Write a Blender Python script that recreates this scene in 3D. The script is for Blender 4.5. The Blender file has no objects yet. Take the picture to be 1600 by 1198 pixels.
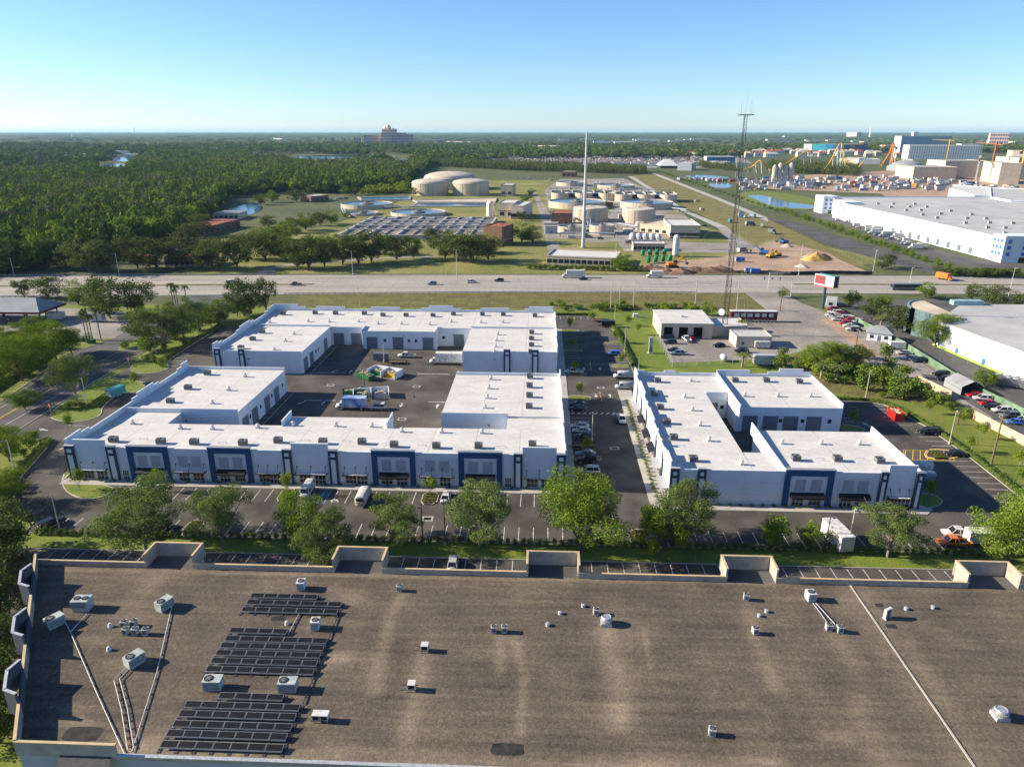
import bpy, math, random
import numpy as np
from mathutils import Vector, Matrix

scene = bpy.context.scene
COL = scene.collection
R = math.radians

# ------------------------------------------------------------------ camera
cam_data = bpy.data.cameras.new("camera")
cam = bpy.data.objects.new("camera", cam_data)
COL.objects.link(cam)
cam.location = (0.0, 0.0, 71.0)
cam.rotation_euler = (R(90 - 19.5426), 0.0, R(2.3822))
cam_data.sensor_width = 36.0
cam_data.lens = 1110.0 / 1600.0 * 36.0
cam_data.clip_start = 0.5
cam_data.clip_end = 120000.0
scene.camera = cam

# ------------------------------------------------------------------ sky and sun
SUN_EL = 24.0
SUN_TRAVEL = Vector((math.cos(R(SUN_EL)) * math.cos(R(3.0)), -math.cos(R(SUN_EL)) * math.sin(R(3.0)), -math.sin(R(SUN_EL))))
world = bpy.data.worlds.new("World")
scene.world = world
world.use_nodes = True
wn = world.node_tree.nodes
wl = world.node_tree.links
wn.clear()
sky = wn.new("ShaderNodeTexSky")
sky.sky_type = 'NISHITA'
sky.sun_disc = False
sky.sun_elevation = R(SUN_EL)
sky.sun_rotation = R(-87.0)
sky.altitude = 30.0
sky.air_density = 0.8
sky.dust_density = 0.2
sky.ozone_density = 5.0
bg = wn.new("ShaderNodeBackground")
bg.inputs["Strength"].default_value = 0.088
wo = wn.new("ShaderNodeOutputWorld")
tint = wn.new("ShaderNodeMix")          # one even cast over the whole dome, as the photograph's cool white balance
tint.data_type = 'RGBA'; tint.blend_type = 'MULTIPLY'; tint.inputs["Factor"].default_value = 1.0
tint.inputs["B"].default_value = (0.93, 0.955, 1.0, 1)
wl.new(sky.outputs[0], tint.inputs["A"]); wl.new(tint.outputs["Result"], bg.inputs["Color"])
wl.new(bg.outputs[0], wo.inputs["Surface"])

sun_data = bpy.data.lights.new("sun", 'SUN')
sun_data.energy = 5.0
sun_data.angle = R(0.53)
sun_data.color = (1.0, 0.87, 0.68)
sun = bpy.data.objects.new("sun", sun_data)
sun.rotation_euler = SUN_TRAVEL.to_track_quat('-Z', 'Y').to_euler()
sun.location = (-300, 0, 400)
COL.objects.link(sun)

scene.view_settings.view_transform = 'Standard'
scene.view_settings.look = 'None'
scene.view_settings.gamma = 1.0
scene.view_settings.exposure = 1.14
scene.view_settings.use_curve_mapping = False
scene.cycles.max_bounces = 6
scene.cycles.diffuse_bounces = 3
scene.cycles.transparent_max_bounces = 8
scene.cycles.volume_bounces = 0
scene.cycles.sample_clamp_indirect = 6.0

# ------------------------------------------------------------------ materials
MATS = {}
def mat(name, col, rough=0.85, var=0.12, scale=0.6, fine=0.0, fscale=12.0, bump=0.0, spec=0.25, metal=0.0, tint=None, stretch=None, perobj=0.0):
    """procedural material: base colour with broad and fine noise in world metres"""
    if name in MATS: return MATS[name]
    m = bpy.data.materials.new(name); m.use_nodes = True
    nt = m.node_tree; n = nt.nodes; l = nt.links
    b = n["Principled BSDF"]
    b.inputs["Roughness"].default_value = rough
    b.inputs["Specular IOR Level"].default_value = spec
    b.inputs["Metallic"].default_value = metal
    geo = n.new("ShaderNodeNewGeometry")
    vec = geo.outputs["Position"]
    if stretch:
        mp = n.new("ShaderNodeMapping"); mp.inputs["Scale"].default_value = stretch
        l.new(vec, mp.inputs["Vector"]); vec = mp.outputs["Vector"]
    t = n.new("ShaderNodeTexNoise"); t.inputs["Scale"].default_value = scale; t.inputs["Detail"].default_value = 5.0
    l.new(vec, t.inputs["Vector"])
    c2 = tint if tint else tuple(min(1.0, c * (1 + 2.2 * var)) for c in col)
    c1 = tuple(c * (1 - 1.4 * var) for c in col) if not tint else col
    ramp = n.new("ShaderNodeValToRGB")
    ramp.color_ramp.elements[0].position = 0.32; ramp.color_ramp.elements[1].position = 0.70
    ramp.color_ramp.elements[0].color = (*c1, 1); ramp.color_ramp.elements[1].color = (*c2, 1)
    l.new(t.outputs["Fac"], ramp.inputs["Fac"])
    out = ramp.outputs["Color"]
    if fine > 0:
        t2 = n.new("ShaderNodeTexNoise"); t2.inputs["Scale"].default_value = fscale; t2.inputs["Detail"].default_value = 3.0
        l.new(geo.outputs["Position"], t2.inputs["Vector"])
        mr = n.new("ShaderNodeMapRange"); mr.inputs["From Min"].default_value = 0.3; mr.inputs["From Max"].default_value = 0.7
        mr.inputs["To Min"].default_value = 1 - fine; mr.inputs["To Max"].default_value = 1 + fine
        l.new(t2.outputs["Fac"], mr.inputs["Value"])
        mx = n.new("ShaderNodeVectorMath"); mx.operation = 'SCALE'
        l.new(out, mx.inputs[0]); l.new(mr.outputs["Result"], mx.inputs["Scale"]); out = mx.outputs["Vector"]
        if bump > 0:
            bp = n.new("ShaderNodeBump"); bp.inputs["Strength"].default_value = bump; bp.inputs["Distance"].default_value = 0.05
            l.new(t2.outputs["Fac"], bp.inputs["Height"]); l.new(bp.outputs["Normal"], b.inputs["Normal"])
    if perobj > 0:
        oi = n.new("ShaderNodeObjectInfo")
        mr2 = n.new("ShaderNodeMapRange"); mr2.inputs["To Min"].default_value = 1 - perobj; mr2.inputs["To Max"].default_value = 1 + perobj
        l.new(oi.outputs["Random"], mr2.inputs["Value"])
        mx2 = n.new("ShaderNodeVectorMath"); mx2.operation = 'SCALE'
        l.new(out, mx2.inputs[0]); l.new(mr2.outputs["Result"], mx2.inputs["Scale"]); out = mx2.outputs["Vector"]
    l.new(out, b.inputs["Base Color"])
    MATS[name] = m
    return m

def leaf_mat(name, dark, light, trans=0.25):
    m = bpy.data.materials.new(name); m.use_nodes = True
    nt = m.node_tree; n = nt.nodes; l = nt.links
    n.clear()
    geo = n.new("ShaderNodeNewGeometry"); oi = n.new("ShaderNodeObjectInfo")
    t = n.new("ShaderNodeTexNoise"); t.inputs["Scale"].default_value = 0.8; t.inputs["Detail"].default_value = 2.0
    l.new(geo.outputs["Position"], t.inputs["Vector"])
    a1 = n.new("ShaderNodeMath"); a1.operation = 'MULTIPLY_ADD'; a1.inputs[1].default_value = 0.45
    l.new(geo.outputs["Random Per Island"], a1.inputs[0]); l.new(t.outputs["Fac"], a1.inputs[2])
    a2 = n.new("ShaderNodeMath"); a2.operation = 'MULTIPLY_ADD'; a2.inputs[1].default_value = 0.35
    l.new(oi.outputs["Random"], a2.inputs[0]); l.new(a1.outputs[0], a2.inputs[2])
    mr = n.new("ShaderNodeMapRange"); mr.inputs["From Min"].default_value = 0.45; mr.inputs["From Max"].default_value = 1.25
    l.new(a2.outputs[0], mr.inputs["Value"])
    mix = n.new("ShaderNodeMix"); mix.data_type = 'RGBA'
    mix.inputs["A"].default_value = (*dark, 1); mix.inputs["B"].default_value = (*light, 1)
    l.new(mr.outputs["Result"], mix.inputs["Factor"])
    d = n.new("ShaderNodeBsdfDiffuse"); tr = n.new("ShaderNodeBsdfTranslucent"); ms = n.new("ShaderNodeMixShader")
    ms.inputs["Fac"].default_value = trans
    l.new(mix.outputs["Result"], d.inputs["Color"]); l.new(mix.outputs["Result"], tr.inputs["Color"])
    l.new(d.outputs[0], ms.inputs[1]); l.new(tr.outputs[0], ms.inputs[2])
    o = n.new("ShaderNodeOutputMaterial"); l.new(ms.outputs[0], o.inputs["Surface"])
    MATS[name] = m
    return m

M = {}
M['grass'] = mat('grass', (0.105, 0.145, 0.020), 0.95, tint=(0.18, 0.20, 0.038), scale=0.12, fine=0.35, fscale=2.5, bump=0.4)
M['grass_dry'] = mat('grass_dry', (0.13, 0.125, 0.035), 0.95, tint=(0.21, 0.175, 0.06), scale=0.08, fine=0.3, fscale=1.6, bump=0.4)
M['grass_bank'] = mat('grass_bank', (0.10, 0.085, 0.030), 0.95, tint=(0.16, 0.15, 0.04), scale=0.15, fine=0.5, fscale=1.0, bump=0.6)
M['grass_lush'] = mat('grass_lush', (0.10, 0.155, 0.02), 0.95, tint=(0.17, 0.20, 0.03), scale=0.25, fine=0.35, fscale=3.0, bump=0.4)
M['grass_plant'] = mat('grass_plant', (0.13, 0.15, 0.03), 0.95, tint=(0.25, 0.225, 0.075), scale=0.03, fine=0.35, fscale=0.8, bump=0.3)
M['terrain'] = mat('terrain', (0.055, 0.08, 0.025), 0.95, tint=(0.11, 0.115, 0.045), scale=0.012, fine=0.3, fscale=0.2)
M['dirt'] = mat('dirt', (0.30, 0.20, 0.135), 0.95, tint=(0.42, 0.31, 0.22), scale=0.06, fine=0.3, fscale=0.9, bump=0.4)
M['sand'] = mat('sand', (0.52, 0.32, 0.09), 0.95, var=0.12, scale=0.5, fine=0.15, fscale=4)
M['mulch'] = mat('mulch', (0.07, 0.04, 0.028), 0.95, var=0.25, scale=1.2, fine=0.4, fscale=8)
M['asphalt'] = mat('asphalt', (0.074, 0.067, 0.057), 0.9, var=0.24, scale=0.14, fine=0.26, fscale=3.5, bump=0.2)
M['asphalt_court'] = mat('asphalt_court', (0.076, 0.067, 0.057), 0.9, var=0.26, scale=0.12, fine=0.24, fscale=3, bump=0.2)
M['asphalt_old'] = mat('asphalt_old', (0.085, 0.082, 0.080), 0.9, var=0.2, scale=0.08, fine=0.2, fscale=5)
M['concrete'] = mat('concrete', (0.38, 0.355, 0.32), 0.9, var=0.08, scale=0.25, fine=0.1, fscale=5)
M['concrete_road'] = mat('concrete_road', (0.31, 0.285, 0.25), 0.9, var=0.10, scale=0.05, fine=0.14, fscale=0.8, stretch=(0.35, 3.0, 1))
M['concrete_old'] = mat('concrete_old', (0.25, 0.228, 0.20), 0.9, var=0.16, scale=0.06, fine=0.18, fscale=0.9)
M['paint_white'] = mat('paint_white', (0.50, 0.50, 0.48), 0.8, var=0.2, scale=1.8)
M['paint_yellow'] = mat('paint_yellow', (0.70, 0.45, 0.05), 0.8, var=0.15, scale=1.5)
M['paint_blue'] = mat('paint_blue', (0.05, 0.14, 0.42), 0.8)
M['wall_white'] = mat('wall_white', (0.60, 0.64, 0.68), 0.85, var=0.03, scale=0.35, fine=0.03, fscale=4)
M['wall_grey'] = mat('wall_grey', (0.34, 0.37, 0.41), 0.85, var=0.04, scale=0.4)
M['wall_navy'] = mat('wall_navy', (0.020, 0.070, 0.165), 0.7, var=0.06, scale=0.5)
M['wall_slate'] = mat('wall_slate', (0.035, 0.058, 0.095), 0.7, var=0.06, scale=0.5)
M['roof_white'] = mat('roof_white', (0.50, 0.49, 0.465), 0.75, tint=(0.60, 0.585, 0.56), scale=0.22, fine=0.07, fscale=0.9, stretch=(0.6, 1.5, 1))
M['door_grey'] = mat('door_grey', (0.13, 0.155, 0.19), 0.6, var=0.04)
M['glass'] = mat('glass', (0.018, 0.024, 0.03), 0.08, var=0.05, spec=0.6)
M['car_glass'] = mat('car_glass', (0.012, 0.015, 0.02), 0.06, var=0.05, spec=0.7)
M['black'] = mat('black', (0.012, 0.012, 0.013), 0.55, var=0.1)
M['rubber'] = mat('rubber', (0.02, 0.02, 0.02), 0.9, var=0.1)
M['metal'] = mat('metal', (0.42, 0.43, 0.44), 0.45, var=0.08, scale=2, metal=0.5)
M['galv'] = mat('galv', (0.40, 0.42, 0.44), 0.55, var=0.12, scale=3, metal=0.3)
M['hvac'] = mat('hvac', (0.36, 0.40, 0.38), 0.6, var=0.10, scale=1.5)
M['hvac_dark'] = mat('hvac_dark', (0.13, 0.135, 0.14), 0.6, var=0.15, scale=2)
M['hvac_white'] = mat('hvac_white', (0.54, 0.54, 0.52), 0.6, var=0.06, scale=2)
M['steel_dark'] = mat('steel_dark', (0.05, 0.05, 0.055), 0.6, var=0.2, scale=2)
M['pole_grey'] = mat('pole_grey', (0.45, 0.46, 0.46), 0.6, var=0.08)
M['wood_pole'] = mat('wood_pole', (0.16, 0.105, 0.07), 0.9, var=0.2, scale=1.5)
M['tan_wall'] = mat('tan_wall', (0.47, 0.41, 0.33), 0.85, var=0.06, scale=0.2, fine=0.05)
M['tan_trim'] = mat('tan_trim', (0.50, 0.38, 0.22), 0.75, var=0.08)
M['tank_tan'] = mat('tank_tan', (0.46, 0.39, 0.30), 0.8, var=0.13, scale=0.35, fine=0.06, fscale=0.8, stretch=(1.5, 1.5, 0.08))
M['brick_brown'] = mat('brick_brown', (0.19, 0.11, 0.08), 0.9, var=0.12, scale=0.4)
M['stucco'] = mat('stucco', (0.52, 0.44, 0.34), 0.9, var=0.06, scale=0.2)
M['stucco_white'] = mat('stucco_white', (0.68, 0.66, 0.62), 0.9, var=0.05, scale=0.1)
M['roof_grey'] = mat('roof_grey', (0.40, 0.40, 0.39), 0.8, var=0.08, scale=0.06, fine=0.06, fscale=0.6)
M['roof_metal'] = mat('roof_metal', (0.26, 0.27, 0.28), 0.5, var=0.08, scale=0.2)
M['roof_tan'] = mat('roof_tan', (0.50, 0.42, 0.31), 0.9, var=0.12, scale=0.1)
M['roof_red'] = mat('roof_red', (0.30, 0.10, 0.06), 0.85, var=0.12, scale=0.3)
M['maroon'] = mat('maroon', (0.10, 0.014, 0.03), 0.6, var=0.08)
M['water'] = mat('water', (0.02, 0.07, 0.12), 0.12, var=0.15, scale=0.05, spec=0.5)
M['water_tank'] = mat('water_tank', (0.035, 0.12, 0.22), 0.15, var=0.15, scale=0.2, spec=0.5)
M['green_steel'] = mat('green_steel', (0.01, 0.19, 0.085), 0.5, var=0.1)
M['dumpster_green'] = mat('dumpster_green', (0.015, 0.12, 0.045), 0.6, var=0.15)
M['dumpster_red'] = mat('dumpster_red', (0.52, 0.02, 0.012), 0.55, var=0.1)
M['orange'] = mat('orange', (0.62, 0.20, 0.02), 0.5, var=0.08)
M['yellow_mach'] = mat('yellow_mach', (0.58, 0.32, 0.02), 0.5, var=0.1)
M['blue_mach'] = mat('blue_mach', (0.03, 0.12, 0.42), 0.5, var=0.1)
M['rubbish'] = mat('rubbish', (0.30, 0.24, 0.16), 0.95, var=0.6, scale=2.2, tint=(0.5, 0.45, 0.3))
M['solar'] = mat('solar', (0.008, 0.009, 0.013), 0.55, var=0.15, scale=3, spec=0.15)
M['solar_frame'] = mat('solar_frame', (0.20, 0.22, 0.25), 0.5, var=0.08, metal=0.3)
M['bark'] = mat('bark', (0.12, 0.09, 0.07), 0.95, var=0.25, scale=3)
M['bark_pale'] = mat('bark_pale', (0.22, 0.19, 0.165), 0.95, var=0.2, scale=3)
M['flower_red'] = leaf_mat('flower_red', (0.25, 0.02, 0.03), (0.45, 0.06, 0.06))
M['flower_yellow'] = leaf_mat('flower_yellow', (0.35, 0.28, 0.02), (0.55, 0.45, 0.05))
M['leaf_oak'] = leaf_mat('leaf_oak', (0.064, 0.103, 0.024), (0.193, 0.255, 0.074))
M['leaf_green'] = leaf_mat('leaf_green', (0.066, 0.121, 0.014), (0.197, 0.277, 0.034))
M['leaf_bright'] = leaf_mat('leaf_bright', (0.097, 0.157, 0.011), (0.23, 0.291, 0.029))
M['leaf_dark'] = leaf_mat('leaf_dark', (0.044, 0.07, 0.018), (0.139, 0.169, 0.048))
M['leaf_forest'] = leaf_mat('leaf_forest', (0.034, 0.063, 0.011), (0.131, 0.184, 0.031), 0.12)
M['leaf_grey'] = leaf_mat('leaf_grey', (0.095, 0.089, 0.057), (0.204, 0.189, 0.12), 0.15)
M['leaf_hedge'] = leaf_mat('leaf_hedge', (0.051, 0.101, 0.016), (0.146, 0.209, 0.034), 0.15)
M['leaf_palm'] = leaf_mat('leaf_palm', (0.058, 0.088, 0.025), (0.146, 0.169, 0.052), 0.15)

# ------------------------------------------------------------------ mesh helpers
class MB:
    def __init__(s): s.v = []; s.f = []; s.m = []
    def add(s, vs, fs, mi=0):
        o = len(s.v); s.v.extend(vs); s.f.extend([tuple(i + o for i in f) for f in fs]); s.m.extend([mi] * len(fs)); return s
    def box(s, x0, y0, z0, x1, y1, z1, mi=0):
        return s.add([(x0,y0,z0),(x1,y0,z0),(x1,y1,z0),(x0,y1,z0),(x0,y0,z1),(x1,y0,z1),(x1,y1,z1),(x0,y1,z1)],
                     [(0,3,2,1),(4,5,6,7),(0,1,5,4),(1,2,6,5),(2,3,7,6),(3,0,4,7)], mi)
    def obox(s, c, size, rz=0.0, mi=0, ry=0.0, rx=0.0):
        """box centred at c, turned"""
        mt = Matrix.Rotation(rz, 3, 'Z') @ Matrix.Rotation(ry, 3, 'Y') @ Matrix.Rotation(rx, 3, 'X')
        hx, hy, hz = size[0]/2, size[1]/2, size[2]/2
        vs = [tuple(Vector(c) + mt @ Vector(p)) for p in ((-hx,-hy,-hz),(hx,-hy,-hz),(hx,hy,-hz),(-hx,hy,-hz),(-hx,-hy,hz),(hx,-hy,hz),(hx,hy,hz),(-hx,hy,hz))]
        return s.add(vs, [(0,3,2,1),(4,5,6,7),(0,1,5,4),(1,2,6,5),(2,3,7,6),(3,0,4,7)], mi)
    def prism(s, poly, z0, z1, mi=0, cap=None, bottom=True):
        """upright prism over a polygon; z1 a number or a function of x, y"""
        n = len(poly); zt = z1 if callable(z1) else (lambda x, y: z1)
        vs = [(x, y, z0) for x, y in poly] + [(x, y, zt(x, y)) for x, y in poly]
        s.add(vs, [(i, (i+1) % n, n + (i+1) % n, n + i) for i in range(n)] + ([tuple(range(n-1, -1, -1))] if bottom else []), mi)
        s.add(vs[n:], [tuple(range(n))], mi if cap is None else cap)
        return s
    def tube(s, p0, p1, r0, r1=None, n=8, mi=0, caps=True):
        r1 = r0 if r1 is None else r1
        p0 = Vector(p0); p1 = Vector(p1); d = (p1 - p0)
        if d.length < 1e-6: return s
        d.normalize(); a = d.orthogonal().normalized(); b = d.cross(a)
        vs = []
        for p, r in ((p0, r0), (p1, r1)):
            for i in range(n):
                t = 2 * math.pi * i / n; vs.append(tuple(p + (a * math.cos(t) + b * math.sin(t)) * r))
        fs = [(i, (i+1) % n, n + (i+1) % n, n + i) for i in range(n)]
        if caps: fs += [tuple(range(n-1, -1, -1)), tuple(range(n, 2*n))]
        return s.add(vs, fs, mi)
    def lathe(s, prof, c=(0,0,0), n=24, mi=0):
        vs = []
        for r, z in prof:
            for i in range(n):
                t = 2 * math.pi * i / n; vs.append((c[0] + r * math.cos(t), c[1] + r * math.sin(t), c[2] + z))
        fs = []
        for k in range(len(prof) - 1):
            for i in range(n):
                fs.append((k*n + i, k*n + (i+1) % n, (k+1)*n + (i+1) % n, (k+1)*n + i))
        fs.append(tuple(range((len(prof)-1)*n, len(prof)*n)))
        return s.add(vs, fs, mi)
    def strip(s, pts, w, z, mi=0, h=0.0):
        """ribbon (or raised kerb when h > 0) along a polyline"""
        n = len(pts); L = []; Rr = []
        for i in range(n):
            a = Vector(pts[max(i-1, 0)]); b = Vector(pts[min(i+1, n-1)]); d = (b - a)
            d = d.normalized() if d.length > 1e-6 else Vector((1, 0)); q = Vector((-d.y, d.x)) * w / 2
            p = Vector(pts[i]); L.append(p + q); Rr.append(p - q)
        for i in range(n - 1):
            if h > 0:
                v = [(*L[i], z), (*Rr[i], z), (*Rr[i+1], z), (*L[i+1], z), (*L[i], z+h), (*Rr[i], z+h), (*Rr[i+1], z+h), (*L[i+1], z+h)]
                s.add(v, [(4,5,6,7),(0,1,5,4),(2,3,7,6),(0,4,7,3),(1,2,6,5)], mi)
            else:
                s.add([(*L[i], z), (*Rr[i], z), (*Rr[i+1], z), (*L[i+1], z)], [(0,1,2,3)], mi)
        return s
    def mesh(s, name, mats, smooth=False):
        me = bpy.data.meshes.new(name); me.from_pydata(s.v, [], s.f)
        for m in (mats if isinstance(mats, (list, tuple)) else [mats]): me.materials.append(m)
        if any(s.m): me.polygons.foreach_set("material_index", s.m)
        if smooth: me.polygons.foreach_set("use_smooth", [True] * len(s.f))
        me.update(); return me
    def build(s, name, mats, parent=None, smooth=False, loc=None):
        return obj(name, s.mesh(name, mats, smooth), parent, loc)

def obj(name, me, parent=None, loc=None):
    o = bpy.data.objects.new(name, me); COL.objects.link(o)
    if parent: o.parent = parent
    if loc is not None: o.location = loc
    return o
def tag(o, label, cat, group=None):
    o["label"] = label; o["category"] = cat
    if group: o["group"] = group
    return o
def thing(name, label, cat, loc=(0, 0, 0), rz=0.0, group=None):
    o = bpy.data.objects.new(name, None); COL.objects.link(o)
    o.location = (loc[0], loc[1], loc[2] if len(loc) > 2 else 0.0); o.rotation_euler = (0, 0, rz)
    o.empty_display_size = 0.5
    return tag(o, label, cat, group)
def struct(o): o["kind"] = "structure"; return o
def copy_tree(root, loc, rz=0.0, label=None, cat=None, group=None, scale=None, paint=None, name=None):
    """a copy of a thing with copies of its parts and sub-parts (shared meshes)"""
    r = root.copy(); COL.objects.link(r); r.location = loc; r.rotation_euler = (0, 0, rz)
    if scale is not None: r.scale = scale if not isinstance(scale, (int, float)) else (scale,) * 3
    if name: r.name = name
    if label: r["label"] = label
    if cat: r["category"] = cat
    if group: r["group"] = group
    elif "group" in r and label: del r["group"]
    for ch in root.children:
        c = ch.copy(); COL.objects.link(c); c.parent = r
        if paint is not None and c.get("painted"):
            c.material_slots[0].link = 'OBJECT'; c.material_slots[0].material = paint
        for g in ch.children:
            d = g.copy(); COL.objects.link(d); d.parent = c
    return r
LIB = []      # prototypes are unlinked at the end
def proto(name, cat="thing"):
    o = bpy.data.objects.new(name, None); COL.objects.link(o); LIB.append(o); o["category"] = cat; return o
def drop_protos():
    for r in LIB:
        for ch in list(r.children):
            for g in list(ch.children): bpy.data.objects.remove(g)
            bpy.data.objects.remove(ch)
        bpy.data.objects.remove(r)

def quads_mesh(name, V, material):
    """mesh of loose quads from an (N, 4, 3) array"""
    N = V.shape[0]; me = bpy.data.meshes.new(name)
    me.vertices.add(N * 4); me.vertices.foreach_set("co", V.reshape(-1).astype(np.float32))
    me.loops.add(N * 4); me.loops.foreach_set("vertex_index", np.arange(N * 4, dtype=np.int32))
    me.polygons.add(N); me.polygons.foreach_set("loop_start", np.arange(0, N * 4, 4, dtype=np.int32))
    try: me.polygons.foreach_set("loop_total", np.full(N, 4, dtype=np.int32))
    except Exception: pass
    me.materials.append(material); me.update(calc_edges=True)
    return me

def leaf_quads(rng, P, Nrm, size, jit=0.55):
    """diamond leaf clumps at points P facing roughly Nrm"""
    n = len(P)
    nr = Nrm + rng.normal(0, jit, (n, 3)); nr /= np.linalg.norm(nr, axis=1)[:, None] + 1e-9
    ref = rng.normal(0, 1, (n, 3)); a = np.cross(nr, ref); a /= np.linalg.norm(a, axis=1)[:, None] + 1e-9
    b = np.cross(nr, a)
    s = (size * rng.uniform(0.55, 1.35, n))[:, None]; t = s * rng.uniform(0.45, 0.8, n)[:, None]
    return np.stack([P - a * s, P - b * t, P + a * s, P + b * t], axis=1)

def lobes_points(rng, lobes, n):
    """points and outward normals on the shells of ellipsoid lobes (cx, cy, cz, r, rz)"""
    w = np.array([l[3] ** 2 for l in lobes]); w = w / w.sum(); P = []; N = []
    for l, k in zip(lobes, rng.multinomial(n, w)):
        d = rng.normal(0, 1, (k, 3)); d /= np.linalg.norm(d, axis=1)[:, None] + 1e-9
        rad = rng.uniform(0.35, 1.08, k) ** 0.55
        P.append(np.array(l[:3]) + d * rad[:, None] * np.array([l[3], l[3], l[4]])); N.append(d)
    return np.concatenate(P), np.concatenate(N)

def tree_proto(name, seed, material, bark, n_leaf, leaf, nlobe=14, crown_z=(0.30, 1.0), lobe=(0.26, 0.42), limbs=6, trunk_r=0.03, flat=0.8):
    """unit tree: height 1, crown radius 0.5; children trunk and crown"""
    rng = np.random.default_rng(seed); rd = random.Random(seed)
    lobes = []
    zc = (crown_z[0] + crown_z[1]) / 2; zh = (crown_z[1] - crown_z[0]) / 2
    for i in range(nlobe):
        for _ in range(30):
            p = rng.uniform(-1, 1, 3)
            if 0.15 < np.linalg.norm(p) < 1: break
        r = rng.uniform(*lobe) * 0.5
        an = math.atan2(p[1], p[0]); sp = 0.86 + 0.2 * math.sin(2 * an + seed) + 0.12 * math.sin(5 * an + 2 * seed)      # uneven outline
        lobes.append((p[0] * (0.5 - r * 0.8) * sp * 1.12, p[1] * (0.5 - r * 0.8) * sp * 1.12, zc + p[2] * (zh - r * flat * 0.8), r, r * flat))
    P, N = lobes_points(rng, lobes, n_leaf)
    root = proto(name, "tree")
    tr = MB()
    z0 = crown_z[0] * 0.75
    tr.tube((0, 0, -0.01), (rd.uniform(-.01, .01), rd.uniform(-.01, .01), z0), trunk_r, trunk_r * 0.72, 7)
    for l in lobes[:limbs]:
        mid = (l[0] * 0.5, l[1] * 0.5, z0 + (l[2] - z0) * 0.55)
        tr.tube((0, 0, z0 * 0.92), mid, trunk_r * 0.6, trunk_r * 0.36, 5)
        tr.tube(mid, (l[0], l[1], l[2] + l[4] * 0.3), trunk_r * 0.36, trunk_r * 0.12, 4)
        for q in range(2):
            tr.tube(mid, (l[0] + rd.uniform(-.1, .1), l[1] + rd.uniform(-.1, .1), l[2] + rd.uniform(-.02, .1)), trunk_r * 0.22, trunk_r * 0.08, 3)
    tr.build('trunk', bark, root)
    obj('crown', quads_mesh('crown', leaf_quads(rng, P, N, leaf), material), root)
    return root

# ================================================================== the setting
def sheet(name, poly, z, material):
    me = bpy.data.meshes.new(name); me.from_pydata([(x, y, z) for x, y in poly], [], [tuple(range(len(poly)))])
    me.materials.append(material); me.update()
    return struct(obj(name, me))
def kerb(poly, closed=False, w=0.18, z=0.0, h=0.14, m=None):
    pts = list(poly) + ([poly[0], poly[1]] if closed else [])
    return struct(MB().strip(pts, w, z, 0, h).build('kerb', m or M['concrete']))
def smooth_poly(poly, it=2, closed=True):
    """round the corners of a polygon"""
    for _ in range(it):
        q = []; n = len(poly)
        for i in range(n if closed else n - 1):
            a = poly[i]; b = poly[(i + 1) % n]
            q += [(a[0]*.75 + b[0]*.25, a[1]*.75 + b[1]*.25), (a[0]*.25 + b[0]*.75, a[1]*.25 + b[1]*.75)]
        poly = q
    return poly
def raised(name, poly, h, material, z=0.0):
    return struct(MB().prism(poly, z, h, 0).build(name, material))
def island(poly, material='grass_lush', it=2, name='lawn'):
    p = smooth_poly(poly, it); a = sum(p[i][0]*p[(i+1) % len(p)][1] - p[(i+1) % len(p)][0]*p[i][1] for i in range(len(p)))
    if a < 0: p = p[::-1]
    raised(name, p, 0.115, M[material]); kerb(p, True, 0.22, 0.0, 0.15)

HAZE = 0.00003
S0 = 26000.0
sheet('ground', [(-S0, -2000), (S0, -2000), (S0, S0), (-S0, S0)], 0.0, M['terrain'])
# lawns under the business park
sheet('lawn', [(-420, 20), (300, 20), (300, 305), (-420, 290)], 0.006, M['grass'])
sheet('lawn', [(-100, 107.5), (112, 107.5), (112, 112.4), (-100, 112.4)], 0.012, M['grass_lush'])
sheet('lawn', [(28.5, 196), (112, 192), (66, 252), (43, 252), (42, 287), (28.5, 287)], 0.012, M['grass_lush'])
# bank falling to the highway
sheet('bank', [(-108, 292), (113, 292), (113, 327), (100, 330.3), (-13.6, 325.8), (-110, 319)], 0.012, M['grass_bank'])
sheet('verge', [(-108, 262), (-6, 262), (4, 284), (112, 287), (113, 296), (-108, 293)], 0.02, M['grass_lush'])

# highway
near = [(-900, 232), (-600, 268), (-420, 291), (-246, 307.5), (-130, 317.5), (-13.6, 326.7), (90, 330), (193, 332), (450, 336), (900, 340)]
far = [(900, 388), (450, 380), (250, 376.4), (51.6, 371.7), (-115.7, 364.7), (-280.5, 354.4), (-420, 341), (-600, 320), (-900, 285)]
sheet('highway', near + far, 0.03, M['concrete_road'])
kerb(near, w=0.4); kerb(far, w=0.4)
def hw(x, f):
    """point across the highway: f = 0 near edge, 1 far edge"""
    yn = np.interp(x, [p[0] for p in near], [p[1] for p in near]); ff = far[::-1]
    yf = np.interp(x, [p[0] for p in ff], [p[1] for p in ff]); return (x, float(yn + (yf - yn) * f))
mb = MB()
for f in (0.10, 0.21, 0.32, 0.64, 0.75, 0.86):
    x = -420.0
    while x < 500:
        mb.strip([hw(x, f), hw(x + 3.2, f)], 0.16, 0.038); x += 12.0
for f in (0.025, 0.435, 0.535, 0.965):
    mb.strip([hw(x, f) for x in range(-420, 500, 20)], 0.16, 0.038)
struct(mb.build('lane_markings', M['paint_white']))
mb = MB()
for x in range(-600, 700, 6): mb.strip([hw(x, 0.02), hw(x, 0.98)], 0.10, 0.034)
struct(mb.build('pavement_joints', mat('joint', (0.20, 0.18, 0.16), 0.95)))
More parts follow.
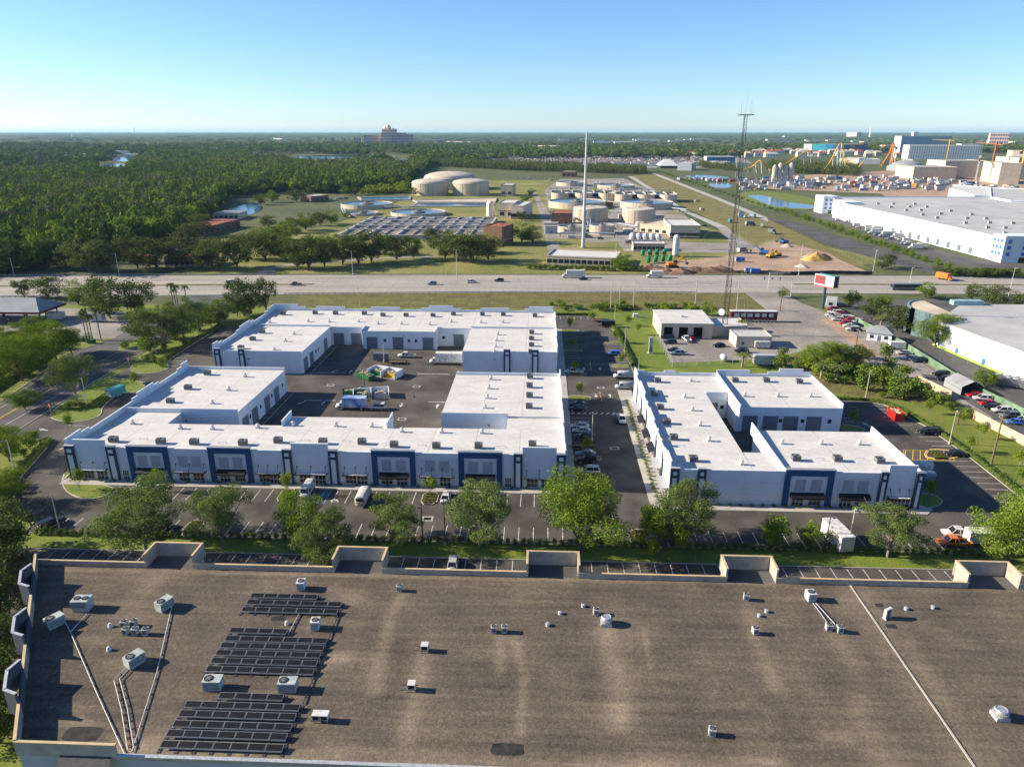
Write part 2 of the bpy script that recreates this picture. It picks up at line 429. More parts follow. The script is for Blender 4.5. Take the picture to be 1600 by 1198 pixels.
for xa, xb in ((-420, -112), (124, 600)):
    pts = [hw(x, 0.46) for x in np.linspace(xa, xb, 24)] + [hw(x, 0.515) for x in np.linspace(xb, xa, 24)]
    raised('median', pts, 0.16, M['grass_bank'])

# left road with its gas station apron and the access road at right
road = [(-131, 60), (-131, 158), (-133, 182), (-135, 219), (-136, 249), (-135, 275), (-134, 317), (-160, 315), (-158, 262), (-155, 241), (-160, 222), (-154, 199), (-150, 179), (-150, 60)]
sheet('road', road, 0.02, M['asphalt_old'])
kerb(road[1:7]); kerb(road[9:13])
island([(-146.3, 228.5), (-146.8, 236), (-146, 257), (-145, 290), (-142.5, 290), (-143, 257), (-140.8, 240), (-141, 228)], 'grass_lush')
sheet('forecourt', [(-157.5, 262), (-155.2, 243), (-170, 241), (-192, 236), (-290, 230), (-290, 287), (-215, 290), (-172, 282), (-164, 266)], 0.024, M['concrete_old'])
mb = MB()
mb.strip([(-149, 178), (-151.5, 196), (-155, 215)], 0.14, 0.03); mb.strip([(-141, 160), (-142.5, 190), (-141.5, 222)], 0.14, 0.03, 1)
mb.strip([(-141.5, 160), (-143.0, 190), (-144, 226)], 0.14, 0.03, 1); mb.strip([(-145.5, 150), (-147.5, 190)], 0.14, 0.03)
mb.strip([(-136.5, 150), (-138, 200)], 0.14, 0.03)
struct(mb.build('road_markings', [M['paint_white'], M['paint_yellow']]))

# the business park's asphalt
lot = [(-96.3, 112.5), (99, 112.5), (99, 131.9), (99.4, 153.4), (98.6, 171), (94.8, 186.4), (91.6, 188.3), (77, 189.5), (29.2, 191), (29.2, 217.4), (27.9, 260), (21.8, 283), (5.9, 282.4), (5.7, 262),
       (-102, 262), (-122.9, 263), (-131, 225), (-131.6, 158), (-117.9, 152.5), (-114.7, 141.6), (-112.5, 133.7), (-109, 127.4), (-104.6, 122.2), (-97.3, 118)]
sheet('parking_lot', lot, 0.024, M['asphalt'])
sheet('courtyard', [(-73, 150.2), (-23.6, 150.2), (-23.6, 238), (-73, 238)], 0.029, M['asphalt_court'])
kerb(lot[:12]); kerb(lot[9:13]); kerb(smooth_poly(lot[18:24] + [lot[0]], 1, False))
island([(-131, 171), (-127, 166.4), (-119.4, 164.6), (-115.6, 169.3), (-119.5, 176), (-121, 186.6), (-116, 188.0), (-114.6, 192), (-119, 196.5), (-128, 199.5), (-134.5, 200), (-133, 189)])
island([(-131, 210), (-127, 205), (-120.3, 203.6), (-117, 209.7), (-121, 214), (-122.7, 223), (-122.9, 263), (-133, 268), (-134.5, 230)])
island([(-107, 144), (-103.4, 134.1), (-99.7, 129.4), (-95.9, 126.6), (-92.2, 125.2), (-89.4, 126.4), (-89.4, 131.5), (-101.2, 131.5), (-103, 134), (-103, 142)], it=1)
for poly in ([(-80.5, 126), (-78.2, 126), (-77.6, 131.4), (-80.5, 131.4)], [(-53.5, 126), (-50.6, 126), (-50.6, 131.4), (-53.5, 131.4)], [(-23.8, 126), (-20.6, 126), (-20.6, 131.4), (-23.8, 131.4)],
             [(-67, 112.8), (-64, 112.8), (-64, 118.2), (-67, 118.2)], [(-13, 112.8), (-10, 112.8), (-10, 118.2), (-13, 118.2)], [(17, 112.8), (21, 112.8), (21, 118.2), (17, 118.2)]):
    island(poly, 'mulch', 1, 'planting_bed')
# around the drive between the two buildings
for y0, y1 in ((147.4, 151.2), (186, 190.5), (207.5, 211.5), (233, 236), (257.5, 262)):
    island([(8.0, y0), (14.2, y0 + .4), (14.6, y1 - .8), (8.0, y1)], 'grass', 1)
for y0, y1 in ((216, 219.5), (243, 246)):
    island([(28.6, y0), (23.0, y0 + .5), (23.0, y1 - .8), (28.4, y1)], 'grass', 1)
island([(76, 134.6), (78.5, 135.1), (82.1, 134.6), (82.3, 131), (77.7, 128.5), (76, 129)], 'grass', 1)
island([(76.2, 172.1), (77.3, 172.6), (81.8, 170.2), (82.0, 167.4), (76.2, 167)], 'grass', 1)
raised('pavement', [(-102.2, 131.5), (8.2, 131.5), (8.2, 135.5), (5.6, 135.5), (5.6, 134.4), (-102.2, 134.4)], 0.13, M['concrete'])
raised('pavement', [(5.4, 135.5), (8.0, 135.5), (8.0, 262), (5.4, 262)], 0.13, M['concrete'])
raised('pavement', [(22.6, 126.4), (26.6, 126.4), (26.6, 196), (22.6, 196)], 0.13, M['concrete'])
raised('pavement', [(26.6, 126.2), (76.5, 126.2), (78.6, 128.4), (75.6, 131), (74.8, 128.6), (26.6, 128.6)], 0.13, M['concrete'])
# big store's parking strip
sheet('parking_lot', [(-97, 78), (140, 78), (140, 107.2), (-97, 107.2)], 0.020, M['asphalt'])
kerb([(-97, 107.3), (112, 107.3)])

# painted lines
mb = MB()
def rowx(x0, x1, ya, yb, step=2.74, skip=()):
    k = 0; x = x0
    while x <= x1 + .01:
        if not any(a < x < b for a, b in skip): mb.strip([(x, ya), (x, yb)], 0.13, 0.036)
        x += step; k += 1
def rowy(y0, y1, xa, xb, step=2.74, skip=()):
    y = y0
    while y <= y1 + .01:
        if not any(a < y < b for a, b in skip): mb.strip([(xa, y), (xb, y)], 0.13, 0.036)
        y += step
rowx(-88.5, 3.5, 126.0, 131.2, skip=((-81, -77.4), (-54, -50), (-24.3, -20)))
rowx(-94, 98, 112.9, 118.2, skip=((-67.5, -63.5), (-13.5, -9.5), (9, 21.5)))
rowx(-92, 108, 101.6, 107.0)
rowy(151.6, 186, 8.2, 13.4); rowy(211.7, 257, 8.2, 13.4, skip=((232.5, 236.5),)); rowy(219.6, 262, 23.2, 28.2, skip=((242, 246.5),))
rowx(8, 21.5, 277, 282, 2.74); rowy(121, 168, 93.8, 98.6); rowy(172, 186, 90.5, 95.5)
rowy(160, 186, 77, 81.5, skip=((166, 173),)); rowy(163, 187, -121, -116, skip=((164, 197),)); rowy(212, 258, -121.6, -116.6)
# zebra crossing, hatching and courtyard lines
for k in range(9): mb.strip([(8.6 + k * 1.55, 176.3), (9.3 + k * 1.55, 177.6)], 0.5, 0.036)
for a, b in ((-70.5, -60.5), (-38, -28)): mb.strip([(a, 207.5), (b, 207.5)], 0.3, 0.036)
for a, b in ((-66, -57), (-31, -23.9)): mb.strip([(a, 183.5), (b, 183.5)], 0.3, 0.036)
for k in range(9): mb.strip([(-56.5 + k * 2.74, 157.5), (-55 + k * 2.74, 162)], 0.13, 0.036)
mb.strip([(-57, 162.1), (-33, 162.1)], 0.13, 0.036)
for y in np.arange(160, 189, 3.4): mb.strip([(-72.9, y), (-70.9, y)], 0.13, 0.036)
for y in np.arange(207, 236, 3.4): mb.strip([(-73.3, y), (-71.2, y)], 0.13, 0.036)
mb.strip([(-70.9, 158), (-70.9, 189.5)], 0.13, 0.036); mb.strip([(-71.2, 206), (-71.2, 236)], 0.13, 0.036)
def arrow(x, y, rz, s=1.0):
    c, q = math.cos(rz), math.sin(rz)
    def T(a, b): return (x + (a * c - b * q) * s, y + (a * q + b * c) * s, 0.037)
    mb.add([T(-.18, -1.6), T(.18, -1.6), T(.18, .2), T(.6, .2), T(0, 1.6), T(-.6, .2), T(-.18, .2)], [(0, 1, 2, 6), (3, 4, 5)])
for x, y, a in ((-64.5, 209, 2.6), (-59.3, 208.8, 0), (-25.5, 209, 0), (-66, 181.5, 2.6), (-60, 181.5, 0), (-38, 180.8, 3.14), (-28, 180.5, 0), (16, 190.5, 3.14), (20, 190.5, 0), (14, 214.5, 3.14), (19, 214.5, 0),
                (14.5, 123, 0), (88, 150, .4), (84, 172, .4), (-113, 150, -.3), (-113, 172, 0), (-125, 160, 1.3), (-146, 200, 0)):
    arrow(x, y, a, 0.95)
struct(mb.build('parking_lines', M['paint_white']))
mb = MB()
for k in range(6): mb.strip([(84 + k * 1.7, 151.5), (86.5 + k * 1.7, 156.5)], 0.16, 0.037)
for k in range(3): mb.strip([(17.3, 186 + k * 3.0), (17.3, 187.6 + k * 3.0)], 0.2, 0.037)
mb.strip([(84, 151.4), (95, 151.4), (97, 156.6), (86, 156.6), (84, 151.4)], 0.16, 0.037); mb.strip([(16.2, 213), (16.2, 221)], 0.2, 0.037)
mb.strip([(-110.5, 150), (-111, 158)], 0.2, 0.037)
struct(mb.build('hatch_markings', M['paint_yellow']))
island([(89.5, 152.2), (95.5, 152.2), (98.3, 156), (93.5, 157.3), (90.5, 155.2)], 'mulch', 1, 'planting_bed')
kerb(smooth_poly([(89.2, 151.9), (95.8, 151.9), (98.5, 156.2), (93.2, 157.6), (90.2, 155.4)], 1), True, 0.3, 0, 0.17, M['paint_yellow'])
# accessible bay: blue hatched lines
mb = MB()
for k in range(4): mb.strip([(-46.5 + k * .6, 126.4), (-45.2 + k * .6, 130.8)], 0.12, 0.037)
for x in (-46.8, -43.4): mb.strip([(x, 126), (x, 131.2)], 0.14, 0.037)
mb.strip([(-46.8, 126), (-43.4, 126)], 0.14, 0.037)
struct(mb.build('accessible_bay_markings', mat('paint_pale_blue', (0.25, 0.42, 0.68), 0.8)))
mb = MB()
cx, cy = -41.6, 127.0
for i in range(12):
    t0, t1 = i * .5, i * .5 + .52
    mb.strip([(cx + .62*math.cos(t0) , cy + .55*math.sin(t0) ), (cx + .62*math.cos(t1), cy + .55*math.sin(t1))], 0.16, 0.037)
mb.strip([(cx - .1, cy + .1), (cx - .1, cy + 1.2)], 0.2, 0.039); mb.strip([(cx - .1, cy + .2), (cx + .7, cy + .1), (cx + 1.0, cy - .7)], 0.2, 0.041)
struct(mb.build('wheelchair_symbol', M['paint_white']))

# yard, lane and car lot east of the park
yard = [(43.5, 250.5), (42.5, 222), (76, 228), (94, 240), (106, 226), (113, 206), (117, 190), (114.5, 178), (117, 160), (128, 160), (128, 179.5), (125.6, 196), (126.5, 245), (124.2, 276), (114, 311), (112.8, 330.4), (95, 330.2), (95, 288), (66, 284), (66, 252)]
sheet('yard', yard, 0.024, M['concrete_old'])
sheet('lane', [(120, 160), (127, 160), (125, 196), (124, 212), (118, 214)], 0.029, M['asphalt_old'])
sheet('gravel_strip', [(111.63, 280.30), (117.59, 284.43), (114.42, 234.91), (109.37, 229.30)], 0.029, M['dirt'])
sheet('parking_lot', [(134, 150), (215, 150), (215, 322), (130, 318), (128, 260), (131, 200)], 0.024, M['asphalt_old'])
sheet('scrub_floor', [(84, 196), (100, 190), (113, 186), (113, 206), (104, 226), (92, 236), (76, 226), (78, 214)], 0.018, M['grass_bank'])
sheet('lawn', [(99.5, 112), (117, 112), (116.5, 160), (113.5, 178), (112, 192), (95, 190), (99.3, 171)], 0.014, M['grass'])

# beyond the highway
sheet('plant_lawn', [(-190, 366), (40, 374), (110, 385), (215, 420), (130, 560), (100, 760), (60, 1130), (-180, 1130), (-150, 800), (-170, 560), (-230, 480)], 0.02, M['grass_plant'])
sheet('field', [(192.47, 1319.95), (147.30, 1246.48), (140.80, 751.19), (144.69, 561.93), (141.42, 479.96), (160.69, 510.57), (165.20, 436.15), (179.69, 394.49), (188.20, 519.72), (192.78, 627.30), (192.54, 807.08)], 0.03, M['grass_dry'])
sheet('dirt_yard', [(50.44, 389.11), (119.55, 378.09), (174.91, 387.22), (174.27, 425.17), (177.44, 448.62), (164.79, 495.40), (153.89, 494.95), (118.76, 440.12), (90.83, 421.70), (60.74, 407.02)], 0.036, M['dirt'])
for poly, m in (([(-2.73, 669.70), (5.17, 412.67), (12.46, 407.63), (11.34, 489.02), (4.85, 496.30), (6.61, 565.87), (7.47, 656.76), (-7.99, 907.14), (-11.95, 906.97)], 'concrete_old'),
          ([(11.34, 489.02), (14.42, 481.81), (51.69, 490.70), (51.66, 449.61), (114.36, 446.00), (139.47, 472.95), (139.32, 525.95), (145.83, 571.66), (137.05, 571.29), (126.23, 486.46), (84.41, 492.06), (63.50, 498.74), (64.69, 549.23), (53.30, 530.89), (11.97, 520.65)], 'concrete_old'),
          ([(141.92, 1246.26), (150.01, 1224.41), (137.15, 689.41), (145.83, 571.66), (137.05, 571.29), (131.13, 689.16)], 'concrete'),
          ([(192.47, 1319.95), (201.94, 1346.04), (198.89, 826.96), (196.33, 639.38), (187.69, 609.99), (191.66, 803.22)], 'concrete'),
          ([(194.93, 639.32), (192.78, 627.30), (189.84, 468.30), (206.87, 377.30), (213.91, 379.79), (223.09, 438.56), (214.96, 497.49), (211.19, 555.32), (209.51, 616.49)], 'asphalt_old'),
          ([(250.09, 687.10), (236.74, 641.06), (245.14, 596.15), (231.08, 470.02), (227.85, 411.39), (240.22, 401.85), (263.43, 397.97), (272.92, 413.26), (254.23, 428.50), (251.71, 451.71), (252.76, 491.73), (261.19, 630.15)], 'asphalt_old'),
          ([(-151.40, 369.07), (-142.04, 369.46), (-145.32, 380.97), (-141.64, 390.93), (-90.08, 416.96), (-62.48, 423.79), (-63.05, 427.83), (-92.20, 422.55), (-145.17, 395.87), (-152.36, 385.52)], 'concrete_old')):
    sheet('service_road', poly, 0.044, M[m])
sheet('plant_yard', [(5.47, 504.11), (6.97, 684.00), (1.94, 932.75), (27.22, 1157.17), (129.66, 1181.44), (136.14, 938.33), (128.58, 675.16), (124.51, 570.77), (89.42, 496.02), (56.06, 490.88)], 0.032, M['concrete_old'])
for poly in ([(7.72, 684.03), (8.30, 745.68), (6.57, 861.13), (7.51, 861.17), (80.87, 864.22), (67.92, 686.53)], [(62.17, 989.96), (79.56, 1052.02), (75.14, 935.79), (61.31, 910.02)], [(8.07, 488.88), (26.24, 482.30), (27.37, 505.02), (8.22, 500.30)], [(122.10, 688.79), (131.73, 668.55), (107.32, 660.92)]): sheet('lawn', poly, 0.05, M['grass_plant'])
# wide construction ground and far parking
sheet('construction_ground', [(255.50, 943.30), (293.92, 971.49), (406.44, 900.48), (388.25, 834.83), (525.71, 820.94), (652.02, 959.79), (1048, 1559), (722.30, 1481.17), (404.40, 1257.18), (283.48, 1094.04)], 0.05, M['dirt'])
sheet('far_parking_ground', [(-156, 1833), (142, 1629), (208, 1524), (313, 1528), (492, 1767), (605, 2361), (218, 2513), (-104, 2500), (-269, 2110), (-281, 1828)], 0.06, M['concrete_old'])
sheet('far_lot', [(166, 1950), (200, 2091), (209, 1848), (177, 1771)], 0.10, M['dirt'])
# water
def pond(poly, m='water', z=0.08, it=2):
    return sheet('water', smooth_poly(poly, it), z, M[m])
pond([(237.50, 870.90), (256.97, 877.29), (260.69, 839.85), (257.40, 800.44), (267.64, 765.06), (279.71, 748.81), (267.45, 716.86), (239.32, 727.17), (229.54, 746.72), (234.61, 813.79)])
sheet('lawn', smooth_poly([(231.02, 893.35), (275.99, 944.34), (294.69, 896.00), (308.66, 831.67), (262.07, 701.88), (227.88, 715.22), (213.36, 746.05), (218.18, 827.91)]), 0.06, M['grass'])
pond([(232.23, 1259.11), (278.81, 1289.15), (310.41, 1218.13), (276.15, 1159.70), (243.60, 1182.12)]); pond([(235.86, 1075.03), (275.42, 1086.83), (249.93, 983.52), (226.62, 982.55)])
pond([(-739, 2052), (-696, 2339), (-512, 2315), (-488, 2063), (-529, 1977), (-542, 1817), (-638, 1938)]); pond([(-401, 1948), (-341, 1996), (-321, 1826), (-368, 1805)])
pond([(-1252, 2109), (-1297, 2282), (-1060, 1899), (-1032, 1826), (-1052, 1776)]); pond([(-971, 1582), (-995, 1679), (-951, 1680), (-880, 1534), (-898.13, 1477.89)])
pond([(-299.89, 650.59), (-304.68, 716.27), (-305.50, 767.63), (-267.30, 694.51), (-261.19, 639.10), (-281.26, 638.26)])

# ================================================================== white business park buildings
def part(mb, name, mats, parent, smooth=False): return mb.build(name, mats, parent, smooth)
def wing(parent, x0, y0, x1, y1, zs, zn, roof_lift=0.0):
    """walls and membrane roof of one wing: roof height zs at the south edge, zn at the north edge"""
    f = lambda x, y: zs + (zn - zs) * (y - y0) / (y1 - y0)
    part(MB().prism([(x0, y0), (x1, y0), (x1, y1), (x0, y1)], 0.0, f, 0, bottom=False), 'wall', M['wall_white'], parent)
    e = 0.06
    r = part(MB().add([(x0-e, y0-e, zs+.03+roof_lift), (x1+e, y0-e, zs+.03+roof_lift), (x1+e, y1+e, zn+.03+roof_lift), (x0-e, y1+e, zn+.03+roof_lift)], [(0, 1, 2, 3)]), 'roof', M['roof_white'], parent)
    # welded membrane seams
    n = max(1, int((x1 - x0) / 9.15))
    for k in range(1, n):
        x = x0 + (x1 - x0) * k / n; mb = MB()
        mb.add([(x - .04, y0, zs+.037+roof_lift), (x + .04, y0, zs+.037+roof_lift), (x + .04, y1, zn+.037+roof_lift), (x - .04, y1, zn+.037+roof_lift)], [(0, 1, 2, 3)])
        part(mb, 'roof_seam', mat('seam', (0.26, 0.255, 0.25), 0.8), r)
    return r
def parapet(parent, a, b, top, z0=6.0, t=0.24, name='parapet', m='wall_white'):
    """a straight upstand wall with a metal coping"""
    (xa, ya), (xb, yb) = a, b
    if abs(xa - xb) < 1e-6: box = (xa - t/2, min(ya, yb), xa + t/2, max(ya, yb))
    else: box = (min(xa, xb), ya - t/2, max(xa, xb), ya + t/2)
    p = part(MB().box(box[0], box[1], z0, box[2], box[3], top), name, M[m], parent)
    part(MB().box(box[0] - .04, box[1] - .04, top, box[2] + .04, box[3] + .04, top + .07), 'coping', M['wall_white'], p)
    return p
def stepped(parent, fixed, a, b, axis, base, highs, z0=6.0):
    """parapet along one side whose panels step up at the listed spans (from, to, top)"""
    cuts = sorted(highs); pos = a
    def seg(p, q, top):
        if q - p < .05: return
        if axis == 'y': parapet(parent, (fixed, p), (fixed, q), top, z0)
        else: parapet(parent, (p, fixed), (q, fixed), top, z0)
    for p, q, top in cuts:
        seg(pos, p, base); seg(p, q, top); pos = q
    seg(pos, b, base)

def storefront(parent, x, y, w=2.3, h=2.0, door=False, z0=0.35):
    """aluminium framed window (or glazed door) in a wall that faces -y"""
    fr = MB(); t = .07
    z0 = 0.13 if door else z0
    for xx in (x - w/2, x - w/6, x + w/6, x + w/2): fr.box(xx - t/2, y - .07, z0, xx + t/2, y, z0 + h)
    for zz in (z0, z0 + h * .45, z0 + h): fr.box(x - w/2, y - .065, zz - t/2, x + w/2, y - .005, zz + t/2)
    wdw = part(fr, 'door' if door else 'window', M['wall_white'] if door else M['tan_wall'], parent)
    for k in range(3):
        xa = x - w/2 + w*k/3
        part(MB().box(xa + .05, y - .03, z0 + .05, xa + w/3 - .05, y - .012, z0 + h - .05), 'pane', M['glass'], wdw)
    return wdw
def louvre_canopy(parent, x0, x1, y, z=2.75, d=1.25):
    c = MB(); c.box(x0, y - d, z - .22, x1, y - d + .08, z); c.box(x0, y - d, z - .22, x0 + .08, y, z); c.box(x1 - .08, y - d, z - .22, x1, y, z)
    p = part(c, 'canopy', M['black'], parent)
    n = int((x1 - x0) / .3); mb = MB()
    for k in range(1, n):
        xx = x0 + (x1 - x0) * k / n; mb.box(xx - .08, y - d + .09, z - .10, xx + .08, y, z - .02)
    part(mb, 'louvre', M['wall_white'], p)
    nh = 3 if x1 - x0 < 7 else 4
    for k in range(nh):
        xx = x0 + .4 + (x1 - x0 - .8) * k / (nh - 1)
        part(MB().tube((xx, y - d + .1, z), (xx, y, z + 1.35), .045, n=6).tube((xx, y - .3, z + 1.3), (xx, y, z + 1.5), .09, n=6), 'hanger', M['steel_dark'], p)
def solid_awning(parent, x0, x1, y, z=3.1, d=1.3):
    vs = [(x0, y, z), (x1, y, z), (x1, y - d, z - .7), (x0, y - d, z - .7), (x0, y - d, z - .95), (x1, y - d, z - .95), (x0, y, z - .95), (x1, y, z - .95)]
    part(MB().add(vs, [(0, 1, 2, 3), (3, 2, 5, 4), (0, 3, 4, 6), (1, 7, 5, 2), (6, 4, 5, 7)]), 'awning', M['black'], parent)
def bay(parent, x0, x1, y, kind):
    """one tilt-up bay of a front that faces -y; y is the wall line"""
    g = .012
    if kind == 'plain' or kind == 'door' or kind == 'blank':
        part(MB().box(x0 + g, y - .12, 0.0, x1 - g, y + .05, 7.6), 'wall_panel', M['wall_white'], parent)
        part(MB().box(x0, y - .22, 7.6, x1, y + .2, 7.72), 'coping', M['wall_white'], parent)
        if kind == 'plain':
            louvre_canopy(parent, x0 + .9, x1 - .9, y - .12); storefront(parent, x0 + (x1-x0)*.34, y - .12); storefront(parent, x0 + (x1-x0)*.68, y - .12, door=True)
        elif kind == 'door': storefront(parent, (x0 + x1)/2, y - .12, 1.3, 2.2, True)
        if kind == 'blank':
            for z in (2.5, 5.0): part(MB().box(x0 + g, y - .127, z, x1 - g, y - .121, z + .03), 'reveal', M['wall_grey'], parent)
    elif kind in ('white', 'blue', 'white_awning'):
        top = 8.35 if kind == 'blue' else 7.6
        w = part(MB().box(x0 + g, y - .12, 0.0, x1 - g, y + .05, top), 'wall_panel', M['wall_white'], parent)
        if kind == 'blue':
            fw = 1.15
            part(MB().box(x0, y - .42, 0.13, x0 + fw, y - .123, top - 1.55), 'pilaster', M['wall_navy'], parent)
            part(MB().box(x1 - fw, y - .42, 0.13, x1, y - .123, top - 1.55), 'pilaster', M['wall_navy'], parent)
            part(MB().box(x0, y - .42, top - 1.55, x1, y - .123, top - .25), 'fascia', M['wall_navy'], parent)
            part(MB().box(x0 - .1, y - .55, top - .25, x1 + .1, y + .25, top), 'cornice', M['wall_grey'], parent)
        else:
            part(MB().box(x0, y - .22, top, x1, y + .2, top + .12), 'coping', M['wall_white'], parent)
            part(MB().box(x0 + .9, y - .135, 0.13, x1 - .9, y - .123, 6.5), 'recess_panel', mat('wall_pale', (0.55, 0.57, 0.60), 0.85, var=.03), parent)
        c = (x0 + x1) / 2; q = (x1 - x0) * .165
        for s in (-1, 1):
            part(MB().box(c + s*q - 1.05, y - .16, 3.4, c + s*q + 1.05, y - .138, 5.95), 'blind_window', M['wall_grey'], parent)
        if kind != 'white': solid_awning(parent, x0 + 1.5, x1 - 1.5, y - .16)
        else: louvre_canopy(parent, x0 + .9, x1 - .9, y - .14)
        storefront(parent, c - q - .1, y - .14, door=(int(x0) % 2 == 0)); storefront(parent, c + q + .1, y - .14, door=(int(x0) % 2 == 1))
    elif kind == 'tower':
        part(MB().box(x0 + g, y - .12, 0.0, x1 - g, y + .05, 9.3), 'wall_panel', M['wall_white'], parent)
        part(MB().box(x0 - .06, y - .2, 9.3, x1 + .06, y + .2, 9.42), 'coping', M['wall_white'], parent)
        louvre_canopy(parent, x0 + .5, x1 - .5, y - .12); storefront(parent, x0 + (x1-x0)*.3, y - .12); storefront(parent, x0 + (x1-x0)*.72, y - .12, door=True)
    elif kind == 'pier':
        part(MB().box(x0, y - .5, 0.0, x1, y + .05, 7.95), 'pilaster', M['wall_slate'], parent)
        part(MB().box(x0 - .08, y - .58, 7.95, x1 + .08, y + .3, 8.12), 'coping', M['wall_grey'], parent)
        part(MB().box(x0 + .45, y - .515, 0.3, x1 - .45, y - .503, 5.9), 'inset_panel', M['wall_white'], parent)
        part(MB().box(x0 + .5, y - .515, 6.5, x1 - .5, y - .503, 7.3), 'inset_square', M['wall_white'], parent)

def roller_door(parent, c, axis, w=3.7, h=4.3):
    """slatted door set in a wall; axis '+x','-x','-y' is the way it faces"""
    x, y = c
    if axis == '-y': d = part(MB().box(x - w/2, y - .06, 0.03, x + w/2, y - .02, h), 'roller_door', M['door_grey'], parent)
    else:
        s = 1 if axis == '+x' else -1
        d = part(MB().box(min(x + s*.02, x + s*.06), y - w/2, 0.03, max(x + s*.02, x + s*.06), y + w/2, h), 'roller_door', M['door_grey'], parent)
    mb = MB()
    for k in range(1, 9):
        z = h * k / 9
        if axis == '-y': mb.box(x - w/2, y - .075, z - .02, x + w/2, y - .062, z + .02)
        else: mb.box(min(x + s*.062, x + s*.075), y - w/2, z - .02, max(x + s*.062, x + s*.075), y + w/2, z + .02)
    part(mb, 'slat', mat('door_slat', (0.16, 0.185, 0.22), .6), d)
def wall_window(parent, c, axis, w=.9, h=1.0, z=2.6):
    x, y = c; s = 1 if axis == '+x' else -1
    if axis == '-y': part(MB().box(x - w/2, y - .05, z, x + w/2, y - .02, z + h), 'window', M['glass'], parent)
    else: part(MB().box(min(x + s*.02, x + s*.05), y - w/2, z, max(x + s*.02, x + s*.05), y + w/2, z + h), 'window', M['glass'], parent)

A = thing('warehouse_building', 'long white warehouse ring with navy framed front bays and an asphalt courtyard', 'building', (0, 0, 0))
FY = 134.2
wing(A, -101, FY, 5.5, 150, 7.15, 6.5); wing(A, -59.5, 150.05, -35, 156, 6.5, 6.3, .004)
wing(A, -101, 150.05, -87, 157, 6.5, 6.5, .004); wing(A, -7.5, 150.05, 5.5, 157, 6.5, 6.5, .004)
wing(A, -101, 157.05, -73, 190, 6.9, 6.6); wing(A, -23.5, 157.05, 5.5, 188, 6.9, 6.6)
wing(A, -101, 206, -73.5, 238, 6.9, 6.6, .004); wing(A, -24, 208.5, 5.2, 238, 6.9, 6.6, .004)
wing(A, -101, 238.05, 5.2, 259.5, 6.5, 7.0); wing(A, -61.2, 233.5, -35.8, 238, 6.4, 6.5, .004)
for x in (-59.5, -35): parapet(A, (x, 149.5), (x, 156), 7.9, 5.5)
for x in (-61.2, -35.8): parapet(A, (x, 233.5), (x, 239), 7.1, 5.5)
parapet(A, (-100.9, 157), (-73, 157), 7.6, 5.5); parapet(A, (-23.5, 157), (-7.5, 157), 7.6, 5.5); parapet(A, (-23.5, 188), (5.5, 188), 7.3, 5.5)
parapet(A, (-100.9, 190), (-73, 190), 7.3, 5.5); parapet(A, (-100.9, 206), (-73.5, 206), 7.3, 5.5); parapet(A, (-24, 208.5), (5.2, 208.5), 7.3, 5.5)
parapet(A, (-101, 238), (-73.5, 238), 7.2, 5.5); parapet(A, (-24, 238), (5.2, 238), 7.2, 5.5)
stepped(A, -101, FY + .2, 190, 'y', 7.9, [(FY + .2, 140, 9.2), (140, 143, 8.5), (160.5, 163, 8.5), (163, 171, 9.2), (171, 173.5, 8.5), (183.5, 186, 8.5), (186, 189.8, 9.2)])
stepped(A, -101, 206, 259.5, 'y', 7.9, [(206.2, 210, 9.2), (210, 213, 8.5), (224, 227, 8.5), (227, 236, 9.2), (236, 239, 8.5), (250, 253, 8.5), (253, 259.3, 9.2)])
stepped(A, 259.5, -101, 5.2, 'x', 7.7, [(-100.8, -92, 9.3), (-92, -89, 8.5), (-85, -74, 8.6), (-64, -53, 8.6), (-45, -42, 8.4), (-42, -33, 9.3), (-33, -30, 8.4), (-22.5, -12, 8.6), (-6, -4.5, 8.4), (-4.5, 4.6, 9.3)])
stepped(A, 5.5, FY + .2, 188, 'y', 7.5, [(FY + .2, 138, 8.6), (150, 158, 8.4), (166, 176, 8.6), (183, 187.8, 8.6)])
stepped(A, 5.2, 208.7, 259.3, 'y', 7.5, [(209, 213, 8.6), (222, 232, 8.6), (246, 254, 8.6)])
for x0, x1, k in ((-101, -99.0, 'pier'), (-99.0, -92.0, 'tower'), (-92.0, -90.0, 'pier'), (-90.0, -87.5, 'door'), (-87.5, -78.7, 'blue'), (-78.7, -70.0, 'white'), (-70.0, -60.8, 'blue'), (-60.8, -54.0, 'plain'),
                  (-54.0, -52.1, 'pier'), (-52.1, -44.2, 'tower'), (-44.2, -42.3, 'pier'), (-42.3, -35.1, 'plain'), (-35.1, -25.9, 'blue'), (-25.9, -16.8, 'white'), (-16.8, -7.6, 'blue'), (-7.6, -5.2, 'door'),
                  (-5.2, -3.4, 'pier'), (-3.4, 3.7, 'tower'), (3.7, 5.6, 'pier')):
    bay(A, x0, x1, FY, k)
for y in (160.5, 166.5, 175, 182): roller_door(A, (-73, y), '+x')
for y in (163.5, 170.5, 178.5, 187): wall_window(A, (-73, y), '+x')
for y in (209.5, 215.5, 231): roller_door(A, (-73.5, y), '+x')
for y in (220, 222.5): wall_window(A, (-73.5, y), '+x')
for x in (-70.8, -64.6): roller_door(A, (x, 238.05), '-y')
for x in (-58, -49, -38.6): roller_door(A, (x, 233.5), '-y')
for x in (-53.5, -45.2, -42.8): wall_window(A, (x, 233.5), '-y')
for x in (-28.5,): roller_door(A, (x, 238.05), '-y')
wall_window(A, (-33.8, 238.05), '-y')
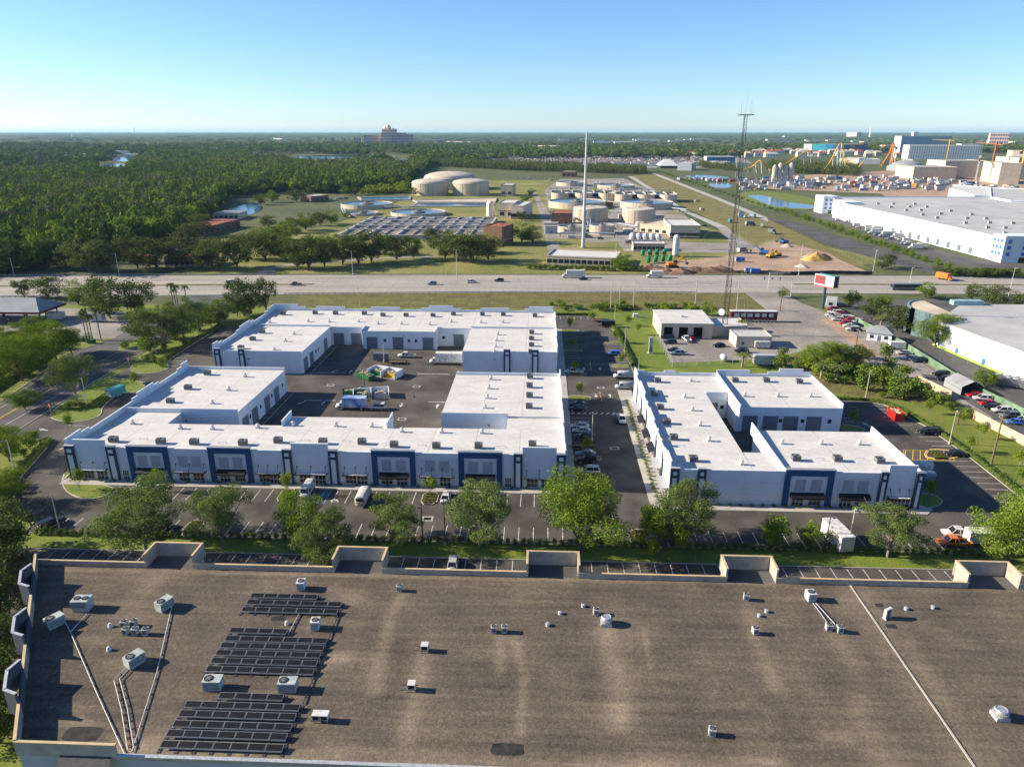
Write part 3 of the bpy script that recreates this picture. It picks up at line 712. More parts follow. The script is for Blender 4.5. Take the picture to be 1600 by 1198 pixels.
# navy piers on the passage fronts
for x in (-10.2, -1.5): bay(A, x - 1, x + 1, 208.5, 'pier')
for x in (-99.6, -92.0): bay(A, x - .9, x + .9, 206, 'pier')
for x in (-86, -12): part(MB().box(x - .2, 156.6, 4.4, x + .2, 156.86, 4.7), 'wall_lamp', M['steel_dark'], A)
for x, y in ((-90, 205.8), (-14, 208.3), (-47, 233.4)): part(MB().box(x - .2, y - .1, 4.6, x + .2, y + .05, 4.9), 'wall_lamp', M['steel_dark'], A)

B = thing('warehouse_building', 'smaller white warehouse with navy bay and stepped white parapets beside the drive', 'building', (0, 0, 0))
RY = 128.8
wing(B, 26.4, RY, 43, 189, 6.9, 6.9); wing(B, 43.05, RY, 49, 139, 6.9, 6.8, .004); wing(B, 43.05, 175, 49, 189, 6.9, 6.9, .004)
wing(B, 49.05, RY, 75.2, 151.5, 7.0, 6.6); wing(B, 49.05, 166.3, 74.8, 189, 6.6, 7.0)
stepped(B, 26.4, RY + .2, 189, 'y', 7.9, [(RY + .2, 134, 9.3), (134, 137, 8.6), (141, 142, 8.4), (146, 147.5, 8.5), (152, 160, 8.6), (163, 164.5, 8.5), (168, 177, 9.3), (177, 179, 8.6), (183, 188.8, 9.2)])
stepped(B, 189, 26.4, 74.8, 'x', 7.7, [(26.6, 29, 8.2), (34.5, 37.5, 8.3), (49, 58, 8.7), (63, 66, 8.3), (66, 72.5, 9.2), (72.5, 74.6, 8.4)])
parapet(B, (49, 163.6), (49, 188.8), 8.0, 5.0); parapet(B, (49, RY + .2), (49, 153.5), 7.7, 5.0)
parapet(B, (75.2, RY + .2), (75.2, 151.5), 8.0, 5.0); parapet(B, (74.8, 166.4), (74.8, 188.8), 7.6, 5.0); parapet(B, (43.2, 175), (48.8, 175), 7.2, 5.0)
for x0, x1, k in ((26.2, 28.0, 'pier'), (28.0, 31.6, 'blank'), (31.6, 33.3, 'pier'), (33.3, 41, 'blank'), (41, 48.8, 'blank'), (48.8, 58.4, 'blue'), (58.4, 67.3, 'white_awning'), (67.3, 68.8, 'pier'), (68.8, 74.2, 'tower'), (74.2, 75.7, 'pier')):
    bay(B, x0, x1, RY, k)
for x in (52.5, 57.5): roller_door(B, (x, 166.3), '-y')
for x in (62.5, 68.2): roller_door(B, (x, 166.3), '-y')
for x in (60, 65.4, 72): wall_window(B, (x, 166.3), '-y')
roller_door(B, (45, 175), '-y', 3.0); wall_window(B, (47.6, 175), '-y')
# west front along the drive: canopies and windows
for y, k in ((133, 0), (142, 0), (150, 1), (158, 1), (167, 1), (176, 0)):
    if k: part(MB().add([(26.25, y-2.6, 3.1), (26.25, y+2.6, 3.1), (24.9, y+2.6, 2.4), (24.9, y-2.6, 2.4), (24.9, y-2.6, 2.15), (24.9, y+2.6, 2.15)], [(0, 1, 2, 3), (3, 2, 5, 4)]), 'awning', M['black'], B)
    else: part(MB().box(24.9, y - 2.8, 2.5, 26.25, y + 2.8, 2.62), 'canopy', M['metal'], B)
    for s in (-1.3, 1.3): wall_window(B, (26.3, y + s), '-x', 2.1, 1.9, .4)
for y in (138, 147.3, 163, 172, 181): part(MB().box(26.14, y - .5, 0.2, 26.27, y + .5, 7.0), 'pilaster', M['wall_slate'], B)

# ================================================================== big store roof in the foreground
def roof_gravel():
    m = bpy.data.materials.new('roof_gravel'); m.use_nodes = True
    n = m.node_tree.nodes; l = m.node_tree.links; b = n["Principled BSDF"]
    b.inputs["Roughness"].default_value = 0.95; b.inputs["Specular IOR Level"].default_value = 0.1
    geo = n.new("ShaderNodeNewGeometry"); at = n.new("ShaderNodeAttribute"); at.attribute_name = "wear"
    mp = n.new("ShaderNodeMapping"); mp.inputs["Scale"].default_value = (0.06, 0.9, 1); l.new(geo.outputs["Position"], mp.inputs["Vector"])
    def noise(s, d, v=None):
        t = n.new("ShaderNodeTexNoise"); t.inputs["Scale"].default_value = s; t.inputs["Detail"].default_value = d
        l.new(v or geo.outputs["Position"], t.inputs["Vector"]); return t.outputs["Fac"]
    def math_(op, a, bb):
        q = n.new("ShaderNodeMath"); q.operation = op
        for i, x in enumerate((a, bb)):
            if isinstance(x, (int, float)): q.inputs[i].default_value = x
            else: l.new(x, q.inputs[i])
        return q.outputs[0]
    streak = noise(1.0, 6, mp.outputs["Vector"]); patch = noise(0.13, 6); mid = noise(1.6, 5); grit = noise(3.6, 4)
    v = math_('ADD', math_('ADD', math_('MULTIPLY', streak, .42), math_('MULTIPLY', patch, .50)), math_('MULTIPLY', mid, .35))
    v = math_('ADD', v, math_('MULTIPLY', grit, .50)); v = math_('ADD', v, math_('MULTIPLY', at.outputs["Fac"], .5))
    r = n.new("ShaderNodeValToRGB"); l.new(math_('MULTIPLY', v, .72), r.inputs["Fac"])
    e = r.color_ramp.elements; e[0].position = .42; e[0].color = (0.038, 0.030, 0.024, 1); e[1].position = 1.0; e[1].color = (0.36, 0.29, 0.20, 1)
    e2 = r.color_ramp.elements.new(.66); e2.color = (0.122, 0.100, 0.078, 1); e3 = r.color_ramp.elements.new(.82); e3.color = (0.205, 0.168, 0.122, 1)
    l.new(r.outputs["Color"], b.inputs["Base Color"])
    bp = n.new("ShaderNodeBump"); bp.inputs["Strength"].default_value = .8; bp.inputs["Distance"].default_value = .05; l.new(grit, bp.inputs["Height"]); l.new(bp.outputs["Normal"], b.inputs["Normal"])
    return m
C = thing('store_building', 'large flat store with brown gravel roof, solar panels and tan trimmed parapets', 'building', (0, 0, 0))
RZ = 7.0
outline = [(-56.4, 57.4), (135, 57.4), (135, 92.4), (-78.3, 92.4)]
part(MB().prism(outline, 0.0, RZ - .05, 0), 'wall', M['wall_grey'], C)
# gravel roof as a grid that carries a wear value (worn trails and washed patches)
gx, gy = np.meshgrid(np.arange(-80, 135.1, .5), np.linspace(57.4, 92.4, 71))
gx = np.maximum(gx, -56.4 - (gy - 57.4) * (21.9 / 35.0))
wear = np.zeros_like(gx)
trails = [([(-19.74, 86.87), (-20.54, 82.45), (-19.90, 73.24), (-19.45, 67.95)], .7, 1.0), ([(-14.71, 74.88), (-14.25, 66.32), (-14.58, 60.66)], .9, 1.0), ([(-4.87, 77.89), (-4.52, 71.82)], .5, .7),
          ([(-2.80, 77.60), (-1.49, 71.28), (-1.70, 62.54)], .45, .9), ([(9.48, 80.43), (9.97, 74.49), (10.30, 70.46), (9.69, 64.41)], 1.1, 1.0), ([(14.63, 81.04), (14.57, 73.29)], .3, .8),
          ([(30.01, 86.70), (29.25, 78.18), (29.21, 70.61)], .8, .8), ([(40.15, 80.15), (40.76, 75.42), (37.53, 65.85), (37.99, 60.54)], 1.2, .7),
          ([(45.57, 92.88), (46.58, 80.41), (46.23, 67.65), (46.71, 60.16)], 1.8, .55), ([(49.19, 79.01), (48.43, 68.93), (47.97, 61.71)], 1.0, .7), ([(-46.24, 58.56), (-21.84, 58.05), (-2.41, 57.99), (25.64, 59.04)], 1.0, 1.1),
          ([(-77.44, 91.26), (-38.18, 91.37), (-1.87, 91.64), (39.43, 92.14)], .35, .9), ([(-57.51, 91.58), (-58.13, 83.92)], 1.2, .5), ([(-54.61, 63.46), (-51.09, 60.76)], .8, .8), ([(-25.50, 62.38), (-22.61, 59.29)], 1.0, .6),
          ([(-30.23, 87.82), (-26.48, 86.59)], 1.0, .8), ([(-26.79, 72.96), (-24.91, 73.39)], .9, .9), ([(10.23, 72.10), (18.60, 72.28)], .35, .5), ([(22.68, 67.56), (26.26, 68.31), (27.60, 66.00)], .3, .5), ([(32.40, 63.15), (35.09, 63.00)], .5, 1.0)]
for pts, w, amp in trails:
    best = np.full_like(gx, 1e9)
    for (ax, ay), (bx, by) in zip(pts[:-1], pts[1:]):
        dx, dy = bx - ax, by - ay; t = np.clip(((gx - ax) * dx + (gy - ay) * dy) / (dx*dx + dy*dy + 1e-9), 0, 1)
        best = np.minimum(best, np.hypot(gx - ax - t * dx, gy - ay - t * dy))
    wear = np.maximum(wear, .42 * amp * np.exp(-(best / (w * 1.25)) ** 2 * .7))
ny, nx = gx.shape
verts = np.stack([gx, gy, np.full_like(gx, RZ)], -1).reshape(-1, 3)
idx = np.arange(ny * nx).reshape(ny, nx)
faces = np.stack([idx[:-1, :-1], idx[:-1, 1:], idx[1:, 1:], idx[1:, :-1]], -1).reshape(-1, 4)
me = bpy.data.meshes.new('roof'); me.from_pydata(verts.tolist(), [], faces.tolist()); me.materials.append(roof_gravel())
ca = me.attributes.new("wear", 'FLOAT', 'POINT'); ca.data.foreach_set("value", wear.reshape(-1).astype(np.float32)); me.update()
obj('roof', me, C)
M['parapet_wall'] = mat('parapet_wall', (.33, .30, .25), .85, var=.10, scale=.5, fine=.08, fscale=2)
M['wall_grey_tree_shade'] = mat('wall_grey_tree_shade', (.06, .075, .095), .85, var=.06, scale=.4)  # grey panels of the west parapet bays, tree shade darkened into their colour
def upstand(a, b, top, trim=True, t=.26, z0=6.9, m='parapet_wall'):
    a = Vector(a); b = Vector(b); d = (b - a); L = d.length; c = (a + b) / 2; rz = math.atan2(d.y, d.x)
    p = part(MB().obox((c.x, c.y, (z0 + top) / 2), (L, t, top - z0), rz), 'parapet', M[m], C)
    if trim: part(MB().obox((c.x, c.y, top + .06), (L + .1, t + .08, .09), rz), 'coping', M['tan_trim'] if m == 'parapet_wall' else M['galv'], p)
notches = [(-60.7, -53.4), (-31.2, -23.8), (-1.4, 6.2), (28.6, 35.8), (64.0, 71.3), (99.5, 106.8)]
pos = -78.3
for xa, xb in notches:
    upstand((pos, 92.3), (xa, 92.3), 7.85)
    part(MB().box(xa, 92.4, 0, xb, 95.7, 6.96), 'bay_wall', M['tan_wall'], C)
    part(MB().add([(xa, 92.4, 7.0), (xb, 92.4, 7.0), (xb, 95.6, 7.0), (xa, 95.6, 7.0)], [(0, 1, 2, 3)]), 'bay_roof', MATS['asphalt_old'], C)
    upstand((xa - .14, 92.2), (xa - .14, 95.55), 9.3); upstand((xb + .14, 92.2), (xb + .14, 95.55), 9.3); upstand((xa - .3, 95.72), (xb + .3, 95.72), 9.3)
    pos = xb
upstand((pos, 92.3), (135, 92.3), 7.85)
wd = Vector((-78.3 + 56.4, 92.4 - 57.4)).normalized(); wnm = Vector((-wd.y, wd.x)); p0 = Vector((-56.4, 57.4))
cur = 0.0; Lw = 41.2
for s in (6.0, 17.5, 29.5):
    upstand(p0 + wd * cur, p0 + wd * s, 8.8); a = p0 + wd * s; b = p0 + wd * (s + 6.4); o = wnm * 1.2
    upstand(a, a + o * 1.0 + wd * 1.4, 10.2, m='wall_grey_tree_shade'); upstand(a + o + wd * 1.4, b + o - wd * 1.4, 10.2, m='wall_grey_tree_shade'); upstand(b + o - wd * 1.4, b, 10.2, m='wall_grey_tree_shade'); upstand(a, b, 8.8, False, m='wall_grey_tree_shade')
    cur = s + 6.4
upstand(p0 + wd * cur, p0 + wd * Lw, 8.8)
upstand((-56.4, 57.3), (-45.2, 57.3), 8.7); upstand((-45.2, 57.2), (135, 57.2), 7.35, False)
part(MB().box(-45.2, 57.0, 7.35, 135, 57.45, 7.42), 'coping', M['galv'], C)
part(MB().add([(-51.5, 57.1, 7.2), (-45.7, 57.1, 7.2), (-45.7, 55.6, 6.3), (-51.5, 55.6, 6.3), (-51.5, 55.6, 5.8), (-45.7, 55.6, 5.8)], [(0, 1, 2, 3), (3, 2, 5, 4)]), 'awning', M['steel_dark'], C)
# expansion joint cover
part(MB().strip([(47.0, 57.6), (46.9, 75), (46.8, 92.0)], .22, RZ + .01, 0, .10), 'expansion_joint', M['concrete'], C)
for q, s in (((-2.99, 60.10), (3.6, 1.6)), ((-50.97, 60.22), (4.2, 2.0)), ((-35.97, 80.97), (2.0, 1.0)), ((48.70, 82.86), (1.4, .9)), ((49.04, 87.49), (1.2, .8))):
    pts = [(q[0] + s[0]*.5*math.copysign(abs(math.cos(t))**.35, math.cos(t)) * (1 + .05*math.sin(7*t + q[0])), q[1] + s[1]*.5*math.copysign(abs(math.sin(t))**.35, math.sin(t)) * (1 + .08*math.cos(6*t + q[1])), RZ + .012) for t in np.linspace(.1, 6.38, 17)[:-1]]
    part(MB().add(pts, [tuple(range(16))]), 'roof_patch', mat('tar', (0.028, 0.026, 0.025), .8, var=.3, scale=1.5), C)

# ================================================================== things on the roofs
def ac_unit(name, w, d, h, body, fans=1, top='hvac_dark', legs=.25):
    """packaged air conditioner: cabinet on a kerb frame, coil grilles, fan with guard"""
    r = proto(name, 'air conditioner')
    MB().box(-w/2 + .05, -d/2 + .05, 0, w/2 - .05, d/2 - .05, legs).build('base_frame', M['galv'], r)
    c = MB().box(-w/2, -d/2, legs, w/2, d/2, legs + h).box(-w/2 - .03, -d/2 - .03, legs + h, w/2 + .03, d/2 + .03, legs + h + .05).build('cabinet', body, r)
    g = MB()
    for k in range(5): g.box(-w/2 + .1, -d/2 - .03, legs + .15 + k*(h-.25)/5, w/2 - .1, -d/2 - .004, legs + .15 + k*(h-.25)/5 + .08)
    g.build('grille', M['hvac_dark'], c)
    for k in range(fans):
        x = (-w/4 + k * w/2) if fans > 1 else (-w * .22 if w > 1.6 else 0); fr = min(w / (2.6 * fans), d / 2.6)
        f = MB().lathe([(fr, 0), (fr, .1), (fr * .9, .1), (fr * .88, .03)], (x, 0, legs + h + .045), 14).build('fan', M['black'], r)
        b = MB()
        for q in range(4): b.obox((x, 0, legs + h + .1), (fr * 1.7, fr * .28, .02), q * math.pi / 4)
        b.build('fan_blade', M['hvac_dark'], f)
    return r
AC_SMALL = ac_unit('rooftop_air_conditioner', 1.65, 1.4, .95, M['hvac_dark'], legs=.2)
AC_BIG = ac_unit('rooftop_air_conditioner', 2.15, 1.35, 1.15, M['hvac'])
AC_TWIN = ac_unit('rooftop_air_conditioner', 2.3, 1.7, 1.1, M['hvac'], 2, legs=.6)
AC_WHITE = ac_unit('rooftop_air_conditioner', 1.15, 1.3, 1.1, M['hvac_white'])
COND = ac_unit('condenser_unit', .75, .75, .8, M['hvac'], legs=.12)
v = proto('roof_vent', 'vent')
MB().obox((0, 0, .25), (.8, .8, .5)).build('kerb_box', M['roof_white'], v); MB().lathe([(.25, .5), (.25, .85), (.42, .85), (.44, 1.0), (.2, 1.15)], n=10).build('cowl', M['hvac_white'], v)
VENT = v
rr = random.Random(5)
def put(P, pts, z, label, cat, group, rz=0.0, jitter=.1):
    for x, y in pts: copy_tree(P, (x, y, z), rz + rr.uniform(-jitter, jitter) * .2, label, cat, group)
def zmain(y): return 7.15 - (y - 134.2) * .041
ac = 'air conditioner'
for x, y in ((-92.93, 138.47), (-82.07, 137.91), (-74.68, 137.88), (-64.00, 137.99), (-56.86, 139.63), (-46.89, 139.37), (-38.41, 139.72), (-31.12, 138.36), (-21.95, 138.09), (-12.90, 138.46), (-1.40, 139.93)):
    copy_tree(AC_SMALL, (x, y, zmain(y) + .02), 0, 'dark boxy air conditioner in the row behind the navy framed front', ac, 'air conditioners along the front wing roof')
for x, y in ((-94.88, 149.36), (-82.23, 146.85), (-74.73, 146.79), (-64.72, 148.19), (-57.12, 150.02), (-47.07, 150.06), (-38.68, 150.03), (-31.13, 147.13), (-22.08, 147.15), (-12.93, 147.16)):
    copy_tree(VENT, (x, y, zmain(y) + .02), 0, 'small white cowl vent on the front wing roof', 'vent', 'vents along the front wing roof')
def on(pts, P, label, cat, group, z):
    for x, y in pts: copy_tree(P, (x, y, z), rr.uniform(-.03, .03), label, cat, group)
on([(-92.77, 172.67), (-92.48, 162.67), (-93.06, 184.75)], AC_SMALL, 'dark air conditioner on the short west wing roof next to the entrance drive', ac, 'air conditioners on the near west wing', 6.76)
on([(-81.69, 172.14), (-81.69, 162.34), (-81.75, 183.28)], VENT, 'white cowl vent on the short west wing roof next to the entrance drive', 'vent', 'vents on the near west wing', 6.76)
on([(-93.48, 209.32), (-93.65, 219.27), (-93.84, 228.06)], AC_SMALL, 'dark air conditioner on the rear west wing roof', ac, 'air conditioners on the rear west wing', 6.76)
on([(-82.60, 226.92), (-82.59, 218.23), (-82.61, 208.39)], VENT, 'white cowl vent on the rear west wing roof', 'vent', 'vents on the rear west wing', 6.76)
on([(-95.40, 252.97), (-83.82, 254.43), (-76.12, 254.26), (-65.36, 254.46), (-57.95, 252.34), (-49.42, 252.46), (-39.50, 252.63), (-32.20, 254.87), (-21.50, 254.83), (-13.80, 254.90), (-2.14, 253.71)], AC_SMALL,
   'dark air conditioner in the row on the back wing by the highway verge', ac, 'air conditioners along the back wing', 6.85)
on([(-96.52, 242.05), (-83.24, 243.96), (-75.48, 243.83), (-65.06, 244.26), (-57.53, 242.04), (-49.16, 241.94), (-39.15, 241.69), (-31.93, 245.34), (-21.34, 245.11), (-13.47, 245.43)], VENT,
   'white cowl vent on the back wing above the courtyard doors', 'vent', 'vents along the back wing', 6.66)
on([(-2.97, 231.03), (-2.90, 223.42), (-2.79, 216.08), (-2.77, 208.66)], AC_SMALL, 'dark air conditioner on the rear east wing beside the drive', ac, 'air conditioners on the rear east wing', 6.78)
on([(-14.22, 229.36), (-14.30, 222.01), (-14.08, 214.37), (-14.09, 208.36)], VENT, 'white cowl vent on the rear east wing', 'vent', 'vents on the rear east wing', 6.78)
on([(-2.71, 185.48), (-2.70, 177.91), (-2.57, 170.41), (-2.54, 162.69)], AC_SMALL, 'dark air conditioner on the near east wing beside the drive', ac, 'air conditioners on the near east wing', 6.78)
on([(-13.47, 183.96), (-13.46, 176.46), (-13.37, 169.03), (-13.41, 162.13)], VENT, 'white cowl vent on the near east wing', 'vent', 'vents on the near east wing', 6.78)
on([(31.86, 183.02), (29.42, 172.26), (29.49, 163.09), (29.59, 153.88), (29.65, 144.93), (31.80, 134.12)], AC_SMALL, 'dark air conditioner in the shade of the stepped parapet, smaller warehouse', ac, 'air conditioners along the drive side of the smaller warehouse', 6.92)
on([(40.97, 184.06), (37.00, 171.53), (37.17, 162.45), (37.06, 153.04), (37.23, 144.38), (41.33, 132.87)], VENT, 'white cowl vent on the long roof of the smaller warehouse', 'vent', 'vents on the long roof of the smaller warehouse', 6.92)
on([(52.86, 184.18), (61.33, 184.53), (69.85, 183.84)], AC_SMALL, 'dark air conditioner on the rear block of the smaller warehouse', ac, 'air conditioners on the rear block', 6.86)
on([(52.61, 173.41), (61.07, 173.53), (69.50, 173.88)], VENT, 'white cowl vent on the rear block of the smaller warehouse', 'vent', 'vents on the rear block', 6.78)
on([(53.03, 135.37), (61.48, 135.49), (69.80, 135.01)], AC_SMALL, 'dark air conditioner behind the navy bay of the smaller warehouse', ac, 'air conditioners on the front block', 6.9)
on([(52.92, 143.90), (61.35, 144.09), (69.55, 144.18)], VENT, 'white cowl vent on the front block of the smaller warehouse', 'vent', 'vents on the front block', 6.72)
# low conduit hoops on the white roofs
for i, (x, y) in enumerate(((-87.12, 139.94), (-68.67, 138.40), (-51.13, 140.58), (-42.06, 140.53), (-25.23, 138.96), (-8.09, 139.01), (-2.32, 156.53), (66.17, 135.84), (57.87, 135.42), (66.00, 183.42), (30.45, 141.19))):
    tag(MB().tube((-.9, 0, .0), (-.9, 0, .45), .05, n=6).tube((-.9, 0, .42), (.9, 0, .42), .05, n=6).tube((.9, 0, 0), (.9, 0, .45), .05, n=6).build('conduit', M['galv'], loc=(x, y, zmain(min(y, 150)))),
        'low bent steel conduit hoop on a white membrane roof', 'conduit', 'conduit hoops on white roofs')

# --- gravel roof of the big store
def one(P, p, rz, label, cat=ac, z=RZ): return copy_tree(P, (p[0], p[1], z), rz, label, cat)
one(AC_TWIN, (-64.46, 81.99), 0.05, 'pale green twin-fan air conditioner on a tall stand at the roof corner')
one(AC_BIG, (-66.07, 78.29), 1.0, 'pale green air conditioner with two fans in the roof edge shade')
one(AC_BIG, (-52.92, 82.60), 1.15, 'pale green air conditioner beside a long white pipe, facing the parking strip')
one(AC_BIG, (-51.08, 71.42), 1.05, 'pale green air conditioner at the head of the ladder cable tray')
one(AC_BIG, (-39.23, 67.76), 0.05, 'pale green air conditioner tucked between two solar arrays, west one')
one(AC_BIG, (-30.03, 67.83), 0.05, 'pale green air conditioner tucked between two solar arrays, east one')
one(AC_WHITE, (-34.92, 87.86), 0.1, 'tall pale air conditioner north of the smallest solar array')
one(AC_WHITE, (-30.13, 79.18), 0.1, 'tall pale air conditioner at the east end of the solar arrays')
for q in ((-56.47, 78.40), (-55.24, 78.62), (-55.38, 76.95), (-54.11, 77.00), (-52.69, 76.98)): one(COND, q, rr.uniform(-.1, .1), 'pale condenser unit in the cluster of five')['group'] = 'cluster of five condensers'
for q, lab in (((-20.32, 88.00), 'small condenser with a black duct behind the low parapet'), ((-5.79, 79.40), 'west one of a close pair of dark condensers'), ((-4.36, 79.46), 'east one of a close pair of dark condensers'),
               ((8.33, 83.73), 'small white condenser beside the round exhaust hood'), ((30.29, 87.95), 'condenser with pipe stubs near the parapet notch'), ((29.53, 80.56), 'condenser with a low pipe vent on worn gravel'),
               ((19.88, 63.03), 'lone condenser far out on the open gravel roof'), ((39.71, 81.69), 'black condenser next to a white one near the joint'), ((41.07, 81.35), 'white condenser next to a black one near the joint')):
    one(COND, q, rr.uniform(-.15, .15), lab, 'condenser')
w1 = one(AC_WHITE, (39.57, 88.34), .1, 'white boxed air handler with pipes running to two condensers')
for q, lab, n in (((-14.53, 75.33), 'white cased unit standing on an open steel frame', 1), ((-15.04, 68.45), 'white hooded unit with an open dark side', 1), ((-24.65, 63.26), 'white double unit on a steel frame beside the solar array', 2)):
    t = thing('roof_unit', lab, 'roof unit', (q[0], q[1], RZ))
    for k in range(n):
        xx = (k - (n-1)/2) * .95
        MB().box(xx - .42, -.42, .4, xx + .42, .42, 1.05).box(xx - .47, -.47, 1.05, xx + .47, .47, 1.1).build('casing', M['hvac_white'], t)
        MB().box(xx - .36, -.44, .48, xx + .36, -.422, .98).build('grille', M['black'], t)
    for sx in (-1.0, 1.0):
        for sy in (-.5, .5): MB().tube((sx*.42*n, sy*.8, 0), (sx*.42*n, sy*.8, .4), .05, n=5).build('leg', M['galv'], t)
    MB().box(-1.3, -.44, .3, .7, -.37, .38).box(-1.3, .37, .3, .7, .44, .38).build('rail', M['steel_dark'], t)
for q, lab in (((9.59, 81.72), 'round bright metal exhaust hood beside a small condenser'), ((53.76, 66.95), 'round bright metal exhaust fan alone beyond the white joint')):
    t = thing('exhaust_fan', lab, 'exhaust fan', (q[0], q[1], RZ))
    MB().obox((0, 0, .25), (1.5, 1.5, .5)).build('kerb_box', M['galv'], t)
    MB().lathe([(.75, .5), (.85, .6), (.85, .95), (.7, .95), (.7, 1.15), (.62, 1.25), (.55, 1.2)], n=20).build('drum', M['metal'], t); MB().box(-.9, -.06, 1.0, .9, .06, 1.1).build('brace', M['galv'], t)
t = thing('split_unit', 'slim white upright split unit beside the white joint cover', ac, (*(48.82, 84.58), RZ), .5)
MB().box(-.6, -.2, .2, .6, .2, 1.6).build('cabinet', M['hvac_white'], t)
for s in (-.5, .5): MB().lathe([(.42, 0), (.42, .02)], n=14).build('fan_guard', M['hvac_dark'], t)
for i, ch in enumerate([c for c in t.children if c.name.startswith('fan_guard')]): ch.rotation_euler = (R(90), 0, 0); ch.location = (0, -.2, .55 + .7 * i)
MB().box(-.6, -.35, 0, -.5, .35, .2).box(.5, -.35, 0, .6, .35, .2).build('stand', M['galv'], t)
for q in ((6.61, 85.38), (3.28, 83.61), (1.52, 80.98), (32.44, 85.25), (31.13, 84.22), (52.41, 86.63), (56.38, 87.10), (1.56, 81.10)):
    tag(MB().lathe([(.28, 0), (.22, .15), (.22, .25), (.3, .25), (.3, .36), (.1, .42)], n=10).build('pipe_vent', M['galv'], loc=(q[0], q[1], RZ)), 'small low pipe vent on the brown gravel roof', 'vent', 'pipe vents on the gravel roof')
for q, lab in (((-55.87, 73.72), 'white domed vent below the condenser cluster'), ((-34.35, 79.81), 'white domed vent between two solar arrays'), ((-58.39, 78.32), 'flat white skylight hatch west of the condenser cluster')):
    tag(MB().lathe([(.34, 0), (.3, .15), (.25, .4), (.24, .46), (.12, .58)], n=12).build('dome_vent', M['hvac_white'], loc=(q[0], q[1], RZ)), lab, 'vent')
def pipe(name, pts, lab, r=.055, z=.18, m='hvac_white'):
    t = thing(name, lab, 'pipe', (0, 0, RZ)); n = 0
    for (ax, ay), (bx, by) in zip(pts[:-1], pts[1:]):
        MB().tube((ax, ay, z), (bx, by, z), r, n=8).build('pipe_run', M[m], t)
        d = math.hypot(bx - ax, by - ay); k = max(1, int(d / 2.2))
        for i in range(k):
            f = (i + .5) / k; MB().obox((ax + (bx-ax)*f, ay + (by-ay)*f, z/2 - .05), (.35, .14, z - .1), math.atan2(by-ay, bx-ax) + 1.57).build('support_block', M['wood_pole'], t)
pipe('roof_pipe', [(-65.14, 78.93), (-63.02, 76.82), (-53.26, 66.54), (-44.62, 57.60)], 'long white pipe from the shaded corner unit down to the roof edge')
pipe('roof_pipe', [(-63.09, 80.68), (-62.99, 76.94)], 'short branch pipe from the twin-fan unit')
pipe('roof_pipe', [(-51.96, 82.64), (-47.48, 70.03), (-43.96, 57.89)], 'long white pipe curving past the ladder cable tray')
pipe('roof_pipe', [(39.63, 87.32), (40.08, 82.70)], 'twin pipes from the white air handler, west run', .06, .2, 'galv')
pipe('roof_pipe', [(40.04, 87.34), (41.01, 82.74)], 'twin pipes from the white air handler, east run', .06, .2, 'galv')
pipe('roof_pipe', [(-33.30, 81.92), (-33.41, 77.47)], 'grey conduit running between two solar arrays at the dome vent', .07, .18, 'galv')
pipe('roof_pipe', [(-27.81, 82.15), (-27.49, 65.47)], 'dark conduit along the east ends of the solar rows', .07, .18, 'steel_dark')
pts = [(-51.49, 70.37), (-51.69, 68.37), (-48.09, 63.73), (-44.28, 58.26)]
t = thing('cable_tray', 'ladder-like cable tray between two long white pipes', 'cable tray', (0, 0, RZ))
for (ax, ay), (bx, by) in zip(pts[:-1], pts[1:]):
    d = Vector((bx - ax, by - ay)); L = d.length; q = Vector((-d.y, d.x)).normalized() * .3
    for s in (-1, 1): MB().tube((ax + q.x*s, ay + q.y*s, .25), (bx + q.x*s, by + q.y*s, .25), .05, n=6).build('rail', M['hvac_white'], t)
    for i in range(int(L / 1.3)):
        f = (i + .5) / int(L / 1.3); c = Vector((ax, ay)) + d * f; MB().tube((c.x - q.x*1.4, c.y - q.y*1.4, .12), (c.x + q.x*1.4, c.y + q.y*1.4, .12), .07, n=5).build('rung', M['wood_pole'], t)
# solar rows
PW, PD, TILT = 1.95, .86, R(11)
panel_me = MB().obox((0, 0, .0), (PW - .05, PD, .035)).mesh('solar_panel', M['solar_frame'])
cell = MB()
cell.obox((0, 0, .02), (PW - .15, PD - .09, .012))
cell_me = cell.mesh('cell_sheet', M['solar'])
ORD = ['first', 'second', 'third', 'fourth', 'fifth']
def solar_row(a, b, label, group):
    (ax, ay), (bx, by) = a, b; L = math.hypot(bx - ax, by - ay); n = max(1, round(L / PW))
    t = thing('solar_row', label, 'solar panels', (ax, (ay + by) / 2, RZ), 0.0, group)
    for k in range(n):
        p = obj('panel', panel_me, t, (PW * (k + .5), 0, .48)); p.rotation_euler = (TILT, 0, 0)
        obj('cell_sheet', cell_me, p)
    MB().box(0, -.45, .28, PW * n, -.39, .34).build('rack_rail', M['galv'], t); MB().box(0, .39, .5, PW * n, .45, .56).build('rack_rail', M['galv'], t)
    for k in range(n + 1):
        MB().box(PW*k - .04, .38, 0, PW*k + .04, .46, .5).box(PW*k - .04, -.46, 0, PW*k + .04, -.38, .28).box(PW*k - .2, -.8, 0, PW*k + .2, .8, .06).build('rack_foot', M['steel_dark'], t)
g = 'rows of the small north solar array'
for i, (a, b) in enumerate((((-41.52, 85.42), (-31.10, 85.40)), ((-41.51, 83.81), (-27.75, 83.95)), ((-41.59, 82.08), (-27.48, 82.41)))): solar_row(a, b, ORD[i] + ' solar row from the parapet in the small array between tall pale air conditioners', g)
g = 'rows of the middle solar array'
solar_row((-41.40, 77.72), (-34.32, 77.82), 'short solar row of four panels in front of the middle array', None)
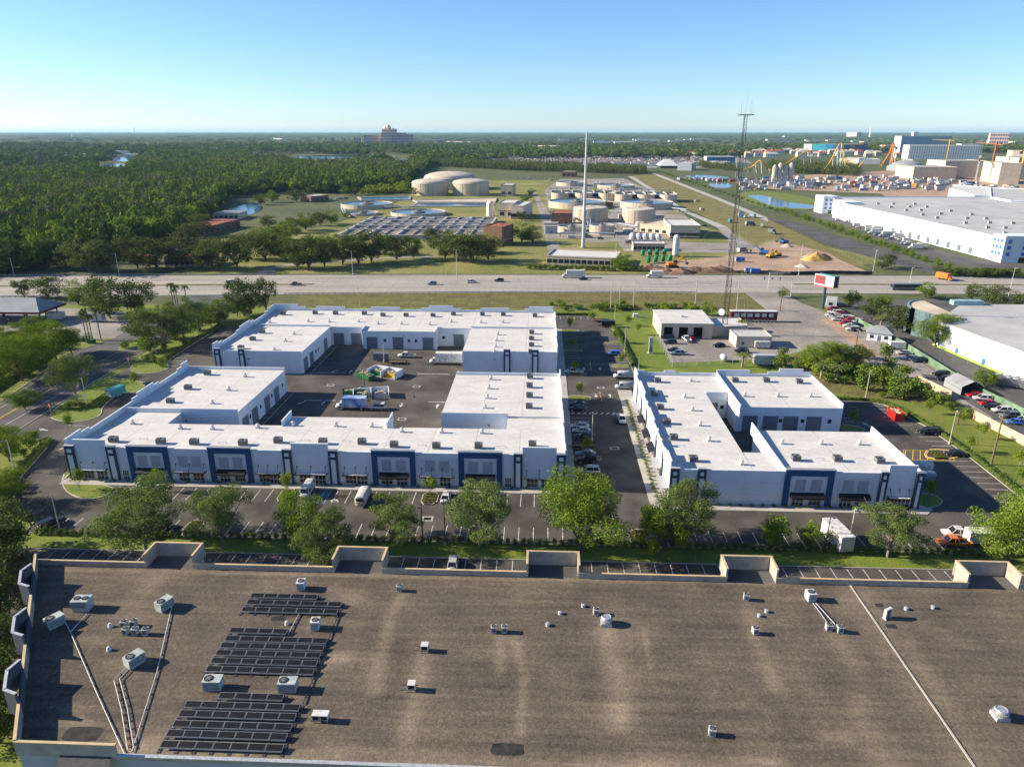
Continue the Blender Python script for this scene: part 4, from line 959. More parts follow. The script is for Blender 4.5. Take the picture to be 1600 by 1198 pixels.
for i, (a, b) in enumerate((((-41.33, 76.18), (-27.32, 76.13)), ((-41.38, 74.80), (-27.37, 74.79)), ((-41.38, 73.34), (-27.43, 73.46)), ((-41.38, 71.93), (-27.48, 71.95)), ((-41.35, 70.39), (-27.49, 70.53)))): solar_row(a, b, ORD[i] + ' full solar row behind the short row of the middle array', g)
g = 'rows of the large south solar array'
solar_row((-37.82, 66.01), (-30.81, 66.15), 'short solar row of four panels in front of the south array', None)
for i, (a, b) in enumerate((((-41.22, 64.60), (-27.40, 64.59)), ((-41.22, 63.20), (-27.44, 63.20)), ((-41.19, 61.67), (-27.34, 61.70)), ((-41.25, 60.30), (-27.32, 60.35)), ((-41.15, 58.83), (-27.43, 58.78)))): solar_row(a, b, ORD[i] + ' full solar row behind the short row of the south array', g)

# ================================================================== vehicles
def loft(secs, n=10, p=3.2):
    """closed skin through super-ellipse cross sections (x, half width, z bottom, z top)"""
    mb = MB(); vs = []
    for x, w, zb, zt in secs:
        for i in range(n):
            t = 2 * math.pi * (i + .5) / n; c, s = math.cos(t), math.sin(t)
            vs.append((x, w * math.copysign(abs(c) ** (2/p), c), (zb + zt)/2 + (zt - zb)/2 * math.copysign(abs(s) ** (2/p), s)))
    k = len(secs); fs = []
    for a in range(k - 1):
        for i in range(n): fs.append((a*n + i, a*n + (i+1) % n, (a+1)*n + (i+1) % n, (a+1)*n + i))
    fs += [tuple(range(n-1, -1, -1)), tuple(range((k-1)*n, k*n))]
    return mb.add(vs, fs)
def cabin(x0b, x0t, x1t, x1b, zb, zt, wb, wt):
    """glass house and the painted roof with pillars over it"""
    b = [(x0b, -wb, zb), (x1b, -wb, zb), (x1b, wb, zb), (x0b, wb, zb), (x0t, -wt, zt), (x1t, -wt, zt), (x1t, wt, zt), (x0t, wt, zt)]
    g = MB().add(b, [(4, 5, 6, 7), (0, 1, 5, 4), (1, 2, 6, 5), (2, 3, 7, 6), (3, 0, 4, 7)])
    r = MB().box(x0t - .05, -wt - .02, zt, x1t + .05, wt + .02, zt + .05)
    for i in range(4): r.tube(b[i], b[i + 4], .055, n=5)
    xm = (x0t + x1t) / 2
    for s in (-1, 1): r.tube((xm - .1, s * (wb + .01), zb), (xm - .1, s * (wt + .01), zt), .05, n=5)
    return g, r
def wheels(root, xs, y, r=.33, w=.22):
    ty = MB().tube((0, -w/2, 0), (0, w/2, 0), r, n=12).mesh('wheel', M['rubber']); rm = MB().tube((0, -w/2 - .012, 0), (0, w/2 + .012, 0), r * .58, n=10).mesh('rim', M['metal'])
    for x in xs:
        for s in (-1, 1):
            o = obj('wheel', ty, root, (x, s * y, r)); obj('rim', rm, o)
def lights(root, xf, xr, y, z, zr=None):
    for s in (-1, 1):
        MB().obox((xf, s*y, z), (.08, .32, .14)).build('headlight', M['hvac_white'], root); MB().obox((xr, s*y, zr or z + .1), (.08, .28, .16)).build('tail_light', M['dumpster_red'], root)
PAINT = {n: mat('paint_' + n, c, .28, var=.02, spec=.5) for n, c in dict(white=(.72, .73, .74), black=(.012, .012, .014), silver=(.36, .38, .40), grey=(.12, .13, .14), blue=(.02, .05, .30), red=(.42, .012, .018), navy=(.02, .03, .07),
        tan=(.40, .34, .26), orange=(.62, .17, .02), teal=(.04, .22, .26), steel=(.16, .22, .30)).items()}
def painted(o): o["painted"] = True; return o
def car_proto(name, body, cab, wx, wy, lf, wr=.33):
    r = proto(name, 'car'); painted(loft(body).build('body', PAINT['white'], r, True))
    g, rf = cabin(*cab); g.build('window', M['car_glass'], r); painted(rf.build('roof', PAINT['white'], r)); wheels(r, wx, wy, wr); lights(r, *lf); return r
SEDAN = car_proto('sedan', [(-2.36, .70, .42, .82), (-2.2, .86, .30, .98), (-1.2, .91, .24, 1.02), (.8, .91, .24, .98), (1.9, .87, .28, .84), (2.25, .78, .34, .74), (2.36, .6, .42, .66)], (-1.85, -1.05, .25, 1.1, .95, 1.42, .82, .62), (-1.4, 1.42), .82, (2.28, -2.3, .6, .62))
SUV = car_proto('suv', [(-2.4, .80, .45, 1.0), (-2.3, .93, .36, 1.12), (-1.0, .96, .32, 1.14), (.9, .96, .32, 1.10), (2.0, .92, .36, 1.0), (2.35, .82, .42, .88), (2.44, .66, .5, .78)], (-2.25, -1.95, .35, 1.2, 1.08, 1.72, .87, .70), (-1.45, 1.48), .86, (2.36, -2.36, .66, .72), .38)
def pickup():
    r = proto('pickup_truck', 'pickup')
    painted(loft([(-.4, .95, .42, 1.12), (.6, .97, .40, 1.14), (1.9, .96, .42, 1.12), (2.75, .92, .46, 1.0), (2.9, .8, .52, .92)]).build('body', PAINT['white'], r, True))
    g, rf = cabin(-.5, -.35, .95, 1.6, 1.1, 1.82, .88, .74); g.build('window', M['car_glass'], r); painted(rf.build('roof', PAINT['white'], r))
    b = MB().box(-2.9, -.97, .5, -.45, .97, .72).box(-2.9, -.97, .72, -.45, -.86, 1.12).box(-2.9, .86, .72, -.45, .97, 1.12).box(-2.9, -.86, .72, -2.8, .86, 1.12).box(-.55, -.86, .72, -.45, .86, 1.12)
    painted(b.build('bed', PAINT['white'], r)); MB().box(-2.78, -.85, .722, -.56, .85, .74).build('bed_liner', M['rubber'], r)
    wheels(r, (-1.75, 1.85), .86, .40, .28); lights(r, 2.86, -2.9, .7, .78, .95); return r
PICKUP = pickup()
def van():
    r = proto('cargo_van', 'van')
    painted(loft([(-2.8, .9, .45, 2.2), (-2.7, .98, .40, 2.35), (1.0, .98, .40, 2.35), (1.6, .96, .4, 2.2), (2.15, .94, .42, 1.35), (2.75, .86, .46, 1.1), (2.85, .7, .55, .95)], 12, 5).build('body', PAINT['white'], r, True))
    MB().add([(1.66, -.78, 2.1), (1.66, .78, 2.1), (2.2, .84, 1.42), (2.2, -.84, 1.42)], [(0, 1, 2, 3)]).build('windscreen', M['car_glass'], r)
    for s in (-1, 1): MB().box(.7, s*.975 - .02, 1.35, 1.6, s*.975 + .02, 1.95).build('window', M['car_glass'], r)
    MB().box(-2.83, -.75, 1.4, -2.80, .75, 2.0).build('rear_window', M['car_glass'], r)
    wheels(r, (-1.7, 1.8), .84, .37, .26); lights(r, 2.8, -2.8, .68, .85, 1.1); return r
VAN = van()
def box_truck(L=6.2, name='box_truck', boxh=3.5):
    r = proto(name, 'truck')
    painted(loft([(L/2 + .1, .95, .6, 2.25), (L/2 + .8, 1.0, .55, 2.35), (L/2 + 1.25, 1.0, .55, 1.6), (L/2 + 2.0, .9, .6, 1.35), (L/2 + 2.1, .75, .7, 1.2)], 10, 4).build('cab', PAINT['white'], r, True))
    MB().add([(L/2 + .82, -.85, 2.22), (L/2 + .82, .85, 2.22), (L/2 + 1.3, .88, 1.58), (L/2 + 1.3, -.88, 1.58)], [(0, 1, 2, 3)]).build('windscreen', M['car_glass'], r)
    for s in (-1, 1): MB().box(L/2 + .25, s*.985 - .02, 1.45, L/2 + .85, s*.985 + .02, 2.05).build('window', M['car_glass'], r)
    painted(MB().box(-L/2, -1.22, .95, L/2, 1.22, boxh).box(-L/2, -1.25, boxh, L/2, 1.25, boxh + .05).build('cargo_box', PAINT['white'], r))
    MB().box(-L/2 - .03, -1.1, 1.05, -L/2 - .005, 1.1, boxh - .15).build('rear_door', M['galv'], r); MB().box(-L/2, -.45, .6, L/2 + .4, .45, .94).build('chassis', M['steel_dark'], r)
    wheels(r, (-L/2 + 1.2, L/2 + 1.1), .98, .45, .3); lights(r, L/2 + 2.06, -L/2, .72, .85, .8); return r
BOXTRUCK = box_truck(); LONGTRUCK = box_truck(9.5, 'long_box_truck', 3.9)
def trailer(L, W, H, z0=.5, axle=0.0):
    r = proto('enclosed_trailer', 'trailer')
    painted(MB().box(-L/2, -W/2, z0, L/2, W/2, z0 + H).box(-L/2 - .03, -W/2 - .03, z0 + H, L/2 + .03, W/2 + .03, z0 + H + .05).build('box', PAINT['white'], r))
    MB().box(-L/2 - .03, -W/2 + .12, z0 + .1, -L/2 - .005, W/2 - .12, z0 + H - .15).build('rear_door', M['galv'], r)
    MB().tube((L/2, -.5, z0), (L/2 + 1.2, 0, z0), .06, n=6).tube((L/2, .5, z0), (L/2 + 1.2, 0, z0), .06, n=6).tube((L/2 + 1.1, 0, 0), (L/2 + 1.1, 0, z0), .05, n=6).build('tow_bar', M['steel_dark'], r)
    wheels(r, (axle - .45, axle + .45), W/2 - .1, .34, .2); return r
TRAILER = trailer(5.0, 2.2, 2.1); BIGTRAILER = trailer(6.8, 2.5, 2.9, .6)
def flat_trailer():
    r = proto('flat_trailer', 'trailer')
    MB().box(-2.8, -1.1, .55, 2.8, 1.1, .68).build('deck', M['wood_pole'], r); MB().box(-2.85, -1.15, .5, 2.85, -1.1, .95).box(-2.85, 1.1, .5, 2.85, 1.15, .95).build('side_rail', M['steel_dark'], r)
    MB().tube((2.8, -.5, .55), (4.0, 0, .55), .06, n=6).tube((2.8, .5, .55), (4.0, 0, .55), .06, n=6).tube((3.9, 0, 0), (3.9, 0, .55), .05, n=6).build('tow_bar', M['steel_dark'], r); wheels(r, (-.4, .4), 1.0, .34, .2); return r
FLAT = flat_trailer()
def bus():
    r = proto('bus', 'bus')
    painted(loft([(-6.0, 1.2, .4, 3.0), (-5.9, 1.27, .32, 3.1), (5.8, 1.27, .32, 3.1), (6.0, 1.2, .4, 2.9)], 12, 7).build('body', PAINT['white'], r))
    for s in (-1, 1):
        for k in range(7): MB().box(-5.2 + k*1.5, s*1.28 - .02, 1.5, -3.85 + k*1.5, s*1.28 + .02, 2.6).build('window', M['car_glass'], r)
    MB().box(5.98, -1.05, 1.3, 6.03, 1.05, 2.7).build('windscreen', M['car_glass'], r); wheels(r, (-3.6, 3.9), 1.1, .48, .3); lights(r, 6.0, -6.0, .9, .7); return r
BUS = bus()
def park(P, p, rz, paint, label, cat, group=None, z=.03, scale=None):
    return copy_tree(P, (p[0], p[1], z), R(rz), label, cat, group, scale, PAINT[paint])
E0 = 180  # nose to the west
# drive between the two warehouses
park(SEDAN, (10.52, 182.25), E0, 'black', 'black sedan at the planted kerb end beside the drive', 'car'); park(SUV, (10.18, 178.44), E0, 'black', 'black car parked south of another black one by the zebra crossing', 'car')
park(SEDAN, (10.31, 167.03), E0, 'white', 'white sedan first in the row south of the zebra crossing', 'car'); park(SEDAN, (10.49, 163.98), E0, 'white', 'white sedan beside a young tree in the drive row', 'car')
park(SUV, (11.08, 160.27), E0, 'navy', 'dark blue car between a young tree and an open trailer', 'car'); park(SEDAN, (10.85, 150.41), E0, 'steel', 'grey blue sedan between the open trailer and a black car', 'car')
park(SUV, (10.95, 147.02), E0, 'black', 'black car between a grey blue sedan and a white wagon', 'car'); park(SUV, (11.06, 141.56), E0, 'white', 'white wagon at the south end of the drive row', 'car')
t = park(FLAT, (10.63, 154.65), E0, 'white', 'low open trailer with pale deck in the drive row', 'trailer')
park(PICKUP, (10.61, 210.18), E0, 'white', 'white pickup parked in the shade of the rear east wing', 'pickup'); park(SUV, (24.49, 229.56), E0, 'blue', 'bright blue car across from the shaded stalls', 'car')
park(VAN, (25.23, 205.92), 180, 'white', 'white cargo van at the corner kerb by the smaller warehouse', 'van'); park(VAN, (24.77, 196.19), 180, 'silver', 'silver van with the red marked rear beside the smaller warehouse', 'van')
park(PICKUP, (21.32, 171.73), -88, 'white', 'white utility truck driving down the drive', 'pickup'); park(TRAILER, (25.89, 266.10), 180, 'black', 'black enclosed trailer at the hedge end of the back lot', 'trailer'); park(FLAT, (24.03, 273.82), 180, 'black', 'low dark trailer beside the black enclosed trailer', 'trailer')
# west side
park(SUV, (-114.22, 192.62), 60, 'black', 'black car turning past the flower island', 'car'); park(TRAILER, (-120.23, 184.31), 75, 'teal', 'small white and teal trailer on the island kerb', 'trailer')
# front stalls
park(VAN, (-47.81, 129.43), -90, 'white', 'white van nosed to the front pavement behind a young tree', 'van')
park(VAN, (-35.48, 127.23), 90, 'white', 'white passenger shuttle parked by the wheelchair bay', 'van', scale=(1.15, 1.05, 1.1)); park(SEDAN, (-18.85, 128.46), 90, 'white', 'white compact with dark glass beside the flower island', 'car')
park(SUV, (-92.53, 114.88), 60, 'black', 'black SUV in the corner stall under the leaning lamp post', 'car'); park(SEDAN, (-74.71, 113.77), 70, 'white', 'white sedan half under the big spreading oak', 'car'); park(PICKUP, (-71.23, 113.47), 70, 'black', 'black pickup under the spreading oak', 'pickup')
park(SEDAN, (-14.58, 104.97), 92, 'silver', 'silver blue sedan alone behind the gravel roof parapet', 'car')
park(SUV, (21.25, 115.09), 80, 'blue', 'blue car half hidden under the bright green maple', 'car')
# south east corner
park(BIGTRAILER, (54.38, 114.74), 98, 'white', 'tall white box trailer beside the grey lamp post', 'trailer'); park(PICKUP, (78.11, 118.34), 175, 'white', 'white crew pickup towing a white cargo trailer', 'pickup')
park(PICKUP, (75.51, 115.19), 178, 'orange', 'orange fronted pickup beside the hedge', 'pickup'); park(TRAILER, (80.77, 116.26), 178, 'white', 'white cargo trailer hitched behind the crew pickup', 'trailer')
park(SUV, (96.53, 166.56), 180, 'black', 'black SUV beside the yellow hatched island', 'car'); park(SEDAN, (96.51, 153.97), 180, 'black', 'black car in the first stall past the yellow hatching', 'car')
park(VAN, (81.96, 140.56), 180, 'steel', 'pale blue van in the shade of the smaller warehouse, front one', 'van'); park(VAN, (83.98, 145.53), 180, 'white', 'white van in the shade of the smaller warehouse, rear one', 'van')
# courtyard
park(TRAILER, (-51.97, 220.49), 180, 'grey', 'dark grey enclosed trailer in the courtyard', 'trailer'); park(PICKUP, (-44.45, 224.32), 180, 'white', 'white pickup towing the dark trailer in the courtyard', 'pickup')
park(LONGTRUCK, (-28.87, 217.53), 180, 'white', 'white box truck backed up to the east courtyard wing', 'truck'); park(FLAT, (-46.31, 217.31), 0, 'white', 'white low utility trailer beside the dumpster pens', 'trailer')
bt = park(BOXTRUCK, (-49.87, 177.25), 180, 'white', 'white and blue box truck beside the near dumpster pen', 'truck')
for c in bt.children:
    if c.name.startswith('cargo_box'): c.material_slots[0].material = mat('paint_truck_blue', (.06, .16, .42), .4, var=.5, scale=.5, tint=(.55, .62, .72))
park(SUV, (-43.88, 177.50), 180, 'white', 'white wagon parked behind the blue sided box truck', 'car')
# highway
def hwp(px, py=0): return px
g = None
park(PICKUP, (-119.83, 338.32), 178, 'grey', 'dark grey pickup alone on the highway', 'pickup', z=.04); park(SUV, (-53.53, 342.62), 180, 'steel', 'blue grey SUV on the highway', 'car', z=.04); park(SUV, (-34.53, 348.09), 0, 'white', 'white SUV on the highway ahead of a black one', 'car', z=.04)
park(SUV, (-21.05, 351.84), 180, 'black', 'black SUV on the highway behind a white one', 'car', z=.04); park(LONGTRUCK, (17.48, 363.35), 182, 'white', 'white long box truck on the far highway lanes', 'truck', z=.04); park(SEDAN, (21.12, 357.66), 182, 'navy', 'dark sedan passing the long white truck', 'car', z=.04)
park(BOXTRUCK, (59.23, 365.08), 182, 'white', 'short white box truck on the far highway lanes', 'truck', z=.04); park(SUV, (-246.56, 342.46), 184, 'black', 'black SUV on the highway beyond the gas station', 'car', z=.04); park(SUV, (-153.30, 341.58), 4, 'white', 'white SUV leaving the highway side road', 'car', z=.04)
park(BUS, (172.84, 340.10), 181, 'grey', 'long dark windowed city bus on the near highway lanes', 'bus', z=.04, scale=(1.15, 1, 1)); park(BOXTRUCK, (203.19, 366.06), -60, 'orange', 'orange dump truck turning off the access road', 'truck', z=.04)
# used car lot along the green fence
lot_cars = [(400,336,'red'),(407,352,'silver'),(440,345,'black'),(395,375,'white'),(437,372,'red'),(470,355,'black'),(433,400,'white'),(470,378,'navy'),(503,385,'white'),(480,425,'red'),(535,405,'white'),(520,420,'silver'),(527,460,'white'),(545,432,'navy')]
spots = [(122.28, 296.88), (121.03, 292.36), (123.98, 294.42), (117.87, 286.02), (120.91, 286.94), (124.88, 291.70), (117.82, 279.54), (122.43, 285.42), (123.83, 283.64), (118.33, 273.35), (124.11, 278.54), (120.60, 273.20), (117.87, 265.06), (121.59, 270.84)]
for i, (q, (_, _, c)) in enumerate(zip(spots, lot_cars)):
    park(SUV if i % 3 == 0 else SEDAN, q, 178 + rr.uniform(-8, 8), c, c + ' car in the dealer rows under the billboard', 'car', c + ' cars in the dealer rows')
for q, P, c, lab in (((122.49, 234.88), SEDAN, 'silver', 'silver car first in line past the white shed'), ((123.02, 240.91), TRAILER, 'white', 'white trailer beside the white shed'), ((121.37, 228.05), SUV, 'steel', 'grey blue car next to a dark one by the fence'), ((123.13, 226.06), SUV, 'navy', 'dark car last in line by the fence'),
        ((123.16, 212.19), SUV, 'black', 'black SUV in front of the dark carport, rear one'), ((122.01, 207.67), SUV, 'black', 'black SUV in front of the dark carport, front one'), ((123.20, 193.70), SEDAN, 'red', 'red car nearest the dark carport'), ((123.76, 191.18), SUV, 'white', 'white car between two red ones behind the tan wall'),
        ((123.20, 187.69), SEDAN, 'red', 'red car between white and black behind the tan wall'), ((122.55, 184.78), SEDAN, 'black', 'black car behind the tan wall'), ((123.66, 182.14), SUV, 'white', 'white car south of the black one behind the tan wall'), ((123.64, 178.63), SUV, 'grey', 'grey car behind the tan wall'),
        ((122.27, 174.00), SEDAN, 'blue', 'small blue car behind the tan wall'), ((124.95, 174.97), SUV, 'white', 'white car at the south end behind the tan wall')):
    park(P, q, 176 + rr.uniform(-6, 6), c, lab, 'trailer' if P is TRAILER else 'car')
for i, (q, c) in enumerate((((121.59, 290.74), 'white'), ((123.25, 289.99), 'red'), ((120.57, 281.95), 'white'), ((124.79, 288.17), 'black'), ((121.47, 278.18), 'red'), ((123.97, 282.10), 'white'), ((124.31, 276.30), 'silver'), ((118.62, 270.24), 'white'), ((118.38, 283.16), 'silver'), ((118.58, 264.18), 'navy'))): park(SEDAN if i % 2 else SUV, q, 178 + rr.uniform(-8, 8), c, c + ' car in the dealer rows under the billboard', 'car', c + ' cars in the dealer rows')
# repair shop yard
for q, P, c, a, lab in (((45.99, 250.82), SUV, 'black', 180, 'black car parked against the shop wall'), ((45.91, 244.40), SUV, 'navy', 180, 'dark blue car in the shop yard'), ((52.38, 247.94), PICKUP, 'white', 100, 'white pickup in front of the shop bays'), ((54.85, 251.83), SEDAN, 'red', 90, 'red car tucked beside the pickup at the shop'),
        ((45.65, 234.65), SEDAN, 'black', 180, 'black sedan by the shop yard fence'), ((46.09, 230.97), SUV, 'steel', 180, 'silver blue car by the shop yard fence'), ((62.32, 241.10), SEDAN, 'black', 200, 'black car at the grass corner near the mast'), ((68.35, 234.48), SUV, 'black', 180, 'black SUV on the shop lane')):
    park(P, q, a, c, lab, 'pickup' if P is PICKUP else 'car')
park(TRAILER, (76.65, 239.94), 0, 'white', 'white generator trailer beside the tan hut', 'trailer'); park(BIGTRAILER, (71.98, 220.89), 0, 'silver', 'silver container beside a palm behind the fence', 'container')
# gas station
park(TRAILER, (-193.11, 268.13), 0, 'white', 'white trailer under the edge of the gas station canopy', 'trailer', scale=1.2); park(BIGTRAILER, (-175.63, 265.82), 0, 'silver', 'silver container truck body beside the gas station trees', 'container')

# ================================================================== dumpsters and pens
def dumpster(p, rz, m, label, L=6.0, W=2.3, H=1.7, junk=True):
    t = thing('dumpster', label, 'dumpster', (p[0], p[1], .03), R(rz))
    b = MB(); 
    b.add([(-L/2, -W/2, .2), (L/2, -W/2, .2), (L/2, W/2, .2), (-L/2, W/2, .2), (-L/2 - .15, -W/2 - .1, H), (L/2 + .15, -W/2 - .1, H), (L/2 + .15, W/2 + .1, H), (-L/2 - .15, W/2 + .1, H),
           (-L/2 - .05, -W/2, H), (L/2 + .05, -W/2, H), (L/2 + .05, W/2, H), (-L/2 - .05, W/2, H), (-L/2 + .1, -W/2 + .1, .3), (L/2 - .1, -W/2 + .1, .3), (L/2 - .1, W/2 - .1, .3), (-L/2 + .1, W/2 - .1, .3)],
          [(0,3,2,1),(0,1,5,4),(1,2,6,5),(2,3,7,6),(3,0,4,7),(4,5,9,8),(5,6,10,9),(6,7,11,10),(7,4,8,11),(8,9,13,12),(9,10,14,13),(10,11,15,14),(11,8,12,15),(12,13,14,15)])
    b.build('bin', M[m], t)
    for k in range(6):
        x = -L/2 + .3 + k * (L - .6) / 5
        for s in (-1, 1): MB().box(x - .06, s*(W/2 + .09) - .05, .2, x + .06, s*(W/2 + .09) + .05, H).build('rib', M[m], t)
    for x in (-L/2 + .5, L/2 - .5): MB().box(x - .1, -W/2, 0, x + .1, W/2, .2).build('skid', M['steel_dark'], t)
    if junk:
        jr = random.Random(int(p[0] * 10)); j = MB()
        for k in range(26): j.obox((jr.uniform(-L/2 + .5, L/2 - .5), jr.uniform(-W/2 + .4, W/2 - .4), H - .35 + jr.uniform(-.1, .35)), (jr.uniform(.3, 1.1), jr.uniform(.2, .7), jr.uniform(.1, .4)), jr.uniform(0, 3), 0, jr.uniform(-.4, .4))
        o = j.build('rubbish', M['rubbish'], t); o["kind"] = "stuff"
dumpster((-52.97, 202.30), -38, 'dumpster_green', 'long green dumpster full of rubbish by the far pen'); dumpster((-53.12, 188.32), 18, 'dumpster_green', 'long green dumpster full of rubbish by the near pen')
dumpster((93.18, 176.53), 88, 'dumpster_red', 'bright red open dumpster in the east lot', 4.6, 2.3, 2.3)
def pen(p, rz, label, m2):
    t = thing('dumpster_pen', label, 'enclosure', (p[0], p[1], .03), R(rz))
    for x0, y0, x1, y1 in ((-5, 2.3, 5, 2.5), (-5, -2.3, -4.8, 2.3), (-.1, -2.3, .1, 2.3), (4.8, -2.3, 5, 2.3)): MB().box(x0, y0, 0, x1, y1, 2.1).build('pen_wall', M['wall_white'], t)
    for x in (-2.5, 2.5): MB().box(x - 2.2, -2.2, 0, x + 2.2, 2.2, .02).build('pen_floor', M['concrete_old'], t)
    for s, mm in ((-2.5, 'dumpster_green'), (2.5, m2)):
        d = thing('bin_container', 'container of loose waste inside the ' + ('far' if rz < 0 else 'near') + ' white pen, ' + ('yellow' if mm == 'yellow_mach' else 'green' if s < 0 else 'grey') + ' one', 'bin', (p[0] + s*math.cos(R(rz)), p[1] + s*math.sin(R(rz)), .06), R(rz))
        MB().box(-1.6, -1.2, 0, 1.6, 1.2, 1.25).build('bin', M[mm], d); jr = random.Random(int(s * 10 + p[1])); j = MB()
        for k in range(14): j.obox((jr.uniform(-1.3, 1.3), jr.uniform(-.9, .9), 1.3 + jr.uniform(-.05, .25)), (jr.uniform(.3, .9), jr.uniform(.2, .6), jr.uniform(.1, .4)), jr.uniform(0, 3))
        o = j.build('rubbish', M['rubbish'], d); o["kind"] = "stuff"
pen((-47.75, 205.54), -22, 'white walled double pen for waste in the far half of the courtyard', 'yellow_mach'); pen((-47.64, 186.60), 14, 'white walled double pen for waste beside the blue box truck', 'galv')

# ================================================================== poles, lamps, signs
def lamp_post(p, h, label, m='pole_grey', arm=(0, -1.2), group=None, r=.14):
    t = thing('lamp_post', label, 'lamp post', (p[0], p[1], 0), 0, group)
    MB().tube((0, 0, 0), (0, 0, .7), .3, n=10).build('footing', M['concrete'], t); MB().tube((0, 0, .7), (0, 0, h), r, r*.6, 10).build('pole', M[m], t)
    a = MB().tube((0, 0, h - .15), (arm[0], arm[1], h + .1), .05, n=6).build('arm', M[m], t); MB().obox((arm[0]*1.15, arm[1]*1.15, h + .1), (.4, .75, .14)).build('lamp_head', M['steel_dark'], a)
for q, h, lab, m in (((55.65, 112.59), 8.79, 'tall pale concrete lamp post beside the white box trailer', 'concrete'), ((51.66, 112.68), 7.37, 'black lamp post in the hedge by the box trailer', 'steel_dark'),
        ((98.66, 160.54), 8.72, 'tall pale lamp post at the yellow kerb island', 'concrete'), ((91.70, 191.11), 8.57, 'pale lamp post behind the east lot hedge', 'concrete'),
        ((-123.06, 175.40), 8.56, 'pale lamp post on the shrub island by the west road', 'concrete'), ((-130.33, 225.65), 5.65, 'pale lamp post on the tree island by the west road', 'concrete'), ((-124.90, 245.85), 8.43, 'pale lamp post by the long west hedge', 'concrete'),
        ((-89.56, 112.77), 8.12, 'tall pale lamp post at the south west corner stalls', 'concrete'), ((-115.55, 136.68), 7.93, 'pale lamp post in the shrubs west of the curved kerb', 'concrete'), ((-97.66, 113.01), 5.97, 'thin black lamp post west of the corner stalls', 'steel_dark'),
        ((-21.15, 112.84), 7.66, 'black lamp post in the front hedge near the drain', 'steel_dark'), ((-16.85, 111.67), 9.22, 'black lamp post in the front hedge beside an oak', 'steel_dark'),
        ((12.85, 159.13), 7.44, 'pale lamp post between cars in the drive row', 'concrete'), ((28.75, 233.20), 9.02, 'pale lamp post in the hedge line of the back lot', 'concrete'), ((28.84, 270.61), 7.99, 'pale lamp post at the end of the back lot hedge', 'concrete'), ((30.98, 213.33), 4.54, 'short pale lamp post behind the smaller warehouse', 'concrete'),
        ((-78.11, 297.28), 7.71, 'pale lamp post on the verge behind the back wing', 'concrete'), ((-50.89, 219.16), 6.54, 'pale lamp post in the middle of the courtyard', 'concrete'), ((-50.11, 189.30), 6.5, 'dark lamp post at the near dumpster pen', 'steel_dark')):
    lamp_post(q, h, lab, m)
for i, (q, h) in enumerate((((-273.35, 355.15), 9.56), ((-219.37, 358.26), 11.88), ((-98.49, 365.47), 12.77), ((-43.34, 360.43), 14.33), ((46.44, 449.39), 10.91), ((134.12, 374.27), 15.78), ((177.92, 387.35), 11.56), ((178.97, 349.61), 9.00), ((213.05, 327.85), 13.20))):
    lamp_post(q, h, 'slender grey lamp post along the highway verge', 'pole_grey', (0, -2.2), 'lamp posts along the highway')
def utility_pole(p, h, label, m='concrete', cross=True, group=None):
    t = thing('utility_pole', label, 'utility pole', (p[0], p[1], 0), 0, group); MB().tube((0, 0, 0), (0, 0, h), .24, .15, 9).build('pole', M[m], t)
    if cross:
        c = MB().box(-.07, -1.2, h - .9, .07, 1.2, h - .75).build('crossarm', M['wood_pole'], t)
        for y in (-1.1, 0, 1.1): MB().tube((0, y, h - .75), (0, y, h - .5), .06, n=6).build('insulator', M['hvac_white'], c)
    return (p[0], p[1], h)
hp = [utility_pole(q, h, 'tall pale utility pole on the bank below the highway', 'concrete', True, 'utility poles on the bank') for q, h in (((29.40, 294.44), 11.62), ((33.11, 294.60), 11.62), ((39.06, 295.42), 11.84), ((65.00, 296.50), 12.18), ((82.10, 295.21), 11.57))]
wp = [utility_pole(q, h, lab, 'wood_pole') for q, h, lab in (((102.07, 149.50), 12.03, 'brown wooden utility pole on the lawn by the tan wall'), ((107.31, 173.17), 3.99, 'short wooden utility pole at the gap of the tan wall'), ((106.29, 234.57), 8.96, 'wooden utility pole at the gravel lane'), ((100.40, 295.97), 10.23, 'brown wooden pole at the yard corner by the highway'))]
def wires(a, b, label, n=2, sag=.03):
    t = thing('power_line', label, 'wire', (0, 0, 0))
    for k in range(n):
        off = (k - (n-1)/2) * 1.0; L = math.dist(a[:2], b[:2]); mb = MB(); prev = None
        for i in range(9):
            f = i / 8; p = (a[0] + (b[0]-a[0])*f, a[1] + (b[1]-a[1])*f + off*.4, a[2] - .5 + (b[2]-a[2])*f - 4*sag*L*f*(1-f) + off*.05)
            if prev: mb.tube(prev, p, .02, n=4, caps=False)
            prev = p
        mb.build('wire', M['steel_dark'], t)
wires(hp[2], hp[3], 'power lines between the two bank poles above the repair shop'); wires(hp[3], hp[4], 'power lines from the bank pole past the mast'); wires(wp[2], wp[0], 'power lines over the scrub towards the lawn pole', 3, .015); wires(wp[3], wp[2], 'power lines over the repair yard', 2, .015); wires(wp[0], (112, 70, 12), 'power lines leaving the lawn pole southwards', 3, .01)
